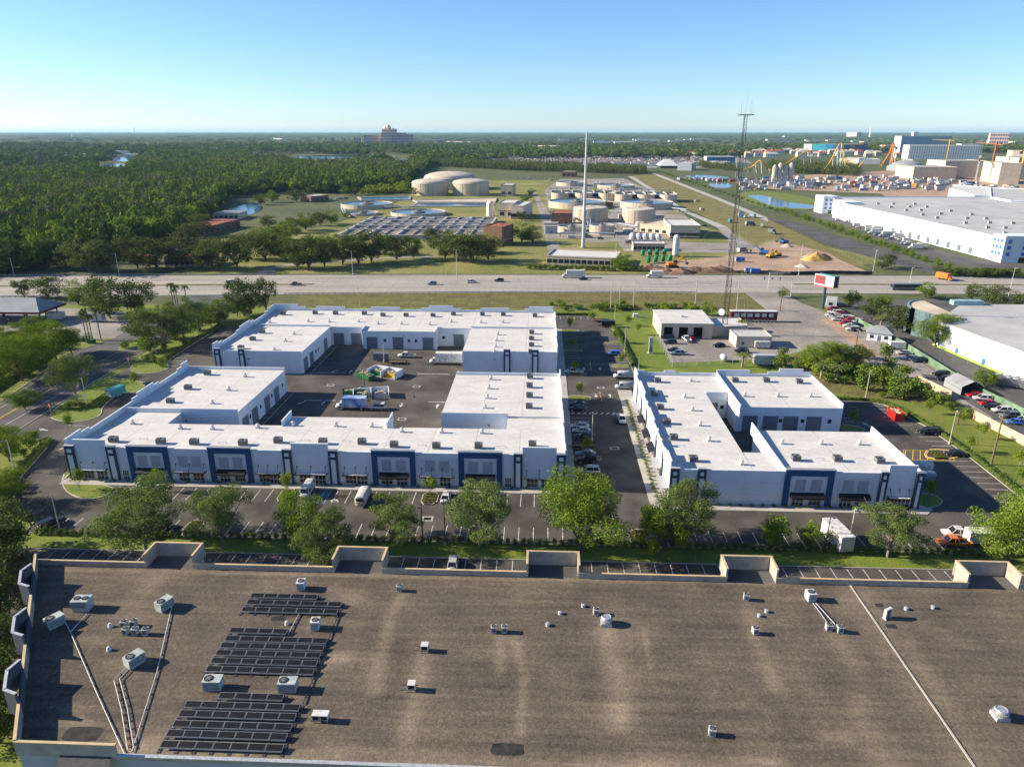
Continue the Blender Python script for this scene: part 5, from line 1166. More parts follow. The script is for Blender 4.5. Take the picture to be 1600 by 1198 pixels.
# billboard
p = (119.53, 300.39)
t = thing('billboard', 'billboard with a red and white poster on a thick dark post', 'billboard', (p[0], p[1], 0), R(-58))
MB().tube((0, 0, 0), (0, 0, 9.6), .55, n=14).build('post', M['wall_slate'], t)
fr = MB().box(-4.8, -1.6, 9.6, 4.8, 1.6, 9.9).box(-4.8, -1.75, 9.4, 4.8, -1.6, 9.6).build('catwalk', M['roof_red'], t)
b = MB().box(-4.7, -1.55, 9.9, 4.7, -1.35, 14.4).build('front_face', M['hvac_white'], t)
MB().box(-4.4, -1.58, 10.5, .6, -1.555, 14.0).build('poster_picture', mat('poster_red', (.42, .05, .06), .6, var=.6, scale=.9, tint=(.10, .06, .06)), b)
MB().box(1.6, -1.58, 11.8, 3.0, -1.555, 12.5).build('poster_mark', mat('poster_green', (.45, .58, .45), .6, var=.2), b)
MB().box(-4.7, 1.35, 9.9, 4.7, 1.55, 14.4).build('back_face', M['teal'] if 'teal' in M else mat('teal_back', (.03, .16, .18), .6), t); MB().box(4.5, -1.35, 9.9, 4.7, 1.35, 14.4).build('side_panel', M['wall_slate'], t)
# stop signs
for q in ((-129.98, 170.44), (-131.28, 210.78)):
    t = thing('stop_sign', 'red octagonal stop sign at the west road exit', 'sign', (q[0], q[1], 0), R(-20), 'stop signs at the west road')
    MB().tube((0, 0, 0), (0, 0, 2.9), .05, n=6).build('post', M['galv'], t)
    oc = [(.42*math.cos(R(22.5 + 45*k)), .42*math.sin(R(22.5 + 45*k))) for k in range(8)]
    s = MB().add([(x, -.06, 2.5 + z) for x, z in oc] + [(x, -.03, 2.5 + z) for x, z in oc], [tuple(range(8)), tuple(range(15, 7, -1))] + [(k, (k+1) % 8, 8 + (k+1) % 8, 8 + k) for k in range(8)]).build('plate', M['dumpster_red'], t)
    tx = bpy.data.curves.new('stop_text', 'FONT'); tx.body = 'STOP'; tx.size = .3; tx.align_x = 'CENTER'; tx.align_y = 'CENTER'; tx.extrude = .004
    to = bpy.data.objects.new('lettering', tx); COL.objects.link(to)
    dg = bpy.context.evaluated_depsgraph_get(); me = bpy.data.meshes.new_from_object(to.evaluated_get(dg)); bpy.data.objects.remove(to); me.materials.append(M['paint_white'])
    lo = obj('lettering', me, s, (0, -.068, 2.5)); lo.rotation_euler = (R(90), 0, 0)
# traffic signals at the junction
for q, h, dx in (((113.67, 323.71), 8.84, -14), ((108.67, 341.06), 7.5, 10)):
    t = thing('traffic_signal', 'grey mast-arm traffic signal ' + ('west' if dx > 0 else 'east') + ' of the highway junction', 'traffic signal', (q[0], q[1], 0))
    MB().tube((0, 0, 0), (0, 0, h), .2, .14, 10).build('mast', M['pole_grey'], t); MB().tube((0, 0, h - .3), (dx, 0, h), .12, .06, 8).build('arm', M['pole_grey'], t)
    for k in (.4, .65, .9): MB().box(dx*k - .18, -.15, h - 1.3, dx*k + .18, .15, h - .1).build('signal_head', M['steel_dark'], t)
# guard rails
def guard_rail(pts, label):
    t = thing('guard_rail', label, 'guard rail', (0, 0, 0))
    for a, b in zip(pts[:-1], pts[1:]):
        d = math.hypot(b[0]-a[0], b[1]-a[1]); rz = math.atan2(b[1]-a[1], b[0]-a[0]); MB().obox(((a[0]+b[0])/2, (a[1]+b[1])/2, .68), (d + .1, .09, .34), rz).build('rail', M['galv'], t)
    mb = MB(); P = 0
    for a, b in zip(pts[:-1], pts[1:]):
        d = math.hypot(b[0]-a[0], b[1]-a[1]); n = int(d / 2.5)
        for k in range(n): f = k / n; mb.box(a[0] + (b[0]-a[0])*f - .08, a[1] + (b[1]-a[1])*f - .16, 0, a[0] + (b[0]-a[0])*f + .08, a[1] + (b[1]-a[1])*f - .05, .85)
    o = mb.build('post', M['wood_pole'], t); o["kind"] = "stuff"
guard_rail([(x, hw(x, 0)[1] - 1.0) for x in np.linspace(-118, 72, 12)], 'galvanized guard rail along the near highway edge'); guard_rail([(x, hw(x, 1)[1] + 1.2) for x in np.linspace(-420, -140, 14)], 'galvanized guard rail along the far highway edge by the woods')
guard_rail([(x, hw(x, 0)[1] - 1.0) for x in np.linspace(-420, -200, 10)], 'galvanized guard rail behind the gas station')
# fences
def fence(pts, h, label, m, solid=True, step=3.0):
    t = thing('fence', label, 'fence', (0, 0, 0))
    for a, b in zip(pts[:-1], pts[1:]):
        d = math.hypot(b[0]-a[0], b[1]-a[1]); n = max(1, int(d / step)); rz = math.atan2(b[1]-a[1], b[0]-a[0])
        for k in range(n):
            f = (k + .5) / n; c = (a[0] + (b[0]-a[0])*f, a[1] + (b[1]-a[1])*f)
            if solid: MB().obox((*c, h/2), (d/n - .1, .08 if solid != 2 else .25, h), rz).build('panel', M[m], t)
            else:
                mb = MB()
                for z in (.12, h*.5, h - .05): mb.obox((*c, z), (d/n, .05, .05), rz)
                mb.build('rail', M[m], t)
            q = (a[0] + (b[0]-a[0])*k/n, a[1] + (b[1]-a[1])*k/n); MB().tube((*q, 0), (*q, h + .1), .06 if solid != 2 else .2, n=6).build('post', M[m], t)
mat_gf = mat('fence_green', (.12, .19, .12), .9, var=.2, scale=.4); M['fence_green'] = mat_gf
M['fence_dark'] = mat('fence_dark', (.03, .035, .035), .9, var=.2, scale=.4); M['block_tan'] = mat('block_tan', (.50, .37, .26), .9, var=.08, scale=.3)
fence([(123.82, 274.80), (126.35, 244.55), (125.55, 211.68), (125.46, 196.14), (127.67, 179.02)], 2.2, 'long pale green screen fence between the used cars and the white hall', 'fence_green', True, 4.0)
fence([(112.81, 204.82), (115.49, 191.72)], 2.4, 'short tan block wall beside the scrub', 'block_tan', 2, 5.0); fence([(113.44, 177.54), (116.17, 160.48), (116.9, 148)], 2.4, 'long tan block wall beside the east lawn', 'block_tan', 2, 5.0)
fence([(42.13, 251.30), (42.22, 217.67), (74.63, 225.24)], 2.0, 'thin wire fence around the repair yard', 'galv', False, 4.0)
fence([(120.22, 380.37), (126.87, 374.85), (153.37, 379.50), (173.54, 378.11)], 1.8, 'dark screened fence in front of the dirt yard', 'fence_dark', True, 4.0); fence([(192.78, 627.30), (191.38, 532.34), (189.84, 468.30), (180.56, 394.52)], 1.8, 'dark mesh fence climbing beside the access road', 'steel_dark', False, 8.0)
fence([(77.11, 383.15), (103.47, 379.67), (120.22, 380.37)], 1.4, 'low brown site fence by the excavation', 'brick_brown', True, 4.0); fence([(130.37, 226.70), (141.05, 222.11)], 2.2, 'green mesh fence with posts beside the white hall', 'fence_green', False, 3.0)

# ================================================================== other buildings near the park
def simple_building(name, label, poly, h, wall='stucco', roof='roof_white', rim=.5, cat='building', windows=(), bands=None, roof_z=None, group=None):
    """walls over a footprint, flat roof inside a parapet rim; windows = (edge index, along 0-1, z, w, h)"""
    cx = sum(p[0] for p in poly) / len(poly); cy = sum(p[1] for p in poly) / len(poly)
    t = thing(name, label, cat, (cx, cy, 0), 0, group); q = [(x - cx, y - cy) for x, y in poly]
    ar = sum(q[i][0]*q[(i+1) % len(q)][1] - q[(i+1) % len(q)][0]*q[i][1] for i in range(len(q)))
    if ar < 0: q = q[::-1]
    MB().prism(q, 0, h, 0, bottom=False).build('wall', M[wall], t)
    qi = [(x * .985, y * .985) for x, y in q]
    MB().prism([(x * 1.004, y * 1.004) for x, y in q], h, h + .06, 0).build('roof', M[roof], t)
    if rim > 0:
        for i in range(len(q)):
            a, b = q[i], q[(i+1) % len(q)]; d = math.hypot(b[0]-a[0], b[1]-a[1])
            MB().obox(((a[0]+b[0])/2, (a[1]+b[1])/2, h + rim/2 + .06), (d + .2, .3, rim), math.atan2(b[1]-a[1], b[0]-a[0])).build('parapet', M[wall], t)
    if bands:
        for i in range(len(q)):
            a, b = q[i], q[(i+1) % len(q)]; d = math.hypot(b[0]-a[0], b[1]-a[1]); rz = math.atan2(b[1]-a[1], b[0]-a[0])
            for z, hh in bands[1:]: MB().obox(((a[0]+b[0])/2, (a[1]+b[1])/2, z), (d + .12, .12, hh), rz).build('band', M[bands[0]], t)
    for i, f, z, w, hh in windows:
        a, b = q[i], q[(i+1) % len(q)]; rz = math.atan2(b[1]-a[1], b[0]-a[0]); c = (a[0] + (b[0]-a[0])*f, a[1] + (b[1]-a[1])*f); n = (math.sin(rz)*.06, -math.cos(rz)*.06)
        wd = MB().obox((c[0] + n[0]*.5, c[1] + n[1]*.5, z + hh/2), (w + .16, .08, hh + .16), rz).build('window', M['galv'], t); MB().obox((c[0] + n[0], c[1] + n[1], z + hh/2), (w, .08, hh), rz).build('pane', M['glass'], wd)
    return t
# repair shop with three open bays
sx0, sy0, sx1, sy1 = 43.6, 250.8, 62.0, 271.0
t = thing('repair_shop', 'cream repair shop with three dark open bays and a white roof', 'building', (sx0, sy0, 0)); W = sx1 - sx0; D = sy1 - sy0
for a, b in ((0, 1.0), (4.2, 6.4), (9.6, 11.6), (14.9, W)): MB().box(a, 0, 0, b, .3, 4.3).build('pier', M['tan_wall'], t)
MB().box(0, 0, 4.3, W, .3, 5.6).build('lintel', M['tan_wall'], t); MB().box(0, .3, 0, .3, D, 5.6).build('wall', M['tan_wall'], t); MB().box(W - .3, .3, 0, W, D, 5.6).build('wall', M['tan_wall'], t); MB().box(.3, D - .3, 0, W - .3, D, 5.6).build('wall', M['tan_wall'], t)
MB().box(-.3, -.3, 5.6, W + .3, D + .3, 5.85).build('roof', M['roof_white'], t); MB().box(.3, .3, .03, W - .3, D - .3, .08).build('floor', M['concrete_old'], t)
MB().obox((9, 9, 6.2), (1.2, 1.2, .7)).build('roof_vent', M['hvac_white'], t)
simple_building('shop_annex', 'low white roofed annex behind the mast', [(62.3, 254), (76, 256), (76, 268), (62.3, 266)], 3.6, 'tan_wall', 'roof_white', .2)
simple_building('utility_hut', 'tan flat roofed hut at the foot of the mast', [(68, 240.4), (80, 240.4), (80, 249.5), (67.8, 249.5)], 3.8, 'tan_wall', 'roof_grey', .25, windows=((0, .2, 1.2, .8, .8),))
t = thing('food_trailer', 'long red trailer with white striped skirt behind the hut', 'trailer', (*(83.80, 277.11), 0), 0)
MB().box(-9, -1.4, .9, 9, 1.4, 4.2).build('body', M['maroon'], t); MB().box(-9.05, -1.45, 4.2, 9.05, 1.45, 4.4).build('roof', M['hvac_white'], t)
for k in range(6): MB().box(-7.8 + k*2.7, -1.44, 2.2, -6.0 + k*2.7, -1.41, 3.6).build('window', M['hvac_white'], t)
for k in range(12): MB().box(-8.8 + k*1.5, -1.36, 0, -8.1 + k*1.5, -1.3, .9).build('skirt_slat', M['hvac_white'], t)
simple_building('gate_shed', 'small white shed beneath the billboard', [(121.96, 303.23), (125.97, 302.22), (129.20, 310.15), (125.27, 311.84)], 2.9, 'wall_white', 'roof_grey', 0, windows=((0, .4, 1, 1.4, 1.1),))
q = (122.28, 252.94)
t = thing('sales_office', 'small white cabin with a dark hipped roof by the green fence', 'building', (q[0], q[1], 0), R(-25))
MB().box(-4, -3, 0, 4, 3, 3).build('wall', M['wall_white'], t); MB().add([(-4.5, -3.5, 3), (4.5, -3.5, 3), (4.5, 3.5, 3), (-4.5, 3.5, 3), (-1.2, 0, 5.2), (1.2, 0, 5.2)], [(0, 1, 5, 4), (1, 2, 5), (2, 3, 4, 5), (3, 0, 4)]).build('roof', M['roof_metal'], t)
for x in (-2.4, 2.2): MB().box(x - .6, -3.05, 1, x + .6, -3.0, 2.2).build('window', M['glass'], t)
MB().box(-.5, -3.05, .1, .5, -3.0, 2.2).build('door', M['door_grey'], t)
q = (122.73, 198.97)
t = thing('carport', 'dark peaked carport beside the tan wall', 'carport', (q[0], q[1], 0), R(4))
MB().add([(-3.4, -4, 2.6), (0, -4, 4.2), (3.4, -4, 2.6), (-3.4, 4, 2.6), (0, 4, 4.2), (3.4, 4, 2.6)], [(0, 1, 4, 3), (1, 2, 5, 4), (3, 4, 5)]).build('roof', M['roof_metal'], t)
MB().box(-3.3, -4, 0, -3.2, 4, 2.6).build('side_wall', M['roof_metal'], t); MB().box(3.2, -4, 0, 3.3, 4, 2.6).build('side_wall', M['roof_metal'], t); MB().box(-3.2, 3.9, 0, 3.2, 4, 2.6).build('back_wall', M['roof_metal'], t)
# white hall with curved corner
hp_ = [(138.6, 246.5), (141.5, 226), (145.2, 206.5), (151, 178), (235, 178), (235, 272), (160, 272)]
t = thing('exhibition_hall', 'big white hall with grey metal roof and a curved blue green entrance', 'building', (150, 230, 0))
L_ = [(x - 150, y - 230) for x, y in hp_]
MB().prism(L_, 0, 8.6, 0, bottom=False).build('wall', M['wall_white'], t); MB().prism([(x * 1.01, y * 1.01) for x, y in L_], 8.6, 8.9, 0).build('roof', M['roof_grey'], t)
arc = [(149 + 12*math.cos(a) - 150, 262 + 15*math.sin(a) - 230) for a in np.linspace(R(95), R(265), 14)]
for a, b in zip(arc[:-1], arc[1:]): MB().add([(*a, 0), (*b, 0), (*b, 9.6), (*a, 9.6)], [(0, 1, 2, 3)]).prism([a, b, (b[0] + .5, b[1]), (a[0] + .5, a[1])], 0, 9.6).build('curved_wall', mat('wall_teal', (.22, .31, .35), .6, var=.06), t)
MB().prism([(x + .3, y) for x, y in arc[::-1]] + [(10, 40), (10, 20)][:0], 9.0, 9.15).build('entrance_roof', M['roof_tan'], t)
MB().box(6, 40, 8.9, 17, 43, 10.6).build('roof_box', mat('wall_aqua', (.24, .38, .42), .7), t)
for x, y in ((20, 15), (32, 8), (45, 12), (28, 24)): MB().obox((x, y, 9.3), (2.5, 1.5, .9)).build('roof_unit', M['hvac_white'], t)
for a, b, f, w, z, h, m in ((0, 1, .55, 1.2, 0, 2.3, 'paint_blue'), (1, 2, .15, 1.2, 0, 2.3, 'paint_blue'), (1, 2, .85, 4, 0, 4.5, 'hvac_white'), (2, 3, .3, 1.2, 0, 2.3, 'steel_dark')):
    p0_, p1_ = L_[a], L_[b]; c = (p0_[0] + (p1_[0]-p0_[0])*f, p0_[1] + (p1_[1]-p0_[1])*f); MB().obox((c[0] - .1, c[1], z + h/2), (w, .16, h), math.atan2(p1_[1]-p0_[1], p1_[0]-p0_[0])).build('door', M[m], t)
p0_, p1_ = L_[0], L_[2]; 
MB().strip([(p0_[0] - .3, p0_[1]), (L_[1][0] - .3, L_[1][1]), (p1_[0] - .3, p1_[1]), (L_[3][0] - .3, L_[3][1])], .5, 0, 0, .5).build('base_band', mat('lime', (.30, .45, .06), .8), t)
for i, q in enumerate(((139.40, 205.21), (140.32, 202.16))):
    c = thing('cooling_unit', 'grey industrial chiller standing beside the white hall', 'chiller', (q[0], q[1], 0), R(-35), 'chillers beside the white hall')
    MB().box(-4, -1.2, .4, 4, 1.2, 2.6).build('cabinet', M['hvac_dark'], c)
    for k in range(4): MB().lathe([(.8, 0), (.8, .2), (.6, .2)], (-3 + 2*k, 0, 2.6), 12).build('fan', M['galv'], c)
    for x in (-3.8, 3.8): MB().box(x - .1, -1.1, 0, x + .1, 1.1, .4).build('leg', M['galv'], c)
# gas station canopy
q = (-202.42, 262.22)
t = thing('gas_canopy', 'gas station canopy with grey hipped metal roof and maroon fascia', 'canopy', (-211, 266, 0), 0)
MB().add([(-20, -7, 5.3), (18, -7, 5.3), (18, 9, 5.3), (-20, 9, 5.3), (-14, 1, 9.2), (12, 1, 9.2)], [(0, 1, 5, 4), (1, 2, 5), (2, 3, 4, 5), (3, 0, 4)]).build('roof', M['roof_metal'], t)
MB().box(-20.2, -7.2, 4.5, 18.2, 9.2, 5.28).build('fascia', M['maroon'], t)
for x in (-16, -7, 2, 11, 16):
    for y in (-4.5, 6): MB().tube((x, y, 0), (x, y, 4.5), .28, n=8).build('column', M['steel_dark'], t)
for k, x in enumerate((-205 - 13, -205 - 4, -205 + 5)):
    d = thing('fuel_pump', 'dark fuel pump on a pale island under the canopy', 'fuel pump', (x, 263, 0), 0, 'fuel pumps'); MB().box(-.5, -.35, .15, .5, .35, 2.1).build('cabinet', M['hvac_dark'], d); MB().box(-1.2, -.8, 0, 1.2, .8, .15).build('island', M['concrete'], d); MB().box(-.35, -.37, 1.2, .35, -.352, 1.8).build('screen', M['hvac_white'], d)
# lattice mast
q = (67.77, 257.77); HM = 76.0
t = thing('lattice_mast', 'tall dark lattice radio mast with dishes and guy wires', 'mast', (q[0], q[1], 0))
legs = [(1.15*math.cos(R(90 + 120*k)), 1.15*math.sin(R(90 + 120*k))) for k in range(3)]
for x, y in legs: MB().tube((x, y, 0), (x*.55, y*.55, HM), .11, .07, 6).build('leg', M['steel_dark'], t)
mb = MB(); nb = 38
for k in range(nb):
    z0, z1 = HM*k/nb, HM*(k+1)/nb; f0, f1 = 1 - .45*k/nb, 1 - .45*(k+1)/nb
    for i in range(3):
        a, b = legs[i], legs[(i+1) % 3]; mb.tube((a[0]*f0, a[1]*f0, z0), (b[0]*f1, b[1]*f1, z1), .045, n=4); mb.tube((a[0]*f1, a[1]*f1, z1), (b[0]*f1, b[1]*f1, z1), .045, n=4)
o = mb.build('bracing', M['steel_dark'], t); o["kind"] = "stuff"
MB().obox((0, 0, HM + .1), (4.6, 4.0, .25)).build('top_platform', M['steel_dark'], t)
for x, y, h in ((-2.1, -1.6, 3.5), (-1.2, 1.5, 4.5), (0, 0, 9.0), (1.0, -1.7, 4.5), (2.1, 1.2, 5.0), (2.2, -.8, 3.0), (-2.2, .6, 2.5)): MB().tube((x, y, HM), (x, y, HM + h), .06, .03, 6).build('antenna', M['galv'], t)
for z, ax, r in ((43.5, 1.4, 1.25), (8.5, -1.2, 1.2), (52, 1.3, .6)):
    d = MB().lathe([(.15, 0), (r*.6, .18), (r, .5), (r*1.02, .8), (r*.98, .82)], n=18).build('dish', M['galv'], t); d.location = (ax, -.6, z); d.rotation_euler = (R(80), 0, R(20 if ax > 0 else -40))
for z in (33, 30.5, 36, 60, 62, 57):
    for s in (-1, 1): MB().obox((s*1.3, -.4, z), (.3, .25, 2.0)).build('panel_antenna', M['galv'], t)
for k in range(3):
    a = R(30 + 120*k)
    for z in (25, 50, 72): MB().tube((0, 0, z), (34*math.cos(a), 34*math.sin(a), .1), .022, n=4, caps=False).build('guy_wire', M['galv'], t)
# monopole in the treatment plant
q = (26.69, 463.89); h = 70.63
t = thing('monopole', 'tall pale steel monopole rising from the treatment plant', 'mast', (q[0], q[1], 0)); MB().tube((0, 0, 0), (0, 0, h), 1.15, .55, 14).build('pole', M['pole_grey'], t)
MB().lathe([(1.6, 0), (1.6, .8)], n=14).build('footing', M['concrete'], t)
for z in (.52*h, .74*h):
    for k in range(3): a = R(120*k + 30); MB().obox((1.4*math.cos(a), 1.4*math.sin(a), z), (.4, .4, 2.4), a).build('panel_antenna', M['galv'], t)
# small things on the ground
q = (37.28, 232.44); t = thing('utility_cabinet', 'narrow grey cabinet standing on the lawn behind the smaller warehouse', 'cabinet', (q[0], q[1], 0)); MB().box(-.6, -.6, .2, .6, .6, 5.6).build('body', M['hvac'], t); MB().box(-1, -1, 0, 1, 1, .2).build('plinth', M['concrete'], t); MB().box(-.4, -.63, .6, .4, -.605, 2.4).build('door', M['hvac_dark'], t)
q = (59.98, 224.63); t = thing('propane_tank', 'white round ended gas tank by the yard fence', 'tank', (q[0], q[1], 0)); o = MB().lathe([(.3, -1.6), (.9, -1.3), (1.0, -.6), (1.0, .6), (.9, 1.3), (.3, 1.6)], n=16).build('vessel', M['hvac_white'], t, True); o.rotation_euler = (R(90), 0, 0); o.location = (0, 0, 1.25)
for y in (-.8, .8): MB().box(-.5, y - .1, 0, .5, y + .1, .5).build('saddle', M['concrete'], t)
for q, lab in (((-159.03, 236.08), 'green utility box among the roadside palms'), ((16.08, 293.89), 'green utility box on the verge behind the back lot'), ((38.30, 281.92), 'white utility box on the lawn near the bank')):
    t = thing('utility_box', lab, 'utility box', (q[0], q[1], 0)); MB().box(-1, -.8, .1, 1, .8, 1.5).build('case', M['dumpster_green'] if 'green' in lab else M['hvac_white'], t); MB().box(-1.2, -1, 0, 1.2, 1, .1).build('pad', M['concrete'], t)
for q in ((-21.46, 120.59), (-35.96, 170.77), (-62.02, 195.98), (-36.32, 195.93), (17.97, 154.88), (17.88, 197.35)):
    t = thing('storm_drain', 'dark iron storm drain grate in pale concrete set in the asphalt', 'drain', (q[0], q[1], .03), 0, 'storm drains'); MB().box(-1.1, -.9, 0, 1.1, .9, .012).build('surround', M['concrete'], t); MB().box(-.7, -.5, .012, .7, .5, .022).build('grate', M['black'], t)

# ================================================================== trees and shrubs
OAK = [tree_proto('oak_tree', 10 + k, M['leaf_oak'], M['bark_pale'], 21000, .0092, 64, (.20, 1.0), (.10, .27), 11, .020, .75) for k in range(3)]
LUSH = [tree_proto('leafy_tree', 20 + k, M['leaf_green'], M['bark'], 20000, .0098, 56, (.14, 1.0), (.13, .30), 8, .020, .9) for k in range(2)]
MAPLE = tree_proto('maple_tree', 31, M['leaf_bright'], M['bark'], 11000, .0135, 44, (.2, 1.0), (.12, .26), 9, .020, .85)
MID = [tree_proto('broad_tree', 40 + k, M['leaf_dark'], M['bark'], 3600, .020, 38, (.06, 1.0), (.17, .34), 6, .022, .8) for k in range(3)]
MIDG = [tree_proto('green_tree', 50 + k, M['leaf_green'], M['bark'], 3600, .020, 36, (.05, 1.0), (.17, .34), 6, .022, .85) for k in range(2)]
SAP = tree_proto('young_tree', 60, M['leaf_bright'], M['bark_pale'], 900, .035, 9, (.3, 1.0), (.3, .5), 5, .016, 1.1)
BUSH = [tree_proto('bush', 70 + k, M['leaf_hedge'], M['bark'], 420, .06, 9, (.0, 1.0), (.45, .62), 3, .03, .9) for k in range(3)]
BUSHB = tree_proto('bush', 75, M['leaf_bright'], M['bark'], 420, .06, 9, (.0, 1.0), (.45, .62), 3, .03, .9)
def palm_proto():
    r = proto('palm_tree', 'palm'); rng = random.Random(4); MB().tube((0, 0, 0), (.01, 0, .86), .028, .022, 8).build('trunk', M['bark_pale'], r)
    for k in range(22):
        a = 2*math.pi*k/22 + rng.uniform(-.1, .1); up = rng.uniform(-.5, 1.0); L = rng.uniform(.19, .26); mb = MB(); prev = (0, 0, .86); w = .028
        for i in range(1, 5):
            f = i/4; p = (math.cos(a)*L*f, math.sin(a)*L*f, .86 + L*(up*f*.7 - .75*f*f)); d = (-math.sin(a)*w, math.cos(a)*w)
            mb.add([(prev[0]-d[0], prev[1]-d[1], prev[2] - .01), (prev[0]+d[0], prev[1]+d[1], prev[2] - .01), (p[0]+d[0], p[1]+d[1], p[2] - .01), (p[0], p[1], p[2] + .008), (prev[0], prev[1], prev[2] + .008), (p[0]-d[0], p[1]-d[1], p[2] - .01)], [(1, 2, 3, 4), (0, 4, 3, 5)]); prev = p; w = .034 * (1 - f*.75)
        mb.build('frond', M['leaf_palm'], r)
    return r
PALM = palm_proto()
tr_ = random.Random(9)
SHN = {'shrubs in the scrub strip': 'scrub_shrub', 'shrubs by the west road': 'island_shrub', 'wild shrubs on the bank': 'wild_shrub', 'verge shrubs': 'verge_shrub'}
def tree(P, base, w, h, label, group=None, cat='tree'):
    if isinstance(P, list): P = P[tr_.randrange(len(P))]
    return copy_tree(P, (base[0], base[1], 0), tr_.uniform(0, 6.28), label, cat, group, (w, w, h), name=SHN.get(group))
# the tree row in front of the white buildings
tree(OAK[0], (-70.65, 108.06), 19.6, 12.91 * 1.06, 'wide airy oak with a forked pale trunk near the south west corner')
tree(OAK[1], (-56.86, 109.05), 12.3, 11.82 * 1.06, 'upright grey green oak next to the widest oak')
tree(OAK[2], (-37.20, 104.81), 14.0, 9.39 * 1.06, 'light leaved oak overhanging the gravel roof notch'); tree(LUSH[0], (-42.81, 110.27), 10.6, 11.10 * 1.06, 'yellow green tree in front of the tall grey centre panel')
tree(OAK[0], (-25.72, 111.62), 12.3, 9.22 * 1.06, 'rounded oak across from the white shuttle'); tree(OAK[1], (-10.53, 110.98), 15.1, 11.94 * 1.06, 'airy oak in front of the yellow flower bed')
tree(LUSH[1], (7.81, 110.29), 20.2, 15.06 * 1.06, 'largest dense green tree at the mouth of the drive'); tree(MAPLE, (21.55, 107.84), 11.8, 9.79 * 1.06, 'bright yellow green maple beside the gravel roof'); tree(OAK[2], (26.76, 113.16), 14.6, 12.74 * 1.06, 'thin crowned oak in front of the plain grey wall')
tree(OAK[1], (61.83, 110.91), 12.9, 9.49 * 1.06, 'dark round oak on the lawn near the parked orange pickup'); tree(LUSH[0], (82.59, 110.18), 16.8, 12.72 * 1.06, 'dense tree at the east end of the front hedge')
tree(MIDG, (42.82, 113.83), 7.3, 6.87 * 1.06, 'small bushy tree in the front hedge, west one of two'); tree(MIDG, (49.65, 113.69), 6.7, 5.55 * 1.06, 'small bushy tree in the front hedge, east one of two')
# dark trees beside the store
for i, (q, w, h) in enumerate((((-92.40, 97.81), 15, 13), ((-95.08, 106.01), 12, 12), ((-84.33, 85.87), 13, 12), ((-75.03, 76.76), 11, 10), ((-101.85, 104.10), 14, 13), ((-70.19, 71.09), 9, 8), ((-85.23, 93.74), 9, 10), ((-80.11, 85.31), 9, 9), ((-71.27, 68.88), 12, 10), ((-66.27, 65.02), 8, 7))): tree(MID, q, w, h, 'dark leafy tree crowding the west wall of the gravel roofed store', 'trees along the store west wall')
# west road trees
for P, q, w, t_, lab in ((OAK, (-129.61, 180.85), 10.5, 12.22, 'round grey green oak on the entrance island'), (OAK, (-130.57, 232.11), 17, 13.91, 'broad oak leaning over the west road median'), (OAK, (-128.89, 242.70), 13, 13.71, 'second broad oak by the long west hedge'),
        (MID, (-173.48, 271.72), 17, 15.87, 'large dark tree group heart beside the gas station'), (MID, (-165.24, 277.37), 14, 13.78, 'dark tree east of the gas station group'), (MID, (-183.57, 278.78), 9, 10.18, 'dark tree west of the gas station group'),
        (MIDG, (-201.36, 295.35), 9, 10.42, 'tree with bare trunk behind the gas canopy, east of three'), (MID, (-221.89, 305.84), 12, 9.60, 'tree behind the gas canopy, middle of three'), (MID, (-233.75, 306.65), 8, 8.19, 'tree behind the gas canopy, west of three'),
        (LUSH, (-159.41, 216.93), 16, 11.75, 'big dense tree east of the hedge corner west of the road'), (LUSH, (-156.06, 196.02), 15, 13.04, 'big dense tree west of the hedge corner west of the road'), (LUSH, (-180.72, 228.48), 10, 8.45, 'smaller dense tree in front of the fuel pumps'), (MID, (-166.14, 201.59), 9, 11.32, 'dark tree at the west frame of the dense trio'),
        (MID, (-123.46, 276.96), 10, 14.22, 'open crowned oak at the north west lot corner, first'), (MID, (-119.39, 281.45), 8, 13.35, 'open crowned oak at the north west lot corner, second'), (MID, (-114.95, 286.07), 9, 12.99, 'open crowned oak at the north west lot corner, third'),
        (MIDG, (-127.92, 265.51), 11, 9.46, 'low rounded tree along the long west hedge'), (MIDG, (-143.73, 230.79), 3.6, 3.0, 'small clipped tree on the median tip'), (LUSH, (-120.85, 142.21), 9, 7.63, 'dense tree west of the curved kerb'), (LUSH, (-107.17, 122.14), 8, 7, 'dense tree by the south west lawn')):
    tree(P, q, w * 1.35, t_ * 1.15, lab)
for q, w, h in (((-133.31, 227.42), 12, 7.5), ((-131.49, 241.75), 13, 8.5), ((-128.51, 254.10), 13, 8.5), ((-126.62, 259.76), 12, 8), ((-124.50, 267.64), 13, 8.5), ((-120.59, 277.08), 11, 8), ((-143.48, 242.09), 10, 7), ((-139.04, 270.06), 12, 8)): tree(OAK if tr_.random() < .5 else MIDG, q, w, h, 'rounded tree in the row shading the long west hedge', 'trees shading the long west hedge')
for q, w, h in (((-156.93, 205.09), 15, 11), ((-158.83, 224.12), 13, 9.5), ((-171.57, 210.97), 15, 11), ((-154.76, 182.35), 15, 11), ((-138.95, 173.17), 9, 6), ((-181.70, 240.50), 11, 9)): tree(LUSH, q, w, h, 'dense round tree in the grove between the road and the fuel pumps', 'grove between road and fuel pumps')
for q, h in (((-160.74, 236.01), 13.09), ((-162.35, 240.05), 13.27), ((-161.69, 240.71), 10.50), ((-157.59, 239.21), 13.81)): tree(PALM, q, 8, h, 'slender palm on the roadside lawn corner', 'palms at the lawn corner', 'palm')
for q, h in (((-159.41, 295.41), 10.87), ((-156.59, 294.02), 10.14), ((-155.67, 300.15), 8.55), ((-159.10, 296.94), 7.43)): tree(PALM, q, 9, h, 'palm beside the highway slip road', 'palms by the slip road', 'palm')
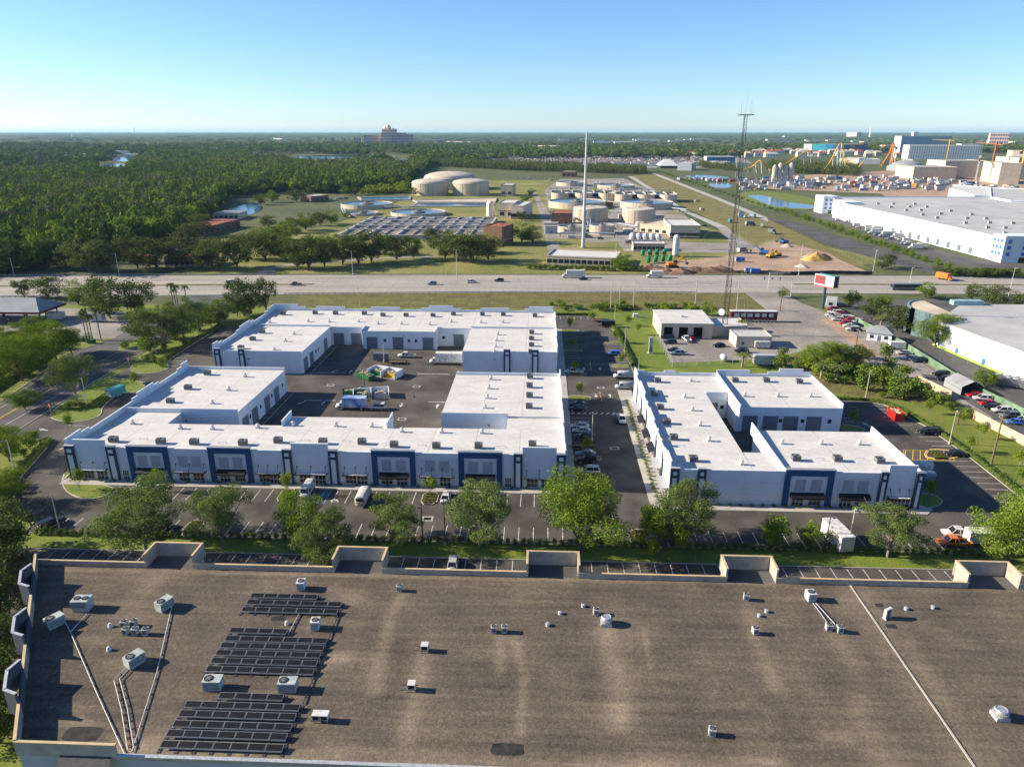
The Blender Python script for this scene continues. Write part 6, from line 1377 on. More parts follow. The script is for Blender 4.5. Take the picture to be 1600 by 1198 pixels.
# east side
for P, q, w, h, lab in ((MIDG, (132.71, 303.09), 10, 8.5, 'round green tree east of the billboard'), (MID, (131.43, 281.12), 13, 10, 'dark round tree behind the dealer rows'), (MID, (133.77, 264.35), 15, 11, 'dark round tree west of the curved hall corner'), (LUSH, (137.83, 244.44), 17, 12.35, 'big tree in front of the curved hall corner'),
        (MIDG, (173.68, 322.79), 11, 8, 'round tree beside the city bus'), (MID, (191.92, 319.34), 9, 8, 'small tree north of the hall car park, west'), (MID, (192.14, 304.10), 16, 11, 'wide tree north of the hall car park'), (MID, (200.12, 298.71), 10, 8, 'small tree north of the hall car park, east'),
        (MIDG, (131.19, 203.46), 9, 5.99, 'lone green tree beside the hall service yard'), (LUSH, (89.66, 217.53), 15, 9.75, 'tall leafy tree at the head of the scrub strip'), (LUSH, (94.79, 218.55), 11, 8, 'second leafy tree at the head of the scrub strip'), (MID, (101.24, 222.11), 12, 7, 'dark tree in the scrub by the wooden pole'),
        (MIDG, (68.07, 285.81), 8, 6.5, 'low tree behind the repair shop annex'), (MIDG, (146.41, 303.66), 9, 6, 'pale shrubby tree by the hall car park')): tree(P, q, w, h, lab)
for q, w, h in (((87.23, 214.25), 5, 4), ((90.34, 212.05), 5.5, 4.5), ((94.00, 211.43), 5, 4), ((98.13, 210.84), 6, 5), ((99.01, 204.97), 7, 6), ((101.25, 203.63), 8, 7), ((111.09, 219.23), 5, 4), ((114.15, 229.50), 6, 6), ((103.10, 195.48), 7, 6.5), ((104.59, 192.93), 6, 5.5), ((110.71, 209.86), 6, 5), ((107.77, 193.06), 6, 5), ((109.19, 190.57), 5, 4), ((110.37, 186.91), 5, 4), ((109.42, 201.16), 5, 4), ((110.65, 183.34), 4, 3), ((107.25, 229.21), 6, 4), ((112.22, 177.71), 4, 3.5), ((97.56, 215.47), 5, 4), ((103.13, 199.51), 6, 5)) + tuple(((80 + 5.0*math.sin(k*2.3) + k*.9, 224 - k*1.15 + 4*math.cos(k*1.7)), 4.5 + 2*math.sin(k), 3.5 + 1.5*math.cos(k*3)) for k in range(30)):
    tree(BUSH if tr_.random() < .75 else BUSHB, q, w, h, 'wild leafy shrub in the scrub strip by the tan wall', 'shrubs in the scrub strip', 'shrub')
for q in ((130.33, 270.01), (85.76, 208.82), (90.07, 207.51), (64.58, 218.93), (76.07, 261.95)): tree(PALM, q, 14, 5, 'short cabbage palm near the yard or scrub', 'short cabbage palms', 'palm')
for i in range(9): tree(SAP, (103 + tr_.uniform(-2.5, 5), 116 + i * 8.0), 3.0, 4.5, 'thin young tree staked on the east lawn', 'young trees on the east lawn')
# saplings on the islands
for q in ((-79, 129.3), (-52, 129.3), (-22.2, 129.3), (11, 149.3), (11, 188.3), (11, 209.5), (11, 234.5), (11, 259.5), (25.8, 217.8), (26, 244.5), (79, 131.5), (79, 169.6), (-96, 129), (-118, 206.5), (-117.5, 190.5), (-117, 158), (20, 270), (34, 268), (36, 255)): tree(SAP, q, 3.4, 5.2 + tr_.uniform(-.8, .8), 'young tree in a planted kerb island', 'young island trees')
for x in np.arange(-92, 4, 14.5): tree(SAP, (x, 266 + tr_.uniform(-1, 1)), 4.5, 5.0, 'young tree on the verge behind the back wing', 'young trees behind the back wing')
# front hedge: every shrub its own
for k in range(136):
    x = -93.5 + k * 1.42
    copy_tree(BUSH[k % 3], (x, 112.0 + tr_.uniform(-.12, .12), 0), tr_.uniform(0, 6.28), 'small clipped shrub in the long front hedge', 'shrub', 'shrubs of the front hedge', (1.6, 1.5, tr_.uniform(1.45, 1.9)), name='hedge_shrub')
def hedge(pts, w, h, label, m='leaf_hedge', dens=26, leaf=.17):
    rng = np.random.default_rng(int(abs(pts[0][0]) * 7)); P = []; N = []
    for (ax, ay), (bx, by) in zip(pts[:-1], pts[1:]):
        L = math.hypot(bx-ax, by-ay); n = int(L * dens); f = rng.uniform(0, 1, n); side = rng.uniform(-1, 1, n); zz = rng.uniform(0, 1, n)
        nx_, ny_ = -(by-ay)/L, (bx-ax)/L; edge = rng.uniform(0, 1, n) < .55
        side = np.where(edge, np.sign(side), side); zz = np.where(edge, zz, 1.0); bulge = 1 + .25*np.sin(f*L*2.3) + rng.uniform(-.15, .15, n)
        P.append(np.stack([ax + (bx-ax)*f + nx_*side*w/2*bulge, ay + (by-ay)*f + ny_*side*w/2*bulge, zz*h*bulge], -1)); N.append(np.stack([nx_*side, ny_*side, np.where(edge, .2, 1.0)], -1))
    t = thing('hedge', label, 'hedge', (0, 0, 0)); V = leaf_quads(rng, np.concatenate(P), np.concatenate(N), leaf); obj('foliage', quads_mesh('foliage', V, M[m]), t)
    mb = MB()
    for (ax, ay), (bx, by) in zip(pts[:-1], pts[1:]): mb.strip([(ax, ay), (bx, by)], w * .7, 0, 0, h * .8)
    mb.build('core', M['leaf_dark'], t)
hedge([(29.8, 218), (29.0, 240), (28.5, 258), (27.5, 266)], 1.4, 1.2, 'clipped hedge along the back lot lawn'); hedge([(99.9, 120), (100.2, 153), (99.6, 171), (96.2, 186.5), (92, 189.4), (77.5, 190.6)], 1.3, 1.0, 'clipped hedge along the east lot'); hedge([(-123.8, 214), (-123.8, 262)], 1.6, 1.3, 'clipped hedge along the west stalls')
hedge([(5.5, 284), (21.5, 284.3)], 1.3, 1.1, 'dark clipped hedge at the head of the back lot', 'leaf_dark'); hedge([(-157, 180), (-161, 200), (-166, 222), (-172, 228)], 1.8, 1.6, 'dark hedge along the far side of the west road', 'leaf_dark'); hedge([(-119, 153), (-116, 142.5), (-114, 134), (-110.5, 127.5), (-106, 121.5), (-98.5, 117)], 1.8, 1.3, 'mixed hedge outside the curved kerb')
hedge([(-122, 175), (-122.5, 187)], 2.5, 1.4, 'flowering shrubs along the entrance island', 'leaf_bright')
# planting at the fronts
for k, x in enumerate(np.arange(-98, 5, 3.3)):
    copy_tree(BUSH[k % 3], (x, 133.35, .13), tr_.uniform(0, 6), 'low shrub against the navy framed front', 'shrub', 'shrubs along the front wall', (1.1, .8, .6), name='border_shrub')
for k, x in enumerate(np.arange(34, 74, 2.2)): copy_tree(BUSHB if k % 3 else BUSH[0], (x, 128.0, .13), tr_.uniform(0, 6), 'low shrub against the smaller warehouse front', 'shrub', 'shrubs along the smaller front', (1.2, .8, .6), name='border_shrub')
for k, y in enumerate(np.arange(131, 187, 1.9)): copy_tree(BUSHB if k % 2 else BUSH[0], (24.2, y, .13), tr_.uniform(0, 6), 'low flowering shrub along the drive pavement', 'shrub', 'shrubs along the drive pavement', (1.2, 1.3, .7), name='border_shrub')
for cx_, cy_ in ((-22.2, 128.6), (-79, 128.6), (-52, 128.6), (-65.5, 115.5), (-11.5, 115.5), (19, 115.5), (92.5, 154.3)):
    for k in range(12): copy_tree(BUSHB, (cx_ + (k % 3 - 1) * .85, cy_ + (k // 3 - 1.5) * 1.15, .1), tr_.uniform(0, 6), 'small yellow green plant in a kerbed planting bed', 'plant', 'plants in the kerbed beds', (.8, .8, .5), name='bedding_plant')
for q, w, h in (((-127.10, 173.45), 4, 2.6), ((-125.66, 174.69), 4, 2.4), ((-124.28, 175.35), 3, 2.0), ((-128.18, 215.94), 4.5, 3.4), ((-124.69, 214.39), 3.5, 3.6), ((-120.93, 211.21), 3, 2), ((-124.90, 234.50), 5, 4), ((-104.84, 120.22), 3, 2), ((-121.16, 149.09), 4, 3.5), ((-122.96, 153.67), 4, 3.2), ((-119.26, 144.75), 3, 2.4), ((-129.22, 229.46), 4, 3), ((-108.72, 124.63), 4, 3), ((-107.67, 127.41), 3, 2), ((-110.65, 130.12), 4, 3)): tree(BUSH, q, w, h, 'shrub in the planted islands by the west road', 'shrubs by the west road', 'shrub')
# bank scrub
for k in range(34): tree(BUSH if k % 3 else BUSHB, (tr_.uniform(4, 66), tr_.uniform(291, 302)), tr_.uniform(3, 7), tr_.uniform(1.6, 3.4), 'wild shrub on the highway bank', 'wild shrubs on the bank', 'shrub')
for k in range(24): tree(BUSHB if k % 2 else BUSH, (tr_.uniform(-100, 0), tr_.uniform(268, 292)), tr_.uniform(2, 4), tr_.uniform(.8, 1.8), 'low shrub on the verge behind the back wing', 'verge shrubs', 'shrub')

# ================================================================== woods
def scatter(name, pts, sc, protos, label=None):
    """one object of uncountable trees: tree meshes instanced on points"""
    pts = np.asarray(pts, dtype=np.float32); me = bpy.data.meshes.new(name); me.vertices.add(len(pts)); me.vertices.foreach_set("co", pts.reshape(-1))
    a = me.attributes.new("size", 'FLOAT_VECTOR', 'POINT'); a.data.foreach_set("vector", np.asarray(sc, dtype=np.float32).reshape(-1)); me.update()
    o = obj(name, me); o["kind"] = "stuff"
    if label: o["label"] = label
    colx = bpy.data.collections.new(name + '_shapes')
    for m in protos: colx.objects.link(bpy.data.objects.new(name + '_shape', m))
    ng = bpy.data.node_groups.new(name + '_nodes', 'GeometryNodeTree')
    ng.interface.new_socket('Geometry', in_out='INPUT', socket_type='NodeSocketGeometry'); ng.interface.new_socket('Geometry', in_out='OUTPUT', socket_type='NodeSocketGeometry')
    n = ng.nodes; l = ng.links; gi = n.new('NodeGroupInput'); go = n.new('NodeGroupOutput'); ip = n.new('GeometryNodeInstanceOnPoints'); ci = n.new('GeometryNodeCollectionInfo')
    ci.inputs['Collection'].default_value = colx; ci.inputs['Separate Children'].default_value = True; ci.inputs['Reset Children'].default_value = True
    rv = n.new('FunctionNodeRandomValue'); rv.data_type = 'FLOAT_VECTOR'; rv.inputs['Min'].default_value = (0, 0, 0); rv.inputs['Max'].default_value = (0, 0, 6.283)
    na = n.new('GeometryNodeInputNamedAttribute'); na.data_type = 'FLOAT_VECTOR'; na.inputs['Name'].default_value = 'size'
    mp = n.new('GeometryNodeMeshToPoints')
    l.new(gi.outputs[0], mp.inputs['Mesh']); l.new(mp.outputs['Points'], ip.inputs['Points']); l.new(ci.outputs[0], ip.inputs['Instance']); ip.inputs['Pick Instance'].default_value = True
    l.new(rv.outputs['Value'], ip.inputs['Rotation']); l.new(na.outputs['Attribute'], ip.inputs['Scale']); l.new(ip.outputs[0], go.inputs[0])
    md = o.modifiers.new('scatter', 'NODES'); md.node_group = ng
    return o
def wood_mesh(seed, m, n=240, leaf=.085, nl=7, flat=.9, z=(.05, 1.0)):
    rng = np.random.default_rng(seed); L = []
    for i in range(nl):
        p = rng.normal(0, 1, 3); p /= np.linalg.norm(p); r = rng.uniform(.20, .34); q = rng.uniform(.3, 1) ; L.append((p[0]*.32*q, p[1]*.32*q, (z[0]+z[1])/2 + p[2]*.30*q, r, r*flat))
    P, N = lobes_points(rng, L, n); return quads_mesh('wood_tree', leaf_quads(rng, P, N, leaf, .3), m)
WG = [wood_mesh(100 + k, M['leaf_forest']) for k in range(5)]
WL = [wood_mesh(120 + k, M['leaf_green']) for k in range(3)]
WY = [wood_mesh(130 + k, M['leaf_bright']) for k in range(2)]
WGR = [wood_mesh(140 + k, M['leaf_grey'], 150, .055) for k in range(3)]
WC = [wood_mesh(150 + k, M['leaf_dark'], 170, .055, 8, 1.5) for k in range(3)]
def inside(P, poly):
    x, y = P[:, 0], P[:, 1]; c = np.zeros(len(P), bool); n = len(poly)
    for i in range(n):
        (x1, y1), (x2, y2) = poly[i], poly[(i + 1) % n]
        with np.errstate(divide='ignore', invalid='ignore'): c ^= ((y1 > y) != (y2 > y)) & (x < (x2 - x1) * (y - y1) / (y2 - y1 + 1e-12) + x1)
    return c
def fill(poly, step, seed, jit=.45):
    rng = np.random.default_rng(seed); xs = [p[0] for p in poly]; ys = [p[1] for p in poly]
    gx, gy = np.meshgrid(np.arange(min(xs), max(xs), step), np.arange(min(ys), max(ys), step)); P = np.stack([gx.ravel(), gy.ravel()], -1); P = P + rng.uniform(-jit, jit, P.shape) * step
    return P[inside(P, poly)], rng
def grow(name, poly, step, seed, protos, w, h, label, keep=None):
    P, rng = fill(poly, step, seed)
    P = P[clear(P)]
    if keep is not None: P = P[keep(P, rng)]
    k = rng.uniform(.6, 1.45, len(P)) * (1 + .18*np.sin(P[:, 0]*.021)*np.sin(P[:, 1]*.017)); sc = np.stack([w*k, w*k, h*rng.uniform(.62, 1.38, len(P))], -1); return scatter(name, np.column_stack([P, np.zeros(len(P))]), sc, protos, label)
wood = [(-325.33, 296.40), (-300.38, 353.54), (-270.15, 369.09), (-267.69, 392.70), (-257.20, 419.54), (-255.06, 460.35), (-258.86, 522.60), (-292.69, 630.39), (-351.80, 804.05), (-337.84, 851.25), (-322.20, 894.07), (-262.41, 868.02), (-221.13, 923.47), (-192.37, 965.12), (-201.01, 1109.59), (-219.27, 1411.89), (-262, 1692), (-392, 1823), (-462, 1727), (-579, 1722), (-740, 1890), (-992, 2120), (-935, 1707), (-840.60, 1447.54), (-873.82, 1384.66), (-867.24, 1241.47), (-893.64, 1180.99), (-949.24, 1116.55)]
CLEAR = [[(-1252, 2109), (-1314, 2313), (-1056, 1899), (-1016, 1797), (-1035, 1739)], [(-965, 1560), (-1010, 1704), (-947, 1681), (-864, 1507), (-889.20, 1451.95)], [(-739, 2052), (-706, 2371), (-501, 2315), (-482, 2038), (-520, 1943), (-542, 1817), (-631, 1916)], [(-406, 1971), (-345, 2020), (-317, 1807), (-364, 1786)], [(-299.89, 650.59), (-307.96, 724.24), (-309.03, 776.74), (-267.30, 694.51), (-258.72, 632.83), (-278.60, 632.00)]]
def clear(P):
    """open water keeps its near bank free of tall trees"""
    bad = np.zeros(len(P), bool)
    for q in CLEAR:
        for s in (1.0, 1.05, 1.1, 1.15, 1.2): bad |= inside(P * s, q)
    return ~bad
wn_ = lambda P, s=.004: np.sin(P[:, 0]*s*2.1 + 1.3) + np.sin(P[:, 1]*s*3.7 + .4) + np.sin((P[:, 0] + P[:, 1])*s*1.3)
grow('woodland', wood, 8.4, 1, WG, 12.5, 14.5, 'dense green wood stretching beyond the highway'); grow('woodland', wood, 15, 2, WL, 11.5, 16, 'lighter green crowns through the wood', lambda P, r: (wn_(P, .007) > -.5) & (r.uniform(0, 1, len(P)) < .75)); grow('woodland', wood, 40, 22, WY, 12, 15, 'yellow green crowns dotted through the wood', lambda P, r: r.uniform(0, 1, len(P)) < .6)
grow('woodland', wood, 13, 3, WGR, 12, 16, 'greyish cypress crowns through the far wood', lambda P, r: (P[:, 1] > 520) & (wn_(P, .006) + (P[:, 1] - 800)/500 > .2))
grow('thicket', [(-212.00, 852.04), (-162.35, 881.50), (-194.70, 1074.15), (-228.73, 1055.71)], 8, 4, WY, 11, 8, 'bright green thicket beside the big round tanks')
grow('tree_belt', [(-247, 1590), (-58.09, 1418.60), (-59.01, 1418.56), (176.49, 1284.89), (191.91, 1400.09), (-66, 1597), (-66, 1597), (-264, 1718)], 8, 5, WC, 12, 13.5, 'dark belt of tall trees in front of the far parking'); grow('tree_belt', [(327, 1563), (356.31, 1379.16), (378.50, 1466.86), (345, 1637)], 9, 6, WC, 12, 12, 'dark trees west of the blue sided far building')
grow('tree_belt', [(184, 2343), (560, 2184), (667, 2606), (220, 2816)], 17, 7, WC, 22, 17, 'belt of trees in front of the far houses'); grow('tree_belt', [(414.42, 1381.58), (518.75, 1239.75), (603.21, 1446.11), (480, 1605)], 11, 8, WC, 14, 15, 'trees among the coaster supports')
mid_far = [(-2600, 1250), (-900, 1350), (-420, 1650), (-260, 1500), (-60, 2050), (560, 2150), (700, 2520), (1500, 2640), (2600, 2400), (2600, 3600), (-3200, 3600)]
grow('far_wood', mid_far, 26, 9, WG, 34, 18, 'far wooded plain towards the horizon', lambda P, r: ((wn_(P, .0022) + .5*wn_(P, .009) > -1.0) & (r.uniform(0, 1, len(P)) < np.where((P[:, 0] < -.36*P[:, 1]) & (P[:, 1] < 3000), .36, .86))))
grow('far_wood', mid_far, 60, 10, WGR, 36, 16, 'greyer crowns in the far wooded plain', lambda P, r: r.uniform(0, 1, len(P)) < .5)
# bumpy canopy out to the horizon
def canopy(name, x0, x1, y0, y1, step, hmin, hmax, seed, gap):
    rng = np.random.default_rng(seed); xs = np.arange(x0, x1, step); ys = np.arange(y0, y1, step * 1.3); gx, gy = np.meshgrid(xs, ys); gx = gx + rng.uniform(-.35, .35, gx.shape)*step; gy = gy + rng.uniform(-.35, .35, gy.shape)*step
    f = np.sin(gx*.0021 + 2*np.sin(gy*.0013)) + np.sin(gy*.0031 + 1.0) + np.sin((gx - gy)*.0011 + seed); z = rng.uniform(hmin, hmax, gx.shape) * np.where(f < gap, .0, 1.0) - np.where(f < gap, .5, 0); z[0, :] = -.5; z[-1, :] = -.5
    z[:, 0] = -.5; z[:, -1] = -.5
    ny_, nx_ = gx.shape; idx = np.arange(ny_*nx_).reshape(ny_, nx_); F_ = np.stack([idx[:-1, :-1], idx[:-1, 1:], idx[1:, 1:], idx[1:, :-1]], -1).reshape(-1, 4)
    me = bpy.data.meshes.new(name); me.from_pydata(np.stack([gx, gy, z], -1).reshape(-1, 3).tolist(), [], F_.tolist()); me.materials.append(M['canopy']); me.update(); o = obj(name, me); o["kind"] = "stuff"; o["label"] = 'blue green canopy of far woods to the horizon'
M['canopy'] = mat('canopy', (.025, .048, .014), .95, tint=(.09, .13, .04), scale=.03, fine=.4, fscale=.12)
canopy('far_canopy', -4200, 4200, 3300, 6500, 26, 6, 19, 1, -1.35); canopy('far_canopy', -8200, 8200, 6400, 12500, 60, 6, 24, 2, -1.5); canopy('far_canopy', -17000, 17000, 12400, 25500, 160, 4, 30, 3, -1.7)
canopy('far_canopy', -6000, -2700, 1800, 3400, 28, 4, 14, 4, -.4)

# ================================================================== trees one can tell apart beyond the highway
g1 = 'oaks along the far side of the highway'
for a in (((-284.65, 363.53), 17, 14), ((-239.58, 365.40), 20, 15), ((-251.51, 371.81), 14, 11), ((-232.01, 370.29), 13, 12), ((-221.61, 380.20), 17, 15), ((-209.82, 378.28), 16, 13), ((-200.49, 381.08), 16, 15), ((-186.41, 381.67), 16, 13), ((-174.67, 377.36), 18, 15), ((-168.03, 384.87), 15, 14), ((-241.77, 501.84), 15, 14), ((-236.50, 471.37), 15, 12), ((-282.45, 375.26), 16, 14), ((-273.39, 380.49), 15, 14), ((-268.59, 385.65), 13, 12),
          ((-172.95, 410.73), 14, 13), ((-160.93, 408.47), 16, 13), ((-155.43, 417.06), 13, 12), ((-133.86, 383.85), 14, 12), ((-126.21, 379.38), 16, 15), ((-119.60, 386.88), 15, 14), ((-111.85, 394.70), 15, 13), ((-103.46, 397.60), 15, 14), ((-97.40, 403.06), 16, 15), ((-84.27, 411.66), 13, 13), ((-75.88, 417.55), 10, 11), ((-56.58, 415.57), 14, 13), ((-48.14, 407.76), 15, 13), ((-39.58, 405.47), 16, 14), ((-30.98, 413.88), 14, 12), ((-69.33, 457.52), 12, 11)):
    tree(MID, a[0], a[1] * 1.5, a[2] * 1.3, 'broad dark oak on the verge across the highway', g1)
for a in (((-147.84, 409.02), 14, 12), ((-135.25, 423.65), 14, 12), ((-128.93, 435.88), 13, 11), ((-117.05, 436.37), 13, 12), ((-95.97, 431.19), 13, 12), ((-45.75, 439.34), 14, 11), ((-55.41, 445.15), 13, 12), ((-34.86, 439.79), 13, 11), ((-181.69, 452.84), 16, 13), ((-179.85, 473.73), 15, 12), ((-175.21, 488.81), 15, 12)): tree(MIDG, a[0], a[1] * 1.5, a[2] * 1.2, 'green tree in the belt before the aeration channels', 'trees before the aeration channels')
g2 = 'trees around the treatment plant'
for a in (((-213.75, 556.70), 14, 9), ((-184.14, 525.37), 15, 11), ((-178.91, 539.09), 18, 13), ((-176.57, 568.25), 14, 11), ((-170.55, 578.86), 14, 11), ((-170.72, 624.11), 8, 6), ((44.31, 388.85), 14, 8.29), ((-13.75, 487.98), 15, 13), ((-6.01, 480.96), 14, 12), ((-17.18, 607.06), 10, 8), ((-17.87, 779.60), 12, 8), ((-13.18, 860.31), 9, 8), ((-32.56, 479.86), 8, 8), ((-148.99, 843.73), 9, 10), ((-287.27, 733.38), 14, 11), ((-285.15, 759.43), 16, 13), ((-262.75, 769.41), 17, 13), ((-260.98, 807.83), 12, 11), ((-230.81, 851.26), 14, 11), ((-257.97, 872.84), 13, 11), ((-219.52, 851.73), 12, 10), ((108.97, 320.21), 5, 5), ((185.81, 394.74), 9, 7), ((191.53, 399.83), 6, 8)):
    tree(MID if tr_.random() < .6 else MIDG, a[0], a[1] * 1.25, a[2] * 1.1, 'round tree on the lawns of the treatment plant', g2)
for k in range(60):
    f = k / 59; a, b = (225.49, 693.09), (219.94, 396.16); x, y = a[0] + (b[0]-a[0])*f, a[1] + (b[1]-a[1])*f; tree(MIDG, (x + tr_.uniform(-3, 3), y + tr_.uniform(-4, 4)), tr_.uniform(3, 6), tr_.uniform(3, 6.5), 'young tree along the access road of the long warehouse', 'young trees by the access road')
for k in range(40): 
    f = k / 39; a, b = (208.54, 377.37), (249.84, 370.53); tree(MID, (a[0] + (b[0]-a[0])*f, a[1] + (b[1]-a[1])*f + tr_.uniform(-2, 6)), tr_.uniform(5, 8), tr_.uniform(3, 5), 'dark bush in the belt before the long warehouse', 'bushes before the long warehouse', 'shrub')
for k in range(36):
    f = k / 35; a, b = (205.32, 1389.41), (211.94, 692.53); tree(MIDG, (a[0] + (b[0]-a[0])*f + 8, a[1] + (b[1]-a[1])*f), tr_.uniform(4, 8), tr_.uniform(2.5, 5), 'bush in the green strip beside the canal road', 'bushes by the canal road', 'shrub')
for k in range(22):
    f = k / 21; a, b = (-6.45, 386.74), (53.03, 382.15); tree(BUSH, (a[0] + (b[0]-a[0])*f, a[1] + (b[1]-a[1])*f), 5, 3.4, 'leafy bush in front of the plant office', 'bushes before the plant office', 'shrub')

# ================================================================== water treatment plant
def round_tank(p, r, h, label, kind='open', m='tank_tan', dome=.22, group=None, n=48):
    t = thing('round_tank', label, 'tank', (p[0], p[1], 0), 0, group)
    if kind == 'dome':
        MB().lathe([(r, 0), (r, h)], n=n).build('wall', M[m], t, False); MB().lathe([(r*1.01, h), (r*1.01, h + .5), (r*.97, h + .6)] + [(r*math.cos(a), h + .6 + dome*r*math.sin(a)) for a in np.linspace(.25, 1.52, 9)], n=n).build('dome', M['tank_roof'], t, True)
        MB().box(-1, -1, h + .6 + dome*r, 1, 1, h + 1.6 + dome*r).build('roof_hatch', M['hvac_white'], t)
        for k in range(16):
            a = 2*math.pi*k/16; MB().obox((r*1.004*math.cos(a), r*1.004*math.sin(a), h/2), (.25, .7, h - .1), a).build('pilaster', M[m], t)
    else:
        MB().lathe([(r, 0), (r, h), (r - .5, h), (r - .5, h - 1.0)], n=n).build('wall', M[m], t); MB().lathe([(.01, 0), (r - .45, 0.01)], (0, 0, h - .9), n).build('water', M['water_tank'], t)
        b = MB().box(-r, -.6, h + .05, r, .6, h + .3).build('bridge', M['galv'], t); MB().box(-r, -.62, h + .9, r, -.56, h + 1.0).box(-r, .56, h + .9, r, .62, h + 1.0).build('handrail', M['galv'], b); MB().tube((0, 0, h - 1), (0, 0, h + 1.4), r*.10, n=12).build('drive_unit', M['hvac_dark'], t)
        MB().lathe([(r*.25, 0), (r*.25, .9), (r*.23, .9)], (0, 0, h - .8), 24).build('centre_well', M['concrete_old'], t)
M['tank_roof'] = mat('tank_roof', (.48, .42, .34), .8, var=.08, scale=.08)
M['tank_grey'] = mat('tank_grey', (.42, .40, .37), .8, var=.06, scale=.2)
round_tank(((-133.20, 844.38)[0], (-133.20, 844.38)[1] + 21.38), 21.38, 13.46, 'west front domed beige water tank', 'dome', dome=.20)
round_tank(((-84.90, 846.39)[0], (-84.90, 846.39)[1] + 21.38), 21.38, 13.46, 'east front domed beige water tank', 'dome', dome=.20)
round_tank(((-121.49, 927.61)[0], (-121.49, 927.61)[1] + 33.58), 33.58, 13.72, 'largest domed beige water tank behind the front pair', 'dome', dome=.22)
round_tank(((-173.65, 690.95)[0], (-173.65, 690.95)[1] + 25.36), 25.36, 4.0, 'open clarifier basin nearest the wood'); round_tank(((-111.50, 626.57)[0], (-111.50, 626.57)[1] + 24.83), 24.83, 3.0, 'open clarifier basin behind the aeration channels'); round_tank(((-161.99, 634.34)[0], (-161.99, 634.34)[1] + 14.86), 14.86, 2.2, 'smaller open clarifier between two large ones')
round_tank(((34.73, 699.62)[0], (34.73, 699.62)[1] + 28.43), 28.43, 6.0, 'open clarifier west of the beige digesters'); round_tank(((102.66, 699.50)[0], (102.66, 699.50)[1] + 25.72), 25.72, 6.0, 'open clarifier east of the beige digesters')
round_tank(((40.05, 1000.74)[0], (40.05, 1000.74)[1] + 21.33), 21.33, 5.0, 'far open basin before the tree belt'); round_tank(((96.24, 944.50)[0], (96.24, 944.50)[1] + 24.21), 24.21, 5.0, 'far open basin beside the canal road')
round_tank(((22.20, 531.33)[0], (22.20, 531.33)[1] + 10.86), 10.86, 4.5, 'small open tank west of the monopole'); round_tank(((43.94, 523.67)[0], (43.94, 523.67)[1] + 9.07), 9.07, 6.5, 'small open tank east of the monopole')
round_tank(((40.83, 598.37)[0], (40.83, 598.37)[1] + 14.27), 14.27, 10.32, 'beige digester with grey lid, west of two', 'dome', 'tank_tan', .06); round_tank(((79.73, 591.39)[0], (79.73, 591.39)[1] + 13.42), 13.42, 10.18, 'beige digester with grey lid, east of two', 'dome', 'tank_tan', .06)
# scalloped basins made of joined round cells
for x0, x1, y, lab in (((19.10, 790.39), (70.51, 786.95), 9.52, 'scalloped beige basin row, west one'), ((86.33, 774.88), (133.63, 771.52), 9.31, 'scalloped beige basin row, east one')):
    t = thing('basin_row', lab, 'basin', (x0[0], x0[1], 0)); dx = (x1[0] - x0[0]) / 2
    for k in range(3): MB().lathe([(y, 0), (y, 8), (y - .5, 8), (y - .5, 7)], (dx*k, y, 0), 24).build('cell_wall', M['tank_tan'], t); MB().lathe([(.01, 0), (y - .4, .01)], (dx*k, y, 7.2), 24).build('water', M['water_tank'], t)
    for k in range(7): MB().box(-y + (2*dx + 2*y)*k/6 - .4, y, 7.5, -y + (2*dx + 2*y)*k/6 + .4, y + 26, 8.6).build('channel_wall', M['tank_grey'], t)
    MB().box(-y, y + 25, 0, 2*dx + y, y + 26, 8.3).build('back_wall', M['tank_tan'], t); MB().box(-y, y + .5, 7.0, 2*dx + y, y + 25, 7.1).build('channel_water', M['water_tank'], t)
# aeration channels
P_ = [(-141.73, 494.07), (-40.50, 498.28), (-38.27, 606.18), (-142.35, 607.56)]
t = thing('aeration_basin', 'grid of concrete aeration channels with walkways and pipes', 'basin', (P_[0][0], P_[0][1], 0)); Lq = [(x - P_[0][0], y - P_[0][1]) for x, y in P_]; BH = 3.0
MB().prism([(x, y) for x, y in Lq], 0, BH - 1, 0).build('basin_floor', mat('sludge', (.20, .16, .13), .6, var=.3, scale=.08), t)
def lerp(a, b, f): return (a[0] + (b[0]-a[0])*f, a[1] + (b[1]-a[1])*f)
for k in range(11):
    f = k / 10; a = lerp(Lq[0], Lq[1], f); b = lerp(Lq[3], Lq[2], f); MB().strip([a, b], 1.6 if k % 2 == 0 else .8, 0, 0, BH + (.4 if k % 2 == 0 else 0)).build('channel_wall', M['tank_grey'], t)
for f in (0, .45, 1.0): MB().strip([lerp(Lq[0], Lq[3], f), lerp(Lq[1], Lq[2], f)], 1.4, 0, 0, BH + .15).build('cross_wall', M['tank_grey'], t)
for f in (.2, .4, .52, .7): MB().tube((*lerp(Lq[0], Lq[3], f), BH + 1.2), (*lerp(Lq[1], Lq[2], f), BH + 1.2), .45, n=8).build('air_pipe', M['galv'], t)
for k in (2, 5, 8): c = lerp(lerp(Lq[0], Lq[1], k/10), lerp(Lq[3], Lq[2], k/10), .75); MB().obox((c[0], c[1], BH + 1.2), (6, 5, 2)).build('mixer_platform', M['galv'], t)
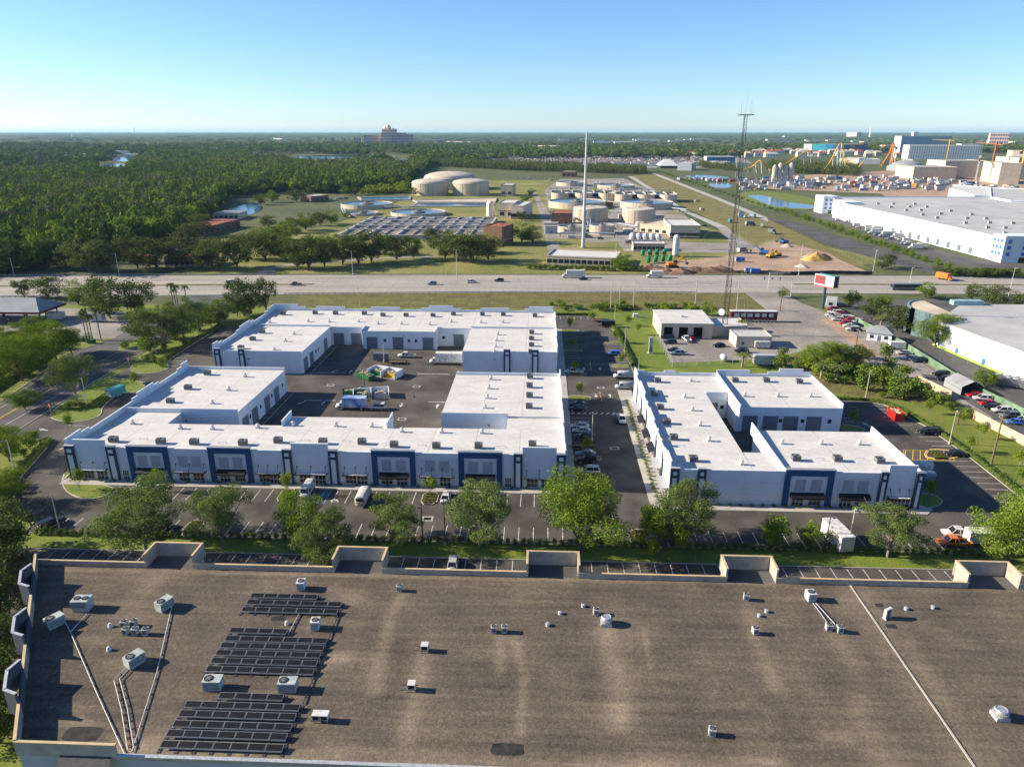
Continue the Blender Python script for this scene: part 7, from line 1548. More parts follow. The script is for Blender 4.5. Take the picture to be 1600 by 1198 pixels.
for poly, lab in (([(-207.93, 820.20), (-151.01, 828.78), (-144.65, 793.05), (-196.23, 787.09)], 'narrow lined pond before the round tanks, west'), ([(-138.65, 783.83), (-51.38, 816.55), (-49.78, 763.89), (-131.28, 765.83)], 'pale sludge bed before the round tanks'), ([(-129.24, 753.59), (-50.65, 751.69), (-50.39, 723.65), (-130.09, 720.33)], 'narrow lined pond before the round tanks, east')):
    t = thing('lined_pond', lab, 'pond', (poly[0][0], poly[0][1], 0)); q = [(x - poly[0][0], y - poly[0][1]) for x, y in poly]; q2 = q if sum(q[i][0]*q[(i+1) % 4][1] - q[(i+1) % 4][0]*q[i][1] for i in range(4)) > 0 else q[::-1]
    MB().prism(q2, 0, .35, 0).build('surface', M['water_tank'] if 'pond' in lab and 'sludge' not in lab else M['roof_tan'], t); MB().strip(q + [q[0]], 3.0, 0, 0, 1.0).build('rim', M['concrete'], t)
wl_ = lambda n, z, w, h, e=0: tuple((e, (k + .5)/n, z, w, h) for k in range(n))
def rect(a, b, d):
    """footprint from its front edge a-b and depth d away from the camera"""
    v = Vector((b[0]-a[0], b[1]-a[1])); q = Vector((-v.y, v.x)).normalized() * d; return [a, b, (b[0]+q.x, b[1]+q.y), (a[0]+q.x, a[1]+q.y)]
bd = ('brick_brown', (.6, .5),)
simple_building('plant_office', 'long low tan office with brown piers facing the highway', rect((2.80, 401.00), (41.28, 393.58), 24), 4.50, 'stucco', 'roof_white', .8, windows=wl_(12, 1.2, 2.6, 2.2), bands=('brick_brown', (4.6, .6)))
simple_building('pump_house', 'brown panelled pump house by the aeration channels', rect((-38.45, 472.48), (-25.96, 467.44), 18), 11.93, 'brick_brown', 'roof_red', .6, windows=wl_(3, 1.5, 3, 3), bands=('stucco', (3.5, .4)))
simple_building('process_building', 'two storey tan process building with white roof', rect((89.71, 507.61), (110.16, 506.89), 40), 8.39, 'stucco', 'roof_white', .8, windows=wl_(6, 2, 4, 2), bands=('brick_brown', (.5, 1.0), (8.5, .6)))
simple_building('process_building', 'lower tan wing west of the two storey process building', rect((72.08, 536.03), (90.42, 522.25), 36), 6.32, 'stucco', 'roof_tan', .6, windows=wl_(4, 1.5, 3, 2), bands=('brick_brown', (.5, .8)))
simple_building('control_building', 'low tan building with brown frames beside the silo', rect((57.33, 451.11), (76.74, 450.65), 12), 4.48, 'stucco', 'roof_white', .4, windows=wl_(7, 1, 2.4, 2), bands=('roof_red', (4, .4)))
simple_building('gate_building', 'grey brown block with a red roof strip west of the digesters', rect((7.37, 577.95), (22.65, 576.54), 22), 9.37, 'brick_brown', 'roof_red', .3, windows=wl_(2, 1, 2, 2))
simple_building('plant_block', 'tan plant block at the west service road', rect((-26.40, 618.18), (-16.08, 616.28), 40), 11, 'stucco', 'roof_white', .6, windows=wl_(3, 2, 4, 3), bands=('brick_brown', (1, 1)))
simple_building('plant_block', 'narrow dark block behind the far open basins', rect((31.23, 1219.46), (53.49, 1216.05), 25), 8, 'brick_brown', 'roof_grey', .4, windows=wl_(3, 2, 4, 3))
simple_building('plant_block', 'tan plant block with pipework east of the big tanks', rect((-38.34, 629.62), (-24.31, 627.78), 30), 12.22, 'stucco', 'roof_white', .6, windows=wl_(2, 2, 4, 3), bands=('brick_brown', (6, .8)))
simple_building('plant_block', 'pale block on the lawn behind the big tanks', rect((-48.67, 847.90), (-34.65, 846.33), 25), 12, 'tank_tan', 'roof_white', .6, windows=wl_(2, 2, 4, 3))
simple_building('wood_pavilion', 'long brown pavilion with brown roof at the edge of the wood', rect((-244.05, 501.74), (-237.94, 560.65), 22), 5.5, 'brick_brown', 'roof_red', .2, windows=wl_(8, 1, 2.6, 2.2)); simple_building('wood_pavilion', 'white roofed pavilion behind the brown one', rect((-280.06, 607.63), (-258.85, 608.51), 22), 5, 'stucco', 'roof_metal', .2, windows=wl_(5, 1, 2.6, 2)); simple_building('brick_block', 'low brown block hidden among the plant trees', rect((-243.73, 761.15), (-230.32, 780.01), 18), 6, 'brick_brown', 'roof_grey', .3, windows=wl_(4, 1, 2.6, 2)); simple_building('brick_block', 'low tan building under the oaks across the highway', rect((-209.11, 385.63), (-184.17, 386.67), 14), 5, 'stucco', 'roof_red', .3, windows=wl_(9, 1, 2, 2)); simple_building('brick_block', 'small tan kiosk under the oaks across the highway', rect((-233.76, 392.18), (-222.34, 391.63), 9), 4, 'stucco', 'roof_red', .3, windows=wl_(3, 1, 2, 1.6))
# silo and green vessels
q = (80.29, 431.46); h = 13.03
t = thing('white_silo', 'tall white cylindrical silo beside the green vessels', 'silo', (q[0], q[1], 0)); r = 1.93
MB().lathe([(r, 1.2), (r, h - 2), (r*.8, h - .8), (r*.3, h)], n=20).build('shell', M['hvac_white'], t, True); 
for k in range(4): a = R(45 + 90*k); MB().tube((r*.8*math.cos(a), r*.8*math.sin(a), 0), (r*.8*math.cos(a), r*.8*math.sin(a), 1.4), .2, n=6).build('leg', M['galv'], t)
MB().box(-r*.5, -r - .15, 1.2, -r*.3, -r + .05, h - 1).build('ladder', M['galv'], t)
q = (-45.75, 641.69); t = thing('white_silo', 'tall white cylindrical tank east of the lined ponds', 'silo', (q[0], q[1], 0)); hh = 13.13; MB().lathe([(3.6, 0), (3.6, hh - 2), (2.5, hh - .6), (.6, hh)], n=20).build('shell', M['hvac_white'], t, True); MB().lathe([(4.2, 0), (4.2, .4)], n=20).build('footing', M['concrete'], t); MB().box(-1, -3.8, .4, -.5, -3.5, hh - 2).build('ladder', M['galv'], t)
for k in range(8):
    a, b = ((60.74, 407.02), (73.94, 412.84)) if k % 2 == 0 else ((60.81, 431.81), (74.30, 435.30)); f = (k // 2) / 3; c = lerp(a, b, f)
    t = thing('green_vessel', 'green upright pressure vessel in the double row by the silo', 'vessel', (c[0], c[1], 0), 0, 'green pressure vessels'); MB().lathe([(.4, .5), (1.1, .8), (1.25, 1.3), (1.25, 3.2), (1.1, 3.7), (.4, 4.0)], n=16).build('shell', M['green_steel'], t, True); MB().tube((0, -1.2, 1.6), (0, -2.4, 1.6), .28, n=8).build('pipe', M['green_steel'], t)
    for s in (-1, 1): MB().box(s*.8 - .12, -.3, 0, s*.8 + .12, .3, .95).build('leg', M['green_steel'], t)
for k in range(5): c = lerp((62.85, 502.58), (80.11, 499.43), k/4); t = thing('blower', 'white bulky blower unit before the tan process wing', 'machine', (c[0], c[1], 0), 0, 'blower units'); MB().lathe([(2.2, .4), (2.4, 2.5), (1.6, 4.2), (.5, 4.6)], n=12).build('casing', M['hvac_white'], t); MB().box(-2.4, -2.4, 0, 2.4, 2.4, .4).build('plinth', M['concrete'], t)
# machines and piles on the dirt yard
def excavator(p, rz, label, m='yellow_mach', s=1.0):
    t = thing('excavator', label, 'excavator', (p[0], p[1], 0.04), R(rz)); t.scale = (s, s, s)
    for y in (-1.3, 1.3): MB().box(-2.2, y - .35, 0, 2.2, y + .35, .95).build('track', M['rubber'], t)
    MB().box(-2.4, -1.4, 1.05, 1.6, 1.4, 2.2).build('body', M[m], t); MB().box(.2, -1.35, 2.2, 1.6, -.2, 3.2).build('cab', M['car_glass'], t); MB().box(-.8, -.6, .85, .8, .6, 1.06).build('turntable', M['steel_dark'], t)
    MB().tube((1.3, .3, 2.0), (4.4, .3, 4.6), .32, .26, 6).build('boom', M[m], t); MB().tube((4.4, .3, 4.6), (6.4, .3, 2.2), .26, .18, 6).build('stick', M[m], t); MB().obox((6.4, .3, 1.6), (1.0, 1.1, 1.1), 0, 0, .5).build('bucket', M['steel_dark'], t)
excavator((72.27, 394.87), 10, 'orange excavator reaching over the trench by the highway', 'orange', 1.3); excavator((135.97, 429.19), 30, 'yellow excavator at the edge of the dirt yard', 'yellow_mach'); excavator((141.56, 435.17), -160, 'second yellow digger beside the dirt yard edge', 'yellow_mach'); excavator((135.37, 440.81), 160, 'blue digger tilting on the dirt yard', 'blue_mach', 1.2); excavator((162.45, 487.97), 200, 'blue grey machine by the dirt mound', 'blue_mach')
def pile(p, r, h, m, label, seed):
    rng = np.random.default_rng(seed); t = thing('earth_pile', label, 'pile', (p[0], p[1], 0)); n = 26; mb = MB(); vs = []; K = 7
    for k in range(K):
        f = k / (K - 1)
        for i in range(n): a = 2*math.pi*i/n; q = r*(1 - f)*(1 + .22*math.sin(2*a + seed) + .12*math.sin(5*a + k) + rng.uniform(-.06, .06)); vs.append((q*math.cos(a)*1.25, q*math.sin(a)*.9, h*f**.85 + rng.uniform(-.12, .12)*(k > 0)))
    mb.add(vs, [(k*n + i, k*n + (i+1) % n, (k+1)*n + (i+1) % n, (k+1)*n + i) for k in range(K-1) for i in range(n)]); mb.build('heap', M[m], t, True); return t
pile((160.10, 421.83), 5.8, 4.8, 'sand', 'bright yellow sand pile on the dirt yard', 1); pile((160.74, 430.22), 4, 3.4, 'dirt', 'brown pile behind the yellow sand', 2); pile((166.36, 427.63), 3.6, 3.2, 'mulch', 'dark pile east of the yellow sand', 3); pile((144.05, 398.84), 3.2, 2.0, 'concrete', 'pale gravel pile in front of the yellow sand', 4); pile((160.06, 473.81), 3.4, 2.2, 'concrete', 'pale rubble pile by the blue grey machine', 5)
M['soil'] = mat('soil', (.15, .09, .06), .95, var=.3, scale=.4, fine=.3, fscale=2)
for i, (q, r) in enumerate((((62.33, 387.22), 6), ((66.42, 380.41), 5), ((74.55, 378.47), 7), ((83.13, 383.40), 6), ((90.87, 383.73), 7), ((97.13, 388.67), 5), ((59.53, 391.90), 5))): pile(q, r, 2.6, 'soil', 'dark spoil heap along the trench by the highway', 10 + i)['group'] = 'spoil heaps along the trench'
for q, c in (((110.27, 379.96), 'blue'), ((112.87, 378.71), 'blue'), ((114.11, 414.51), 'blue')): park(TRAILER, q, 0, c, 'small blue site container on the dirt yard', 'container', 'blue site containers')
for q, c in (((182.81, 638.82), 'steel'), ((164.86, 582.46), 'grey'), ((172.17, 572.75), 'grey'), ((174.45, 638.47), 'white'), ((168.18, 535.67), 'grey'), ((154.76, 603.11), 'teal'), ((164.36, 783.53), 'tan'), ((151.44, 697.17), 'tan'), ((123.28, 446.37), 'grey')): park(BOXTRUCK if c in ('grey', 'steel') else TRAILER, q, tr_.uniform(0, 360), c, c + (' truck' if c in ('grey', 'steel') else ' trailer') + ' left on the field by the canal road', 'equipment', c + ' equipment on the field')

# ================================================================== long white warehouse at right
t = thing('distribution_warehouse', 'very long white distribution warehouse with blue accents and grey roof', 'building', (260, 420, 0)); wl2 = [(252.5, 634), (262.5, 424), (560, 452), (600, 700), (268, 690)]; q = [(x - 260, y - 420) for x, y in wl2]
MB().prism(q, 0, 13.0, 0, bottom=False).build('wall', M['wall_white'], t); MB().prism([(x*1.001, y*1.001) for x, y in q], 13.0, 13.1, 0).build('roof', M['roof_grey'], t)
for a, b in zip(q, q[1:] + q[:1]): MB().strip([a, b], .5, 13.1, 0, .9).build('parapet', M['wall_white'], t)
for x, y, w, d in ((-7.5, 200, 14, 22), (-5, 255, 14, 20), (2, -3, 24, 12), (34, 0, 20, 14)):
    MB().box(x, y, 0, x + w, y + d, 15.2).build('corner_tower', M['wall_white'], t)
    for k in range(3):
        for z in (4, 7.5, 11): MB().box(x - .06, y + 2 + k*(d - 4)/2.4, z, x - .01, y + 4 + k*(d - 4)/2.4, z + 2).build('window', M['paint_blue'], t); MB().box(x + 2 + k*(w - 4)/2.4, y - .06, z, x + 4 + k*(w - 4)/2.4, y - .01, z + 2).build('window', M['paint_blue'], t)
    MB().box(x + w*.4, y - .08, 0, x + w*.6, y - .01, 3.2).build('door', M['glass'], t)
for k in range(22): f = (k + .5)/22; a, b = q[0], q[1]; c = lerp(a, b, f); MB().obox((c[0] - .05, c[1], 6.5), (.2, .35, 13), 0).build('panel_joint', M['wall_grey'], t)
for k in range(9): f = .45 + .055*k; c = lerp(q[0], q[1], f); MB().obox((c[0] - .1, c[1], 2.4), (.3, 3.2, 3.6), 0).build('dock_door', M['door_grey'], t)
for k in range(24): copy_tree(AC_BIG, (260 + 14 + (k % 3)*16 + tr_.uniform(0, 8), 440 + (k // 3)*26 + tr_.uniform(-3, 3), 13.1), 0, 'grey rooftop unit on the long white warehouse', ac, 'rooftop units of the long warehouse', 1.05)
simple_building('distribution_warehouse', 'second white warehouse behind the long one with blue slot windows', [(405.98, 679.96), (403.96, 648.02), (439.05, 637.55), (524.71, 767.16), (474.97, 800.10)], 14, 'wall_white', 'roof_grey', .8, windows=tuple((0, (k % 4)*.24 + .12, 3 + 4*(k // 4), 3, 2.4) for k in range(12)))
simple_building('distribution_warehouse', 'unfinished white warehouse shell behind the long roof', [(436.31, 807.75), (411.27, 715.28), (426.63, 715.92), (485.99, 819.28), (465.59, 858.63)], 13, 'wall_white', 'roof_white', .5)
for k in range(26):
    f = k / 25; a, b = (252.51, 618.28), (241.19, 463.88); c = lerp(a, b, f); kind = tr_.choice([BOXTRUCK, TRAILER, VAN, LONGTRUCK, SUV]); pc = tr_.choice(['white', 'white', 'silver', 'white', 'steel'])
    park(kind, (c[0] + tr_.uniform(-4, 5), c[1] + tr_.uniform(-5, 5)), tr_.choice([0, 180, 175]), pc, pc + ' ' + {id(BOXTRUCK): 'box truck', id(TRAILER): 'trailer', id(VAN): 'van', id(LONGTRUCK): 'long truck', id(SUV): 'car'}[id(kind)] + ' at the docks of the long white warehouse', 'vehicle', pc + ' vehicles at the long warehouse docks')

# ================================================================== far buildings
def glazed(name, label, a, b, d, h, wall, glass, nx, nz, cat='building', roof='roof_grey', z0=2.5, fw=.6):
    """slab with a grid of window panes on its front"""
    P = rect(a, b, d); t = thing(name, label, cat, (a[0], a[1], 0)); q = [(x - a[0], y - a[1]) for x, y in P]; MB().prism(q, 0, h, 0, bottom=False).build('wall', M[wall], t); MB().prism([(x, y) for x, y in q], h, h + 1.0, 0).build('roof', M[roof], t)
    v = Vector(q[1]); L = v.length; v = v / L; rz = math.atan2(v.y, v.x); dx = L / nx; dz = (h - z0) / nz
    for i in range(nx):
        for j in range(nz): c = v * (dx*(i + .5)); MB().obox((c.x + v.y*.3, c.y - v.x*.3, z0 + dz*(j + .5)), (dx*fw, .8, dz*fw), rz).build('window', glass, t)
    return t
# palace-like hotel
hq = (-780, 3643)
t = thing('grand_hotel', 'far peach resort hotel with stepped towers above the woods', 'hotel', (hq[0], hq[1], 0), R(8)); u = 3.14
def hb(x0, x1, h, d0, d1, nm='wing'): 
    o = MB().box(x0*u, d0, 0, x1*u, d1, h*u).build(nm, M['peach'], t); n = max(2, int((x1 - x0)/3.2))
    for i in range(n):
        for z in range(2, int(h) - 1, 4): MB().box((x0 + (i + .25)*(x1 - x0)/n)*u, d0 - .8, z*u, (x0 + (i + .75)*(x1 - x0)/n)*u, d0 - .3, (z + 2.2)*u).build('window', M['slate_far'], o)
M['peach'] = mat('peach', (.62, .47, .41), .9, var=.06, scale=.02); M['slate_far'] = mat('slate_far', (.14, .13, .15), .6)
hb(-46, -34, 12, -10, 30); hb(-30, 3, 17, 0, 45); hb(-3, 12, 20, -30, 40, 'central_block'); hb(-3, 20, 26, 42, 90, 'tower'); hb(12, 46, 18, 10, 60); hb(20, 34, 20, 62, 90)
for x, z in ((2, 30), (7, 33), (14, 27)): MB().lathe([(4*u, 22*u), (4*u, (z - 4)*u), (2.5*u, (z - 2)*u), (.3*u, z*u)], (x*u, 65, 0), 10).build('turret', M['peach'], t)
for i, (a, b, h, m) in enumerate((((-706, 4386), (-586, 4391), 22, 'stucco_white'), ((-546, 4194), (-400, 4089), 16, 'peach'), ((-2240, 5976), (-2041, 5781), 16, 'stucco_white'), ((-784, 4556), (-740, 4558), 18, 'stucco_white'))): glazed('far_hotel', ('long pale low hotel east of the grand hotel', 'long peach low hotel east of the grand hotel', 'white far building west of the grand hotel', 'small white block beside the grand hotel')[i], a, b, 40, h, m, M['slate_far'], 9, 2)
glazed('school_building', 'cream block with a flat roof before the tree belt', (-41, 2875), (45, 2787), 50, 18, 'stucco', M['slate_far'], 8, 2)
glazed('studio_block', 'big box with white side and dark blue front beside the mast', (378, 1736), (441, 1730), 60, 14.49, 'studio_blue' if 'studio_blue' in M else 'wall_grey', mat('studio_blue', (.03, .10, .22), .5, var=.08, scale=.03), 10, 3, fw=.96, z0=1)
simple_building('studio_block', 'white windowless flank wing of the blue fronted box', rect((341, 1614), (382, 1587), 40), 9, 'stucco_white', 'roof_grey', .4)
q = (255, 1539); t = thing('event_tent', 'white peaked event tent beside the far parking', 'tent', (q[0], q[1], 0)); r = 18.16
MB().add([(-r, -30, 5), (r, -30, 5), (r, 30, 5), (-r, 30, 5), (-r*.35, 0, 17), (r*.35, 0, 17)], [(0, 1, 5, 4), (1, 2, 5), (2, 3, 4, 5), (3, 0, 4)]).build('canopy', M['hvac_white'], t); MB().box(-r, -30, 0, r, 30, 4.9).build('side', M['steel_dark'], t)
simple_building('grey_shed', 'grey metal shed east of the white tent', rect((257.21, 1431.71), (281.93, 1421.04), 40), 14, 'galv', 'roof_white', .3)
for i in range(6): simple_building('site_cabin', 'pale long cabin behind the dark tree belt', rect(((113, 1605)[0] + i*38, (113, 1605)[1]), ((113, 1605)[0] + i*38 + 28, (113, 1605)[1]), 12), 8, 'stucco_white', 'roof_metal', 0, group='cabins behind the tree belt')
# curved colourful hall, white and glass hotel
def led_mat():
    m = bpy.data.materials.new('colour_shift_cladding'); m.use_nodes = True; n = m.node_tree.nodes; l = m.node_tree.links; b = n["Principled BSDF"]; g = n.new("ShaderNodeTexCoord"); s = n.new("ShaderNodeSeparateXYZ"); l.new(g.outputs["Generated"], s.inputs[0]); r = n.new("ShaderNodeValToRGB"); l.new(s.outputs["X"], r.inputs["Fac"]); e = r.color_ramp.elements
    e[0].color = (.02, .30, .32, 1); e[1].color = (.10, .06, .12, 1)
    for p, c in ((.35, (.03, .20, .36)), (.55, (.07, .10, .32)), (.66, (.50, .28, .16)), (.74, (.16, .05, .10)), (.85, (.03, .05, .16))): x = e.new(p); x.color = (*c, 1)
    l.new(r.outputs["Color"], b.inputs["Base Color"]); b.inputs["Roughness"].default_value = .35; return m
q0, q1 = (912, 2542), (1098, 2463); hh = 29.43; t = thing('colour_hall', 'long curved hall with teal to violet cladding in the theme park', 'building', (q0[0], q0[1], 0)); w = q1[0] - q0[0]; mb = MB(); N_ = 24
pts = [(w*k/N_, 40 - 40*math.sin(math.pi*k/N_)) for k in range(N_ + 1)]
mb.add([(x, y, 6) for x, y in pts] + [(x, y, hh) for x, y in pts], [(k, k+1, N_ + 2 + k, N_ + 1 + k) for k in range(N_)]); mb.build('cladding', led_mat(), t)
MB().prism([(x, y + .5) for x, y in pts] + [(w, 120), (0, 120)], 0, hh - .5, 0).build('core', M['roof_grey'], t); MB().box(-10, -6, 0, w*.25, 20, 9).build('podium', M['stucco_white'], t)
for k in range(14): MB().box(w*k/14, pts[int(k*N_/14)][1] - 1.2, hh*.2, w*k/14 + .8, pts[int(k*N_/14)][1] - .4, hh).build('fin', M['steel_dark'], t)
M['far_white'] = mat('far_white', (.74, .73, .70), .8, var=.03, scale=.02); M['far_glass'] = mat('far_glass', (.27, .36, .42), .35, var=.1, scale=.02, spec=.5)
glazed('white_hotel', 'long white hotel block with a grid of windows in the theme park', (976, 2039), (1153, 2013), 50, 35.09, 'far_white', mat('win_dark', (.24, .25, .27), .5), 30, 8, fw=.5)
glazed('glass_hotel', 'tall blue glass hotel behind the white gridded block', ((1090, 2206)[0], (1090, 2206)[1] + 130), ((1223, 2212)[0] + 20, (1223, 2212)[1] + 130), 40, 63.31 * .88, 'far_white', M['far_glass'], 16, 10, fw=.94)
for a, b, h, m, lab in (((1984, 3428), (2051, 3399), 62, 'peach', 'pinkish far hotel on the east horizon'), ((4321, 8978), (4377, 8980), 60, 'far_white', 'small white tower west of the glass hotel'), ((2830, 7158), (2871, 7022), 60, 'peach', 'far peach tower block beyond the colourful hall'), ((2253, 7134), (2328, 7137), 26, 'far_white', 'pale low block among far woods')): glazed('far_block', lab, a, b, 50, h, m, M['slate_far'], 8, 4)
for k in range(5): simple_building('show_building', ('big beige windowless show building next to the round pavilion', 'higher beige show building, second from the round pavilion', 'tallest beige show building, third from the round pavilion', 'low beige show building, fourth from the round pavilion', 'mid height beige show building, fifth from the round pavilion')[k], rect(((578.14, 1180.09)[0] + k*78 , (578.14, 1180.09)[1] + (k % 2)*60), ((578.14, 1180.09)[0] + k*78 + 66, (578.14, 1180.09)[1] + (k % 2)*60), 60), 18 + 7*(k % 3), 'stucco', 'roof_grey', .5, group='beige show buildings')
for a, b, h, lab in (((646.53, 1075.60), (672.11, 1070.20), 28, 'beige block behind the second white warehouse'), ((873.99, 1428.47), (896.92, 1418.18), 36, 'tall cream block at the east of the theme park'), ((693, 1775), (728, 1750), 11, 'cream rounded show hall before the colourful hall'), ((721, 1733), (768, 1727), 10, 'green and cream show hall')): simple_building('show_building', lab, rect(a, b, 70), h, 'stucco' if 'green' not in lab else 'hall_green', 'roof_grey', .5) if 'hall_green' in M or 'green' not in lab else simple_building('show_building', lab, rect(a, b, 70), h, 'stucco_white', 'green_roof' if 'green_roof' in M else 'roof_grey', .5)
q = (695.31, 1449.94); t = thing('round_pavilion', 'round ribbed pavilion roof in the theme park', 'pavilion', (q[0], q[1], 0)); MB().lathe([(34, 0), (34, 6), (24, 14), (8, 19), (2, 20)], n=28).build('roof', M['roof_metal'], t)
for k in range(14): a = 2*math.pi*k/14; MB().tube((34*math.cos(a), 34*math.sin(a), 6.3), (6*math.cos(a), 6*math.sin(a), 20), .7, n=4).build('rib', M['far_white'], t)
# coasters
def coaster(pts, label, m, seed):
    t = thing('roller_coaster', label, 'roller coaster', (pts[0][0], pts[0][1], 0)); q = [(x - pts[0][0], y - pts[0][1], z) for x, y, z in pts]; fine = []
    for i in range(len(q) - 1):
        p0 = Vector(q[max(i-1, 0)]); p1 = Vector(q[i]); p2 = Vector(q[i+1]); p3 = Vector(q[min(i+2, len(q)-1)])
        for k in range(7): u_ = k/7; fine.append(.5*((2*p1) + (p2 - p0)*u_ + (2*p0 - 5*p1 + 4*p2 - p3)*u_*u_ + (3*p1 - p0 - 3*p2 + p3)*u_**3))
    fine.append(Vector(q[-1])); tr2 = MB()
    for a, b in zip(fine[:-1], fine[1:]): tr2.tube(a, b, 1.1, n=5, caps=False)
    tr2.build('track', M[m], t)
    for i, p in enumerate(fine):
        if i % 3 == 0 and p.z > 3: MB().tube((p.x, p.y, p.z), (p.x + (4 if i % 2 else -4), p.y, 0), .55, n=5).build('support', M['far_white'] if i % 2 else M['fence_green'], t)
cz = lambda p, h: (p[0], p[1], h)
coaster([cz((361.06, 1352.66), 4), cz((378.41, 1353.38), 12), cz((381.80, 1327.82), 22), cz((398.83, 1328.53), 10), cz((410.19, 1329.00), 6), cz((432.10, 1345.22), 16), cz((455.06, 1346.17), 30), cz((472.29, 1346.89), 38), cz((480.90, 1347.25), 30)], 'yellow roller coaster with a long rise behind the mast', 'yellow_mach', 1)
coaster([cz((489.82, 1317.36), 4), cz((504.80, 1327.92), 22), cz((517.16, 1338.52), 44), cz((527.41, 1349.18), 52), cz((532.58, 1349.40), 40), cz((537.11, 1339.35), 14), cz((550.05, 1329.80), 8), cz((561.36, 1330.27), 20)], 'tall yellow roller coaster before the colourful hall', 'yellow_mach', 2)
coaster([cz((674, 1511), 6), cz((685, 1511), 26), cz((691, 1511), 48), cz((698, 1512), 36), cz((687.27, 1492.11), 12), cz((712, 1512), 22)], 'orange looping roller coaster east of the colourful hall', 'orange', 3)
# cranes and far masts
def tower_crane(p, h, jib, m, label, rz=0):
    t = thing('tower_crane', label, 'crane', (p[0], p[1], 0), R(rz)); MB().tube((0, 0, 0), (0, 0, h), 1.4, n=4).build('mast', M[m], t); MB().tube((-jib*.3, 0, h), (jib, 0, h + 3), 1.0, .6, 4).build('jib', M[m], t); MB().obox((0, 0, h + 1.5), (3, 3, 4)).build('cab', M[m], t); MB().obox((-jib*.28, 0, h - 2), (5, 2, 4)).build('counterweight', M['steel_dark'], t)
tower_crane((710.32, 1205.59), 50.82, 45, 'roof_red', 'red lattice tower crane over the theme park works', 100); tower_crane((1022, 1932), 48.13, 40, 'yellow_mach', 'yellow crane in front of the white gridded hotel', 140); tower_crane((697.25, 1111.26), 44, 34, 'yellow_mach', 'yellow tower crane over the beige blocks', 30); tower_crane((633.78, 1108.62), 34, 26, 'galv', 'grey tower crane beside the show buildings', 60); tower_crane((708, 1545), 40, 30, 'orange', 'orange tower crane by the looping coaster', 200)
for p, h, lab in (((3051, 7167), 105.92, 'slim white mast on the east horizon'), ((-8639, 15597), 159.68, 'slim mast on the west horizon'), ((-4893, 7619), 47.19, 'dark stub tower on the west horizon')): t = thing('far_mast', lab, 'mast', (p[0], p[1], 0)); MB().tube((0, 0, 0), (0, 0, h), 9, 4, 6).build('shaft', M['far_white'], t); MB().lathe([(14, 0), (14, 4)], n=8).build('base', M['concrete'], t)
p = (-898.60, 1300.25); t = thing('far_mast', 'dark lattice transmission tower above the west wood', 'mast', (p[0], p[1], 0)); hh = 39.89
for sx in (-1, 1):
    for sy in (-1, 1): MB().tube((sx*9, sy*9, 0), (sx*1.2, sy*1.2, hh), .9, .5, 5).build('leg', M['steel_dark'], t)
for k in range(12): f0, f1 = k/12, (k+1)/12; r0, r1 = 9 - 7.8*f0, 9 - 7.8*f1; MB().tube((-r0, -r0, hh*f0), (r1, -r1, hh*f1), .4, n=4).tube((r0, -r0, hh*f0), (-r1, -r1, hh*f1), .4, n=4).build('brace', M['steel_dark'], t)
for z in (.8, .9, 1.0): MB().box(-7, -.8, hh*z - .6, 7, .8, hh*z + .6).build('crossarm', M['steel_dark'], t)
# houses and town
hr = random.Random(21)
def house(p, w, d, h, wall, roof, label, group):
    t = thing('house', label, 'house', (p[0], p[1], 0), R(hr.uniform(-12, 12)), group); MB().box(-w/2, -d/2, 0, w/2, d/2, h).build('wall', M[wall], t); MB().add([(-w/2 - 1, -d/2 - 1, h), (w/2 + 1, -d/2 - 1, h), (w/2 + 1, d/2 + 1, h), (-w/2 - 1, d/2 + 1, h), (-w*.3, 0, h + d*.3), (w*.3, 0, h + d*.3)], [(0, 1, 5, 4), (1, 2, 5), (2, 3, 4, 5), (3, 0, 4)]).build('roof', M[roof], t)
    for k in range(max(2, int(w/7))): MB().box(-w/2 + (k + .25)*w/max(2, int(w/7)), -d/2 - .3, h*.35, -w/2 + (k + .65)*w/max(2, int(w/7)), -d/2 - .05, h*.75).build('window', M['slate_far'], t)
a, b = (326, 3149), (1018, 2850)
for k in range(86): 
    f = hr.random(); x = a[0] + (b[0] - a[0])*f; y = 2150 + hr.uniform(0, 520)
    wall, roof = hr.choice([('stucco_white', 'roof_red'), ('stucco', 'roof_tan'), ('stucco_white', 'roof_grey'), ('peach', 'roof_red'), ('stucco_white', 'roof_tan')]); house((x, y), hr.uniform(14, 34), hr.uniform(12, 18), hr.uniform(8, 13), wall, roof, {'roof_red': 'red roofed', 'roof_tan': 'tan roofed', 'roof_grey': 'grey roofed'}[roof] + ' house in the far estate behind the parking fields', {'roof_red': 'red roofed estate houses', 'roof_tan': 'tan roofed estate houses', 'roof_grey': 'grey roofed estate houses'}[roof])
for k in range(40):
    y = hr.uniform(1700, 3300); x = -.60*y + hr.uniform(-.20, .20)*y; simple_building('town_building', 'pale flat roofed building in the town west of the wood', rect((x, y), (x + hr.uniform(20, 60), y), hr.uniform(15, 30)), hr.uniform(7, 12), hr.choice(['stucco_white', 'far_white', 'stucco']), hr.choice(['roof_white', 'roof_grey', 'roof_white']), 0, group='town buildings west of the wood', windows=wl_(3, 2, 3, 2))
for k in range(40):
    y = hr.uniform(2500, 5200); x = .45*y + hr.uniform(-.25, .4)*y; simple_building('town_building', 'pale block in the far town behind the theme park', rect((x, y), (x + hr.uniform(40, 130), y), hr.uniform(30, 60)), hr.uniform(8, 26), hr.choice(['stucco_white', 'far_white', 'stucco', 'peach']), hr.choice(['roof_white', 'roof_grey', 'roof_red']), 0, group='town blocks behind the theme park')
for k in range(12): y = hr.uniform(3600, 5500); x = hr.uniform(.02, .25)*y; simple_building('town_building', 'white far roof amid the middle woods', rect((x, y), (x + hr.uniform(60, 160), y), 40), hr.uniform(18, 24), 'far_white', 'roof_white', 0, group='white far roofs in the middle woods')
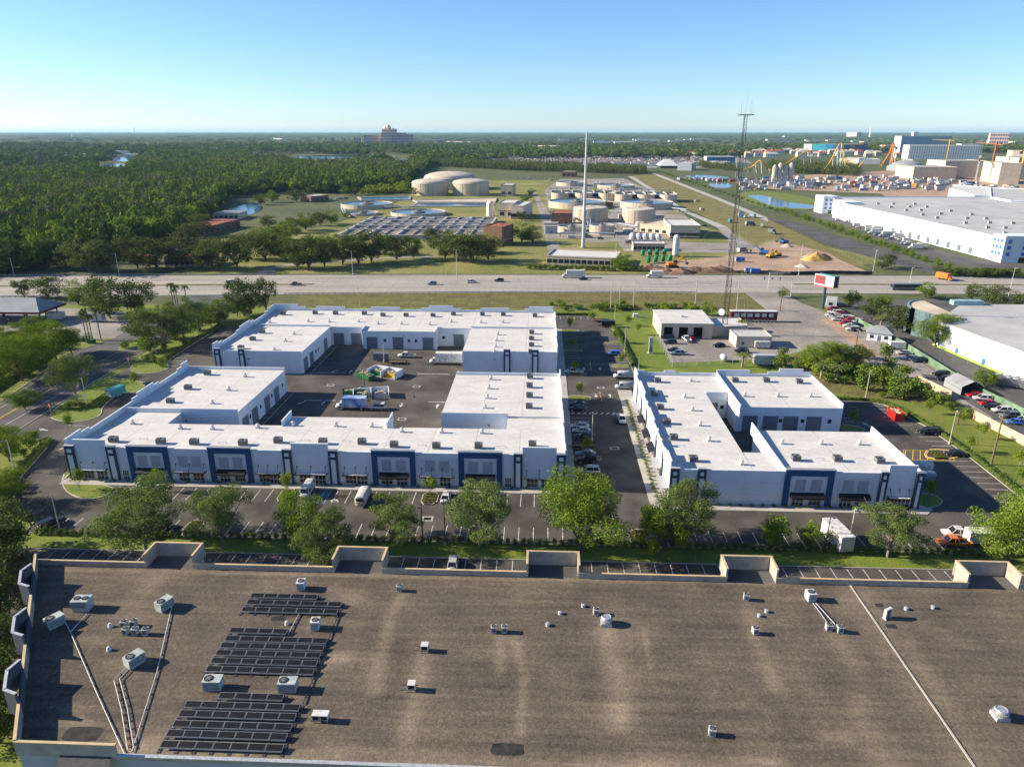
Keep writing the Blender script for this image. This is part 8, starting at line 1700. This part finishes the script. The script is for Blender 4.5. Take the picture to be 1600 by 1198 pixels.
# site trailers, containers and stores on the construction ground
sr = random.Random(33); KN = {id(BIGTRAILER): 'container', id(TRAILER): 'trailer', id(LONGTRUCK): 'truck', id(VAN): 'van', id(BOXTRUCK): 'box truck', id(SUV): 'car'}
A_, B_, C_, D_ = (249.40, 943.04), (502.90, 940.82), (649.91, 1223.78), (307.32, 1168.82)
colors = ['white'] * 6 + ['silver'] * 4 + ['tan'] * 5 + ['grey'] * 3 + ['steel'] * 2 + ['orange', 'blue']
for k in range(230):
    f, g_ = sr.random(), sr.random(); c1 = lerp(A_, B_, f); c2 = lerp(D_, C_, f); c = lerp(c1, c2, g_); pc = sr.choice(colors); P = sr.choice([BIGTRAILER, BIGTRAILER, TRAILER, LONGTRUCK, VAN]); park(P, c, sr.choice([0, 90, 180, 10]), pc, pc + ' ' + KN[id(P)] + ' on the theme park building site', KN[id(P)], pc + ' ' + KN[id(P)] + 's on the building site', .06, 1.5 if P is BIGTRAILER else 1.1)
for k in range(40): c = (lerp((538.73, 1009.79), (610.74, 958.07), sr.random())[0], sr.uniform((535.90, 929.77)[1], (636.13, 1108.71)[1])); pc = sr.choice(colors); P = sr.choice([BIGTRAILER, LONGTRUCK]); park(P, c, sr.choice([0, 90, 15]), pc, pc + ' ' + KN[id(P)] + ' on the theme park building site', KN[id(P)], pc + ' ' + KN[id(P)] + 's on the building site', .06, 1.3)
for k in range(26): c = lerp((207.77, 1164.68), (283.91, 1111.63), sr.random()); pc = sr.choice(['white', 'tan', 'red', 'grey']); park(BIGTRAILER, (c[0], c[1] + sr.uniform(-25, 25)), sr.choice([0, 30, 90]), pc, pc + ' container on the bank between two ponds', 'container', pc + ' containers between the ponds', .06)
q = (333.90, 1046.82); t = thing('batch_plant', 'grey concrete batching plant with silos on the building site', 'plant', (q[0], q[1], 0))
for k in range(4): MB().lathe([(3.2, 8), (3.2, 24 + 3*(k % 2)), (1, 27 + 3*(k % 2))], (k*7.5 - 11, 0, 0), 12).build('silo', M['tank_grey'], t); MB().box(k*7.5 - 13.5, -2.5, 0, k*7.5 - 8.5, 2.5, 8).build('frame', M['galv'], t)
# far parking fields: uncountable cars
rng = np.random.default_rng(5); P, _ = fill([(-149, 1853), (130, 1651), (213, 1580), (330, 1614), (470, 1909), (527, 2238), (204, 2344), (-97, 2332), (-261, 2047), (-276, 1848)], 7.5, 12, .25); P = P[(np.sin(P[:, 1]*.12) > -.35) & (rng.uniform(0, 1, len(P)) < .72)]
cm = [MB().box(-.5, -.5, .15, .5, .5, .62).add([(-.28, -.42, .62), (.22, -.42, .62), (.22, .42, .62), (-.28, .42, .62), (-.18, -.36, 1), (.12, -.36, 1), (.12, .36, 1), (-.18, .36, 1)], [(4, 5, 6, 7), (0, 1, 5, 4), (1, 2, 6, 5), (2, 3, 7, 6), (3, 0, 4, 7)], 1).mesh('far_car', [PAINT[c], M['car_glass']]) for c in ('white', 'silver', 'grey', 'black', 'white', 'red', 'navy', 'white')]
scatter('far_parked_cars', np.column_stack([P, np.full(len(P), .07)]), np.tile([5.0, 2.2, 1.7], (len(P), 1)), cm, 'sea of parked cars on the far parking fields')

# pipework and small plant equipment between the tanks
er = random.Random(77)
def pipe_rack(a, b, label, group):
    t = thing('pipe_rack', label, 'pipes', (a[0], a[1], 0), 0, group); d = Vector((b[0]-a[0], b[1]-a[1])); L = d.length; q = Vector((-d.y, d.x)).normalized()
    for k in (-1, 0, 1): MB().tube((q.x*k, q.y*k, 3.2), (d.x + q.x*k, d.y + q.y*k, 3.2), .4, n=6).build('pipe', M['galv'] if k else M['paint_blue'], t)
    for k in range(int(L / 8) + 1): c = d * (k / max(1, int(L / 8))); MB().box(c.x - .2, c.y - .2, 0, c.x + .2, c.y + .2, 3).box(c.x - 1.6, c.y - .2, 2.6, c.x + 1.6, c.y + .2, 2.85).build('support', M['steel_dark'], t)
for a, b in (((7.41, 650.27), (26.74, 632.33)), ((61.01, 658.99), (73.34, 653.01)), ((68.83, 748.19), (81.04, 740.42)), ((39.26, 609.41), (35.56, 548.02)), ((59.29, 568.06), (71.97, 549.53)), ((10.07, 933.09), (82.83, 930.97)), ((89.50, 916.13), (156.35, 913.98)), ((30.30, 684.97), (26.27, 587.05)), ((122.10, 688.79), (133.01, 675.35)), ((12.95, 512.43), (51.33, 509.99)), ((-151.38, 691.87), (-126.30, 689.98)), ((-187.47, 675.91), (-170.72, 624.11))): pipe_rack(a, b, 'low grey pipe rack between the treatment tanks', 'pipe racks between the tanks')
for k in range(34):
    c = (lerp((6.22, 683.97), (122.10, 688.79), er.random())[0], er.uniform((35.75, 513.38)[1], (72.60, 1085.27)[1])); w, d_, h = er.uniform(3, 11), er.uniform(3, 8), er.uniform(2.5, 6)
    t = thing('plant_shed', 'small flat roofed equipment shed among the treatment tanks', 'shed', (c[0], c[1], 0), R(er.uniform(-6, 6)), 'equipment sheds among the tanks'); MB().box(-w/2, -d_/2, 0, w/2, d_/2, h).build('wall', M[er.choice(['stucco', 'tank_grey', 'brick_brown', 'hvac_white', 'galv'])], t); MB().box(-w/2 - .2, -d_/2 - .2, h, w/2 + .2, d_/2 + .2, h + .3).build('roof', M[er.choice(['roof_white', 'roof_grey', 'roof_tan'])], t); MB().box(-.6, -d_/2 - .06, 0, .6, -d_/2 - .01, 2.2).build('door', M['door_grey'], t)
for k in range(26):
    c = er.choice([(1.66, 631.28), (1.58, 546.60), (15.12, 508.49), (26.32, 506.56), (37.48, 505.44), (48.57, 504.33), (55.27, 483.51), (122.00, 570.67), (127.87, 580.92), (-17.92, 1155.29), (-33.54, 1174.65), (6.96, 1118.24), (152.60, 1162.38), (70.32, 484.14), (-226.89, 789.63), (-222.49, 799.50), (-219.77, 809.54), (70.80, 444.18), (61.05, 549.08), (87.52, 484.85)]); P = er.choice([SUV, PICKUP, VAN, TRAILER]); pc = er.choice(['white', 'white', 'silver', 'grey', 'steel'])
    park(P, (c[0] + er.uniform(-8, 8), c[1] + er.uniform(-6, 6)), er.choice([0, 90, 180]), pc, pc + ' ' + {id(SUV): 'car', id(PICKUP): 'pickup', id(VAN): 'van', id(TRAILER): 'trailer'}[id(P)] + ' parked inside the treatment plant', 'vehicle', pc + ' vehicles in the treatment plant', .06)

# ================================================================== haze
hz = MB().box(-26500, -2500, -1.0, 26500, 26500, 118.0).build('haze', mat('haze_surface', (1, 1, 1)))
hz["kind"] = "stuff"
hm = bpy.data.materials.new('haze'); hm.use_nodes = True
hn = hm.node_tree.nodes; hn.clear()
pv = hn.new("ShaderNodeVolumePrincipled")
pv.inputs["Color"].default_value = (0.42, 0.72, 1.0, 1)
pv.inputs["Density"].default_value = HAZE
pv.inputs["Anisotropy"].default_value = 0.1
ho = hn.new("ShaderNodeOutputMaterial")
hm.node_tree.links.new(pv.outputs["Volume"], ho.inputs["Volume"])
hz.data.materials.clear(); hz.data.materials.append(hm)
drop_protos()
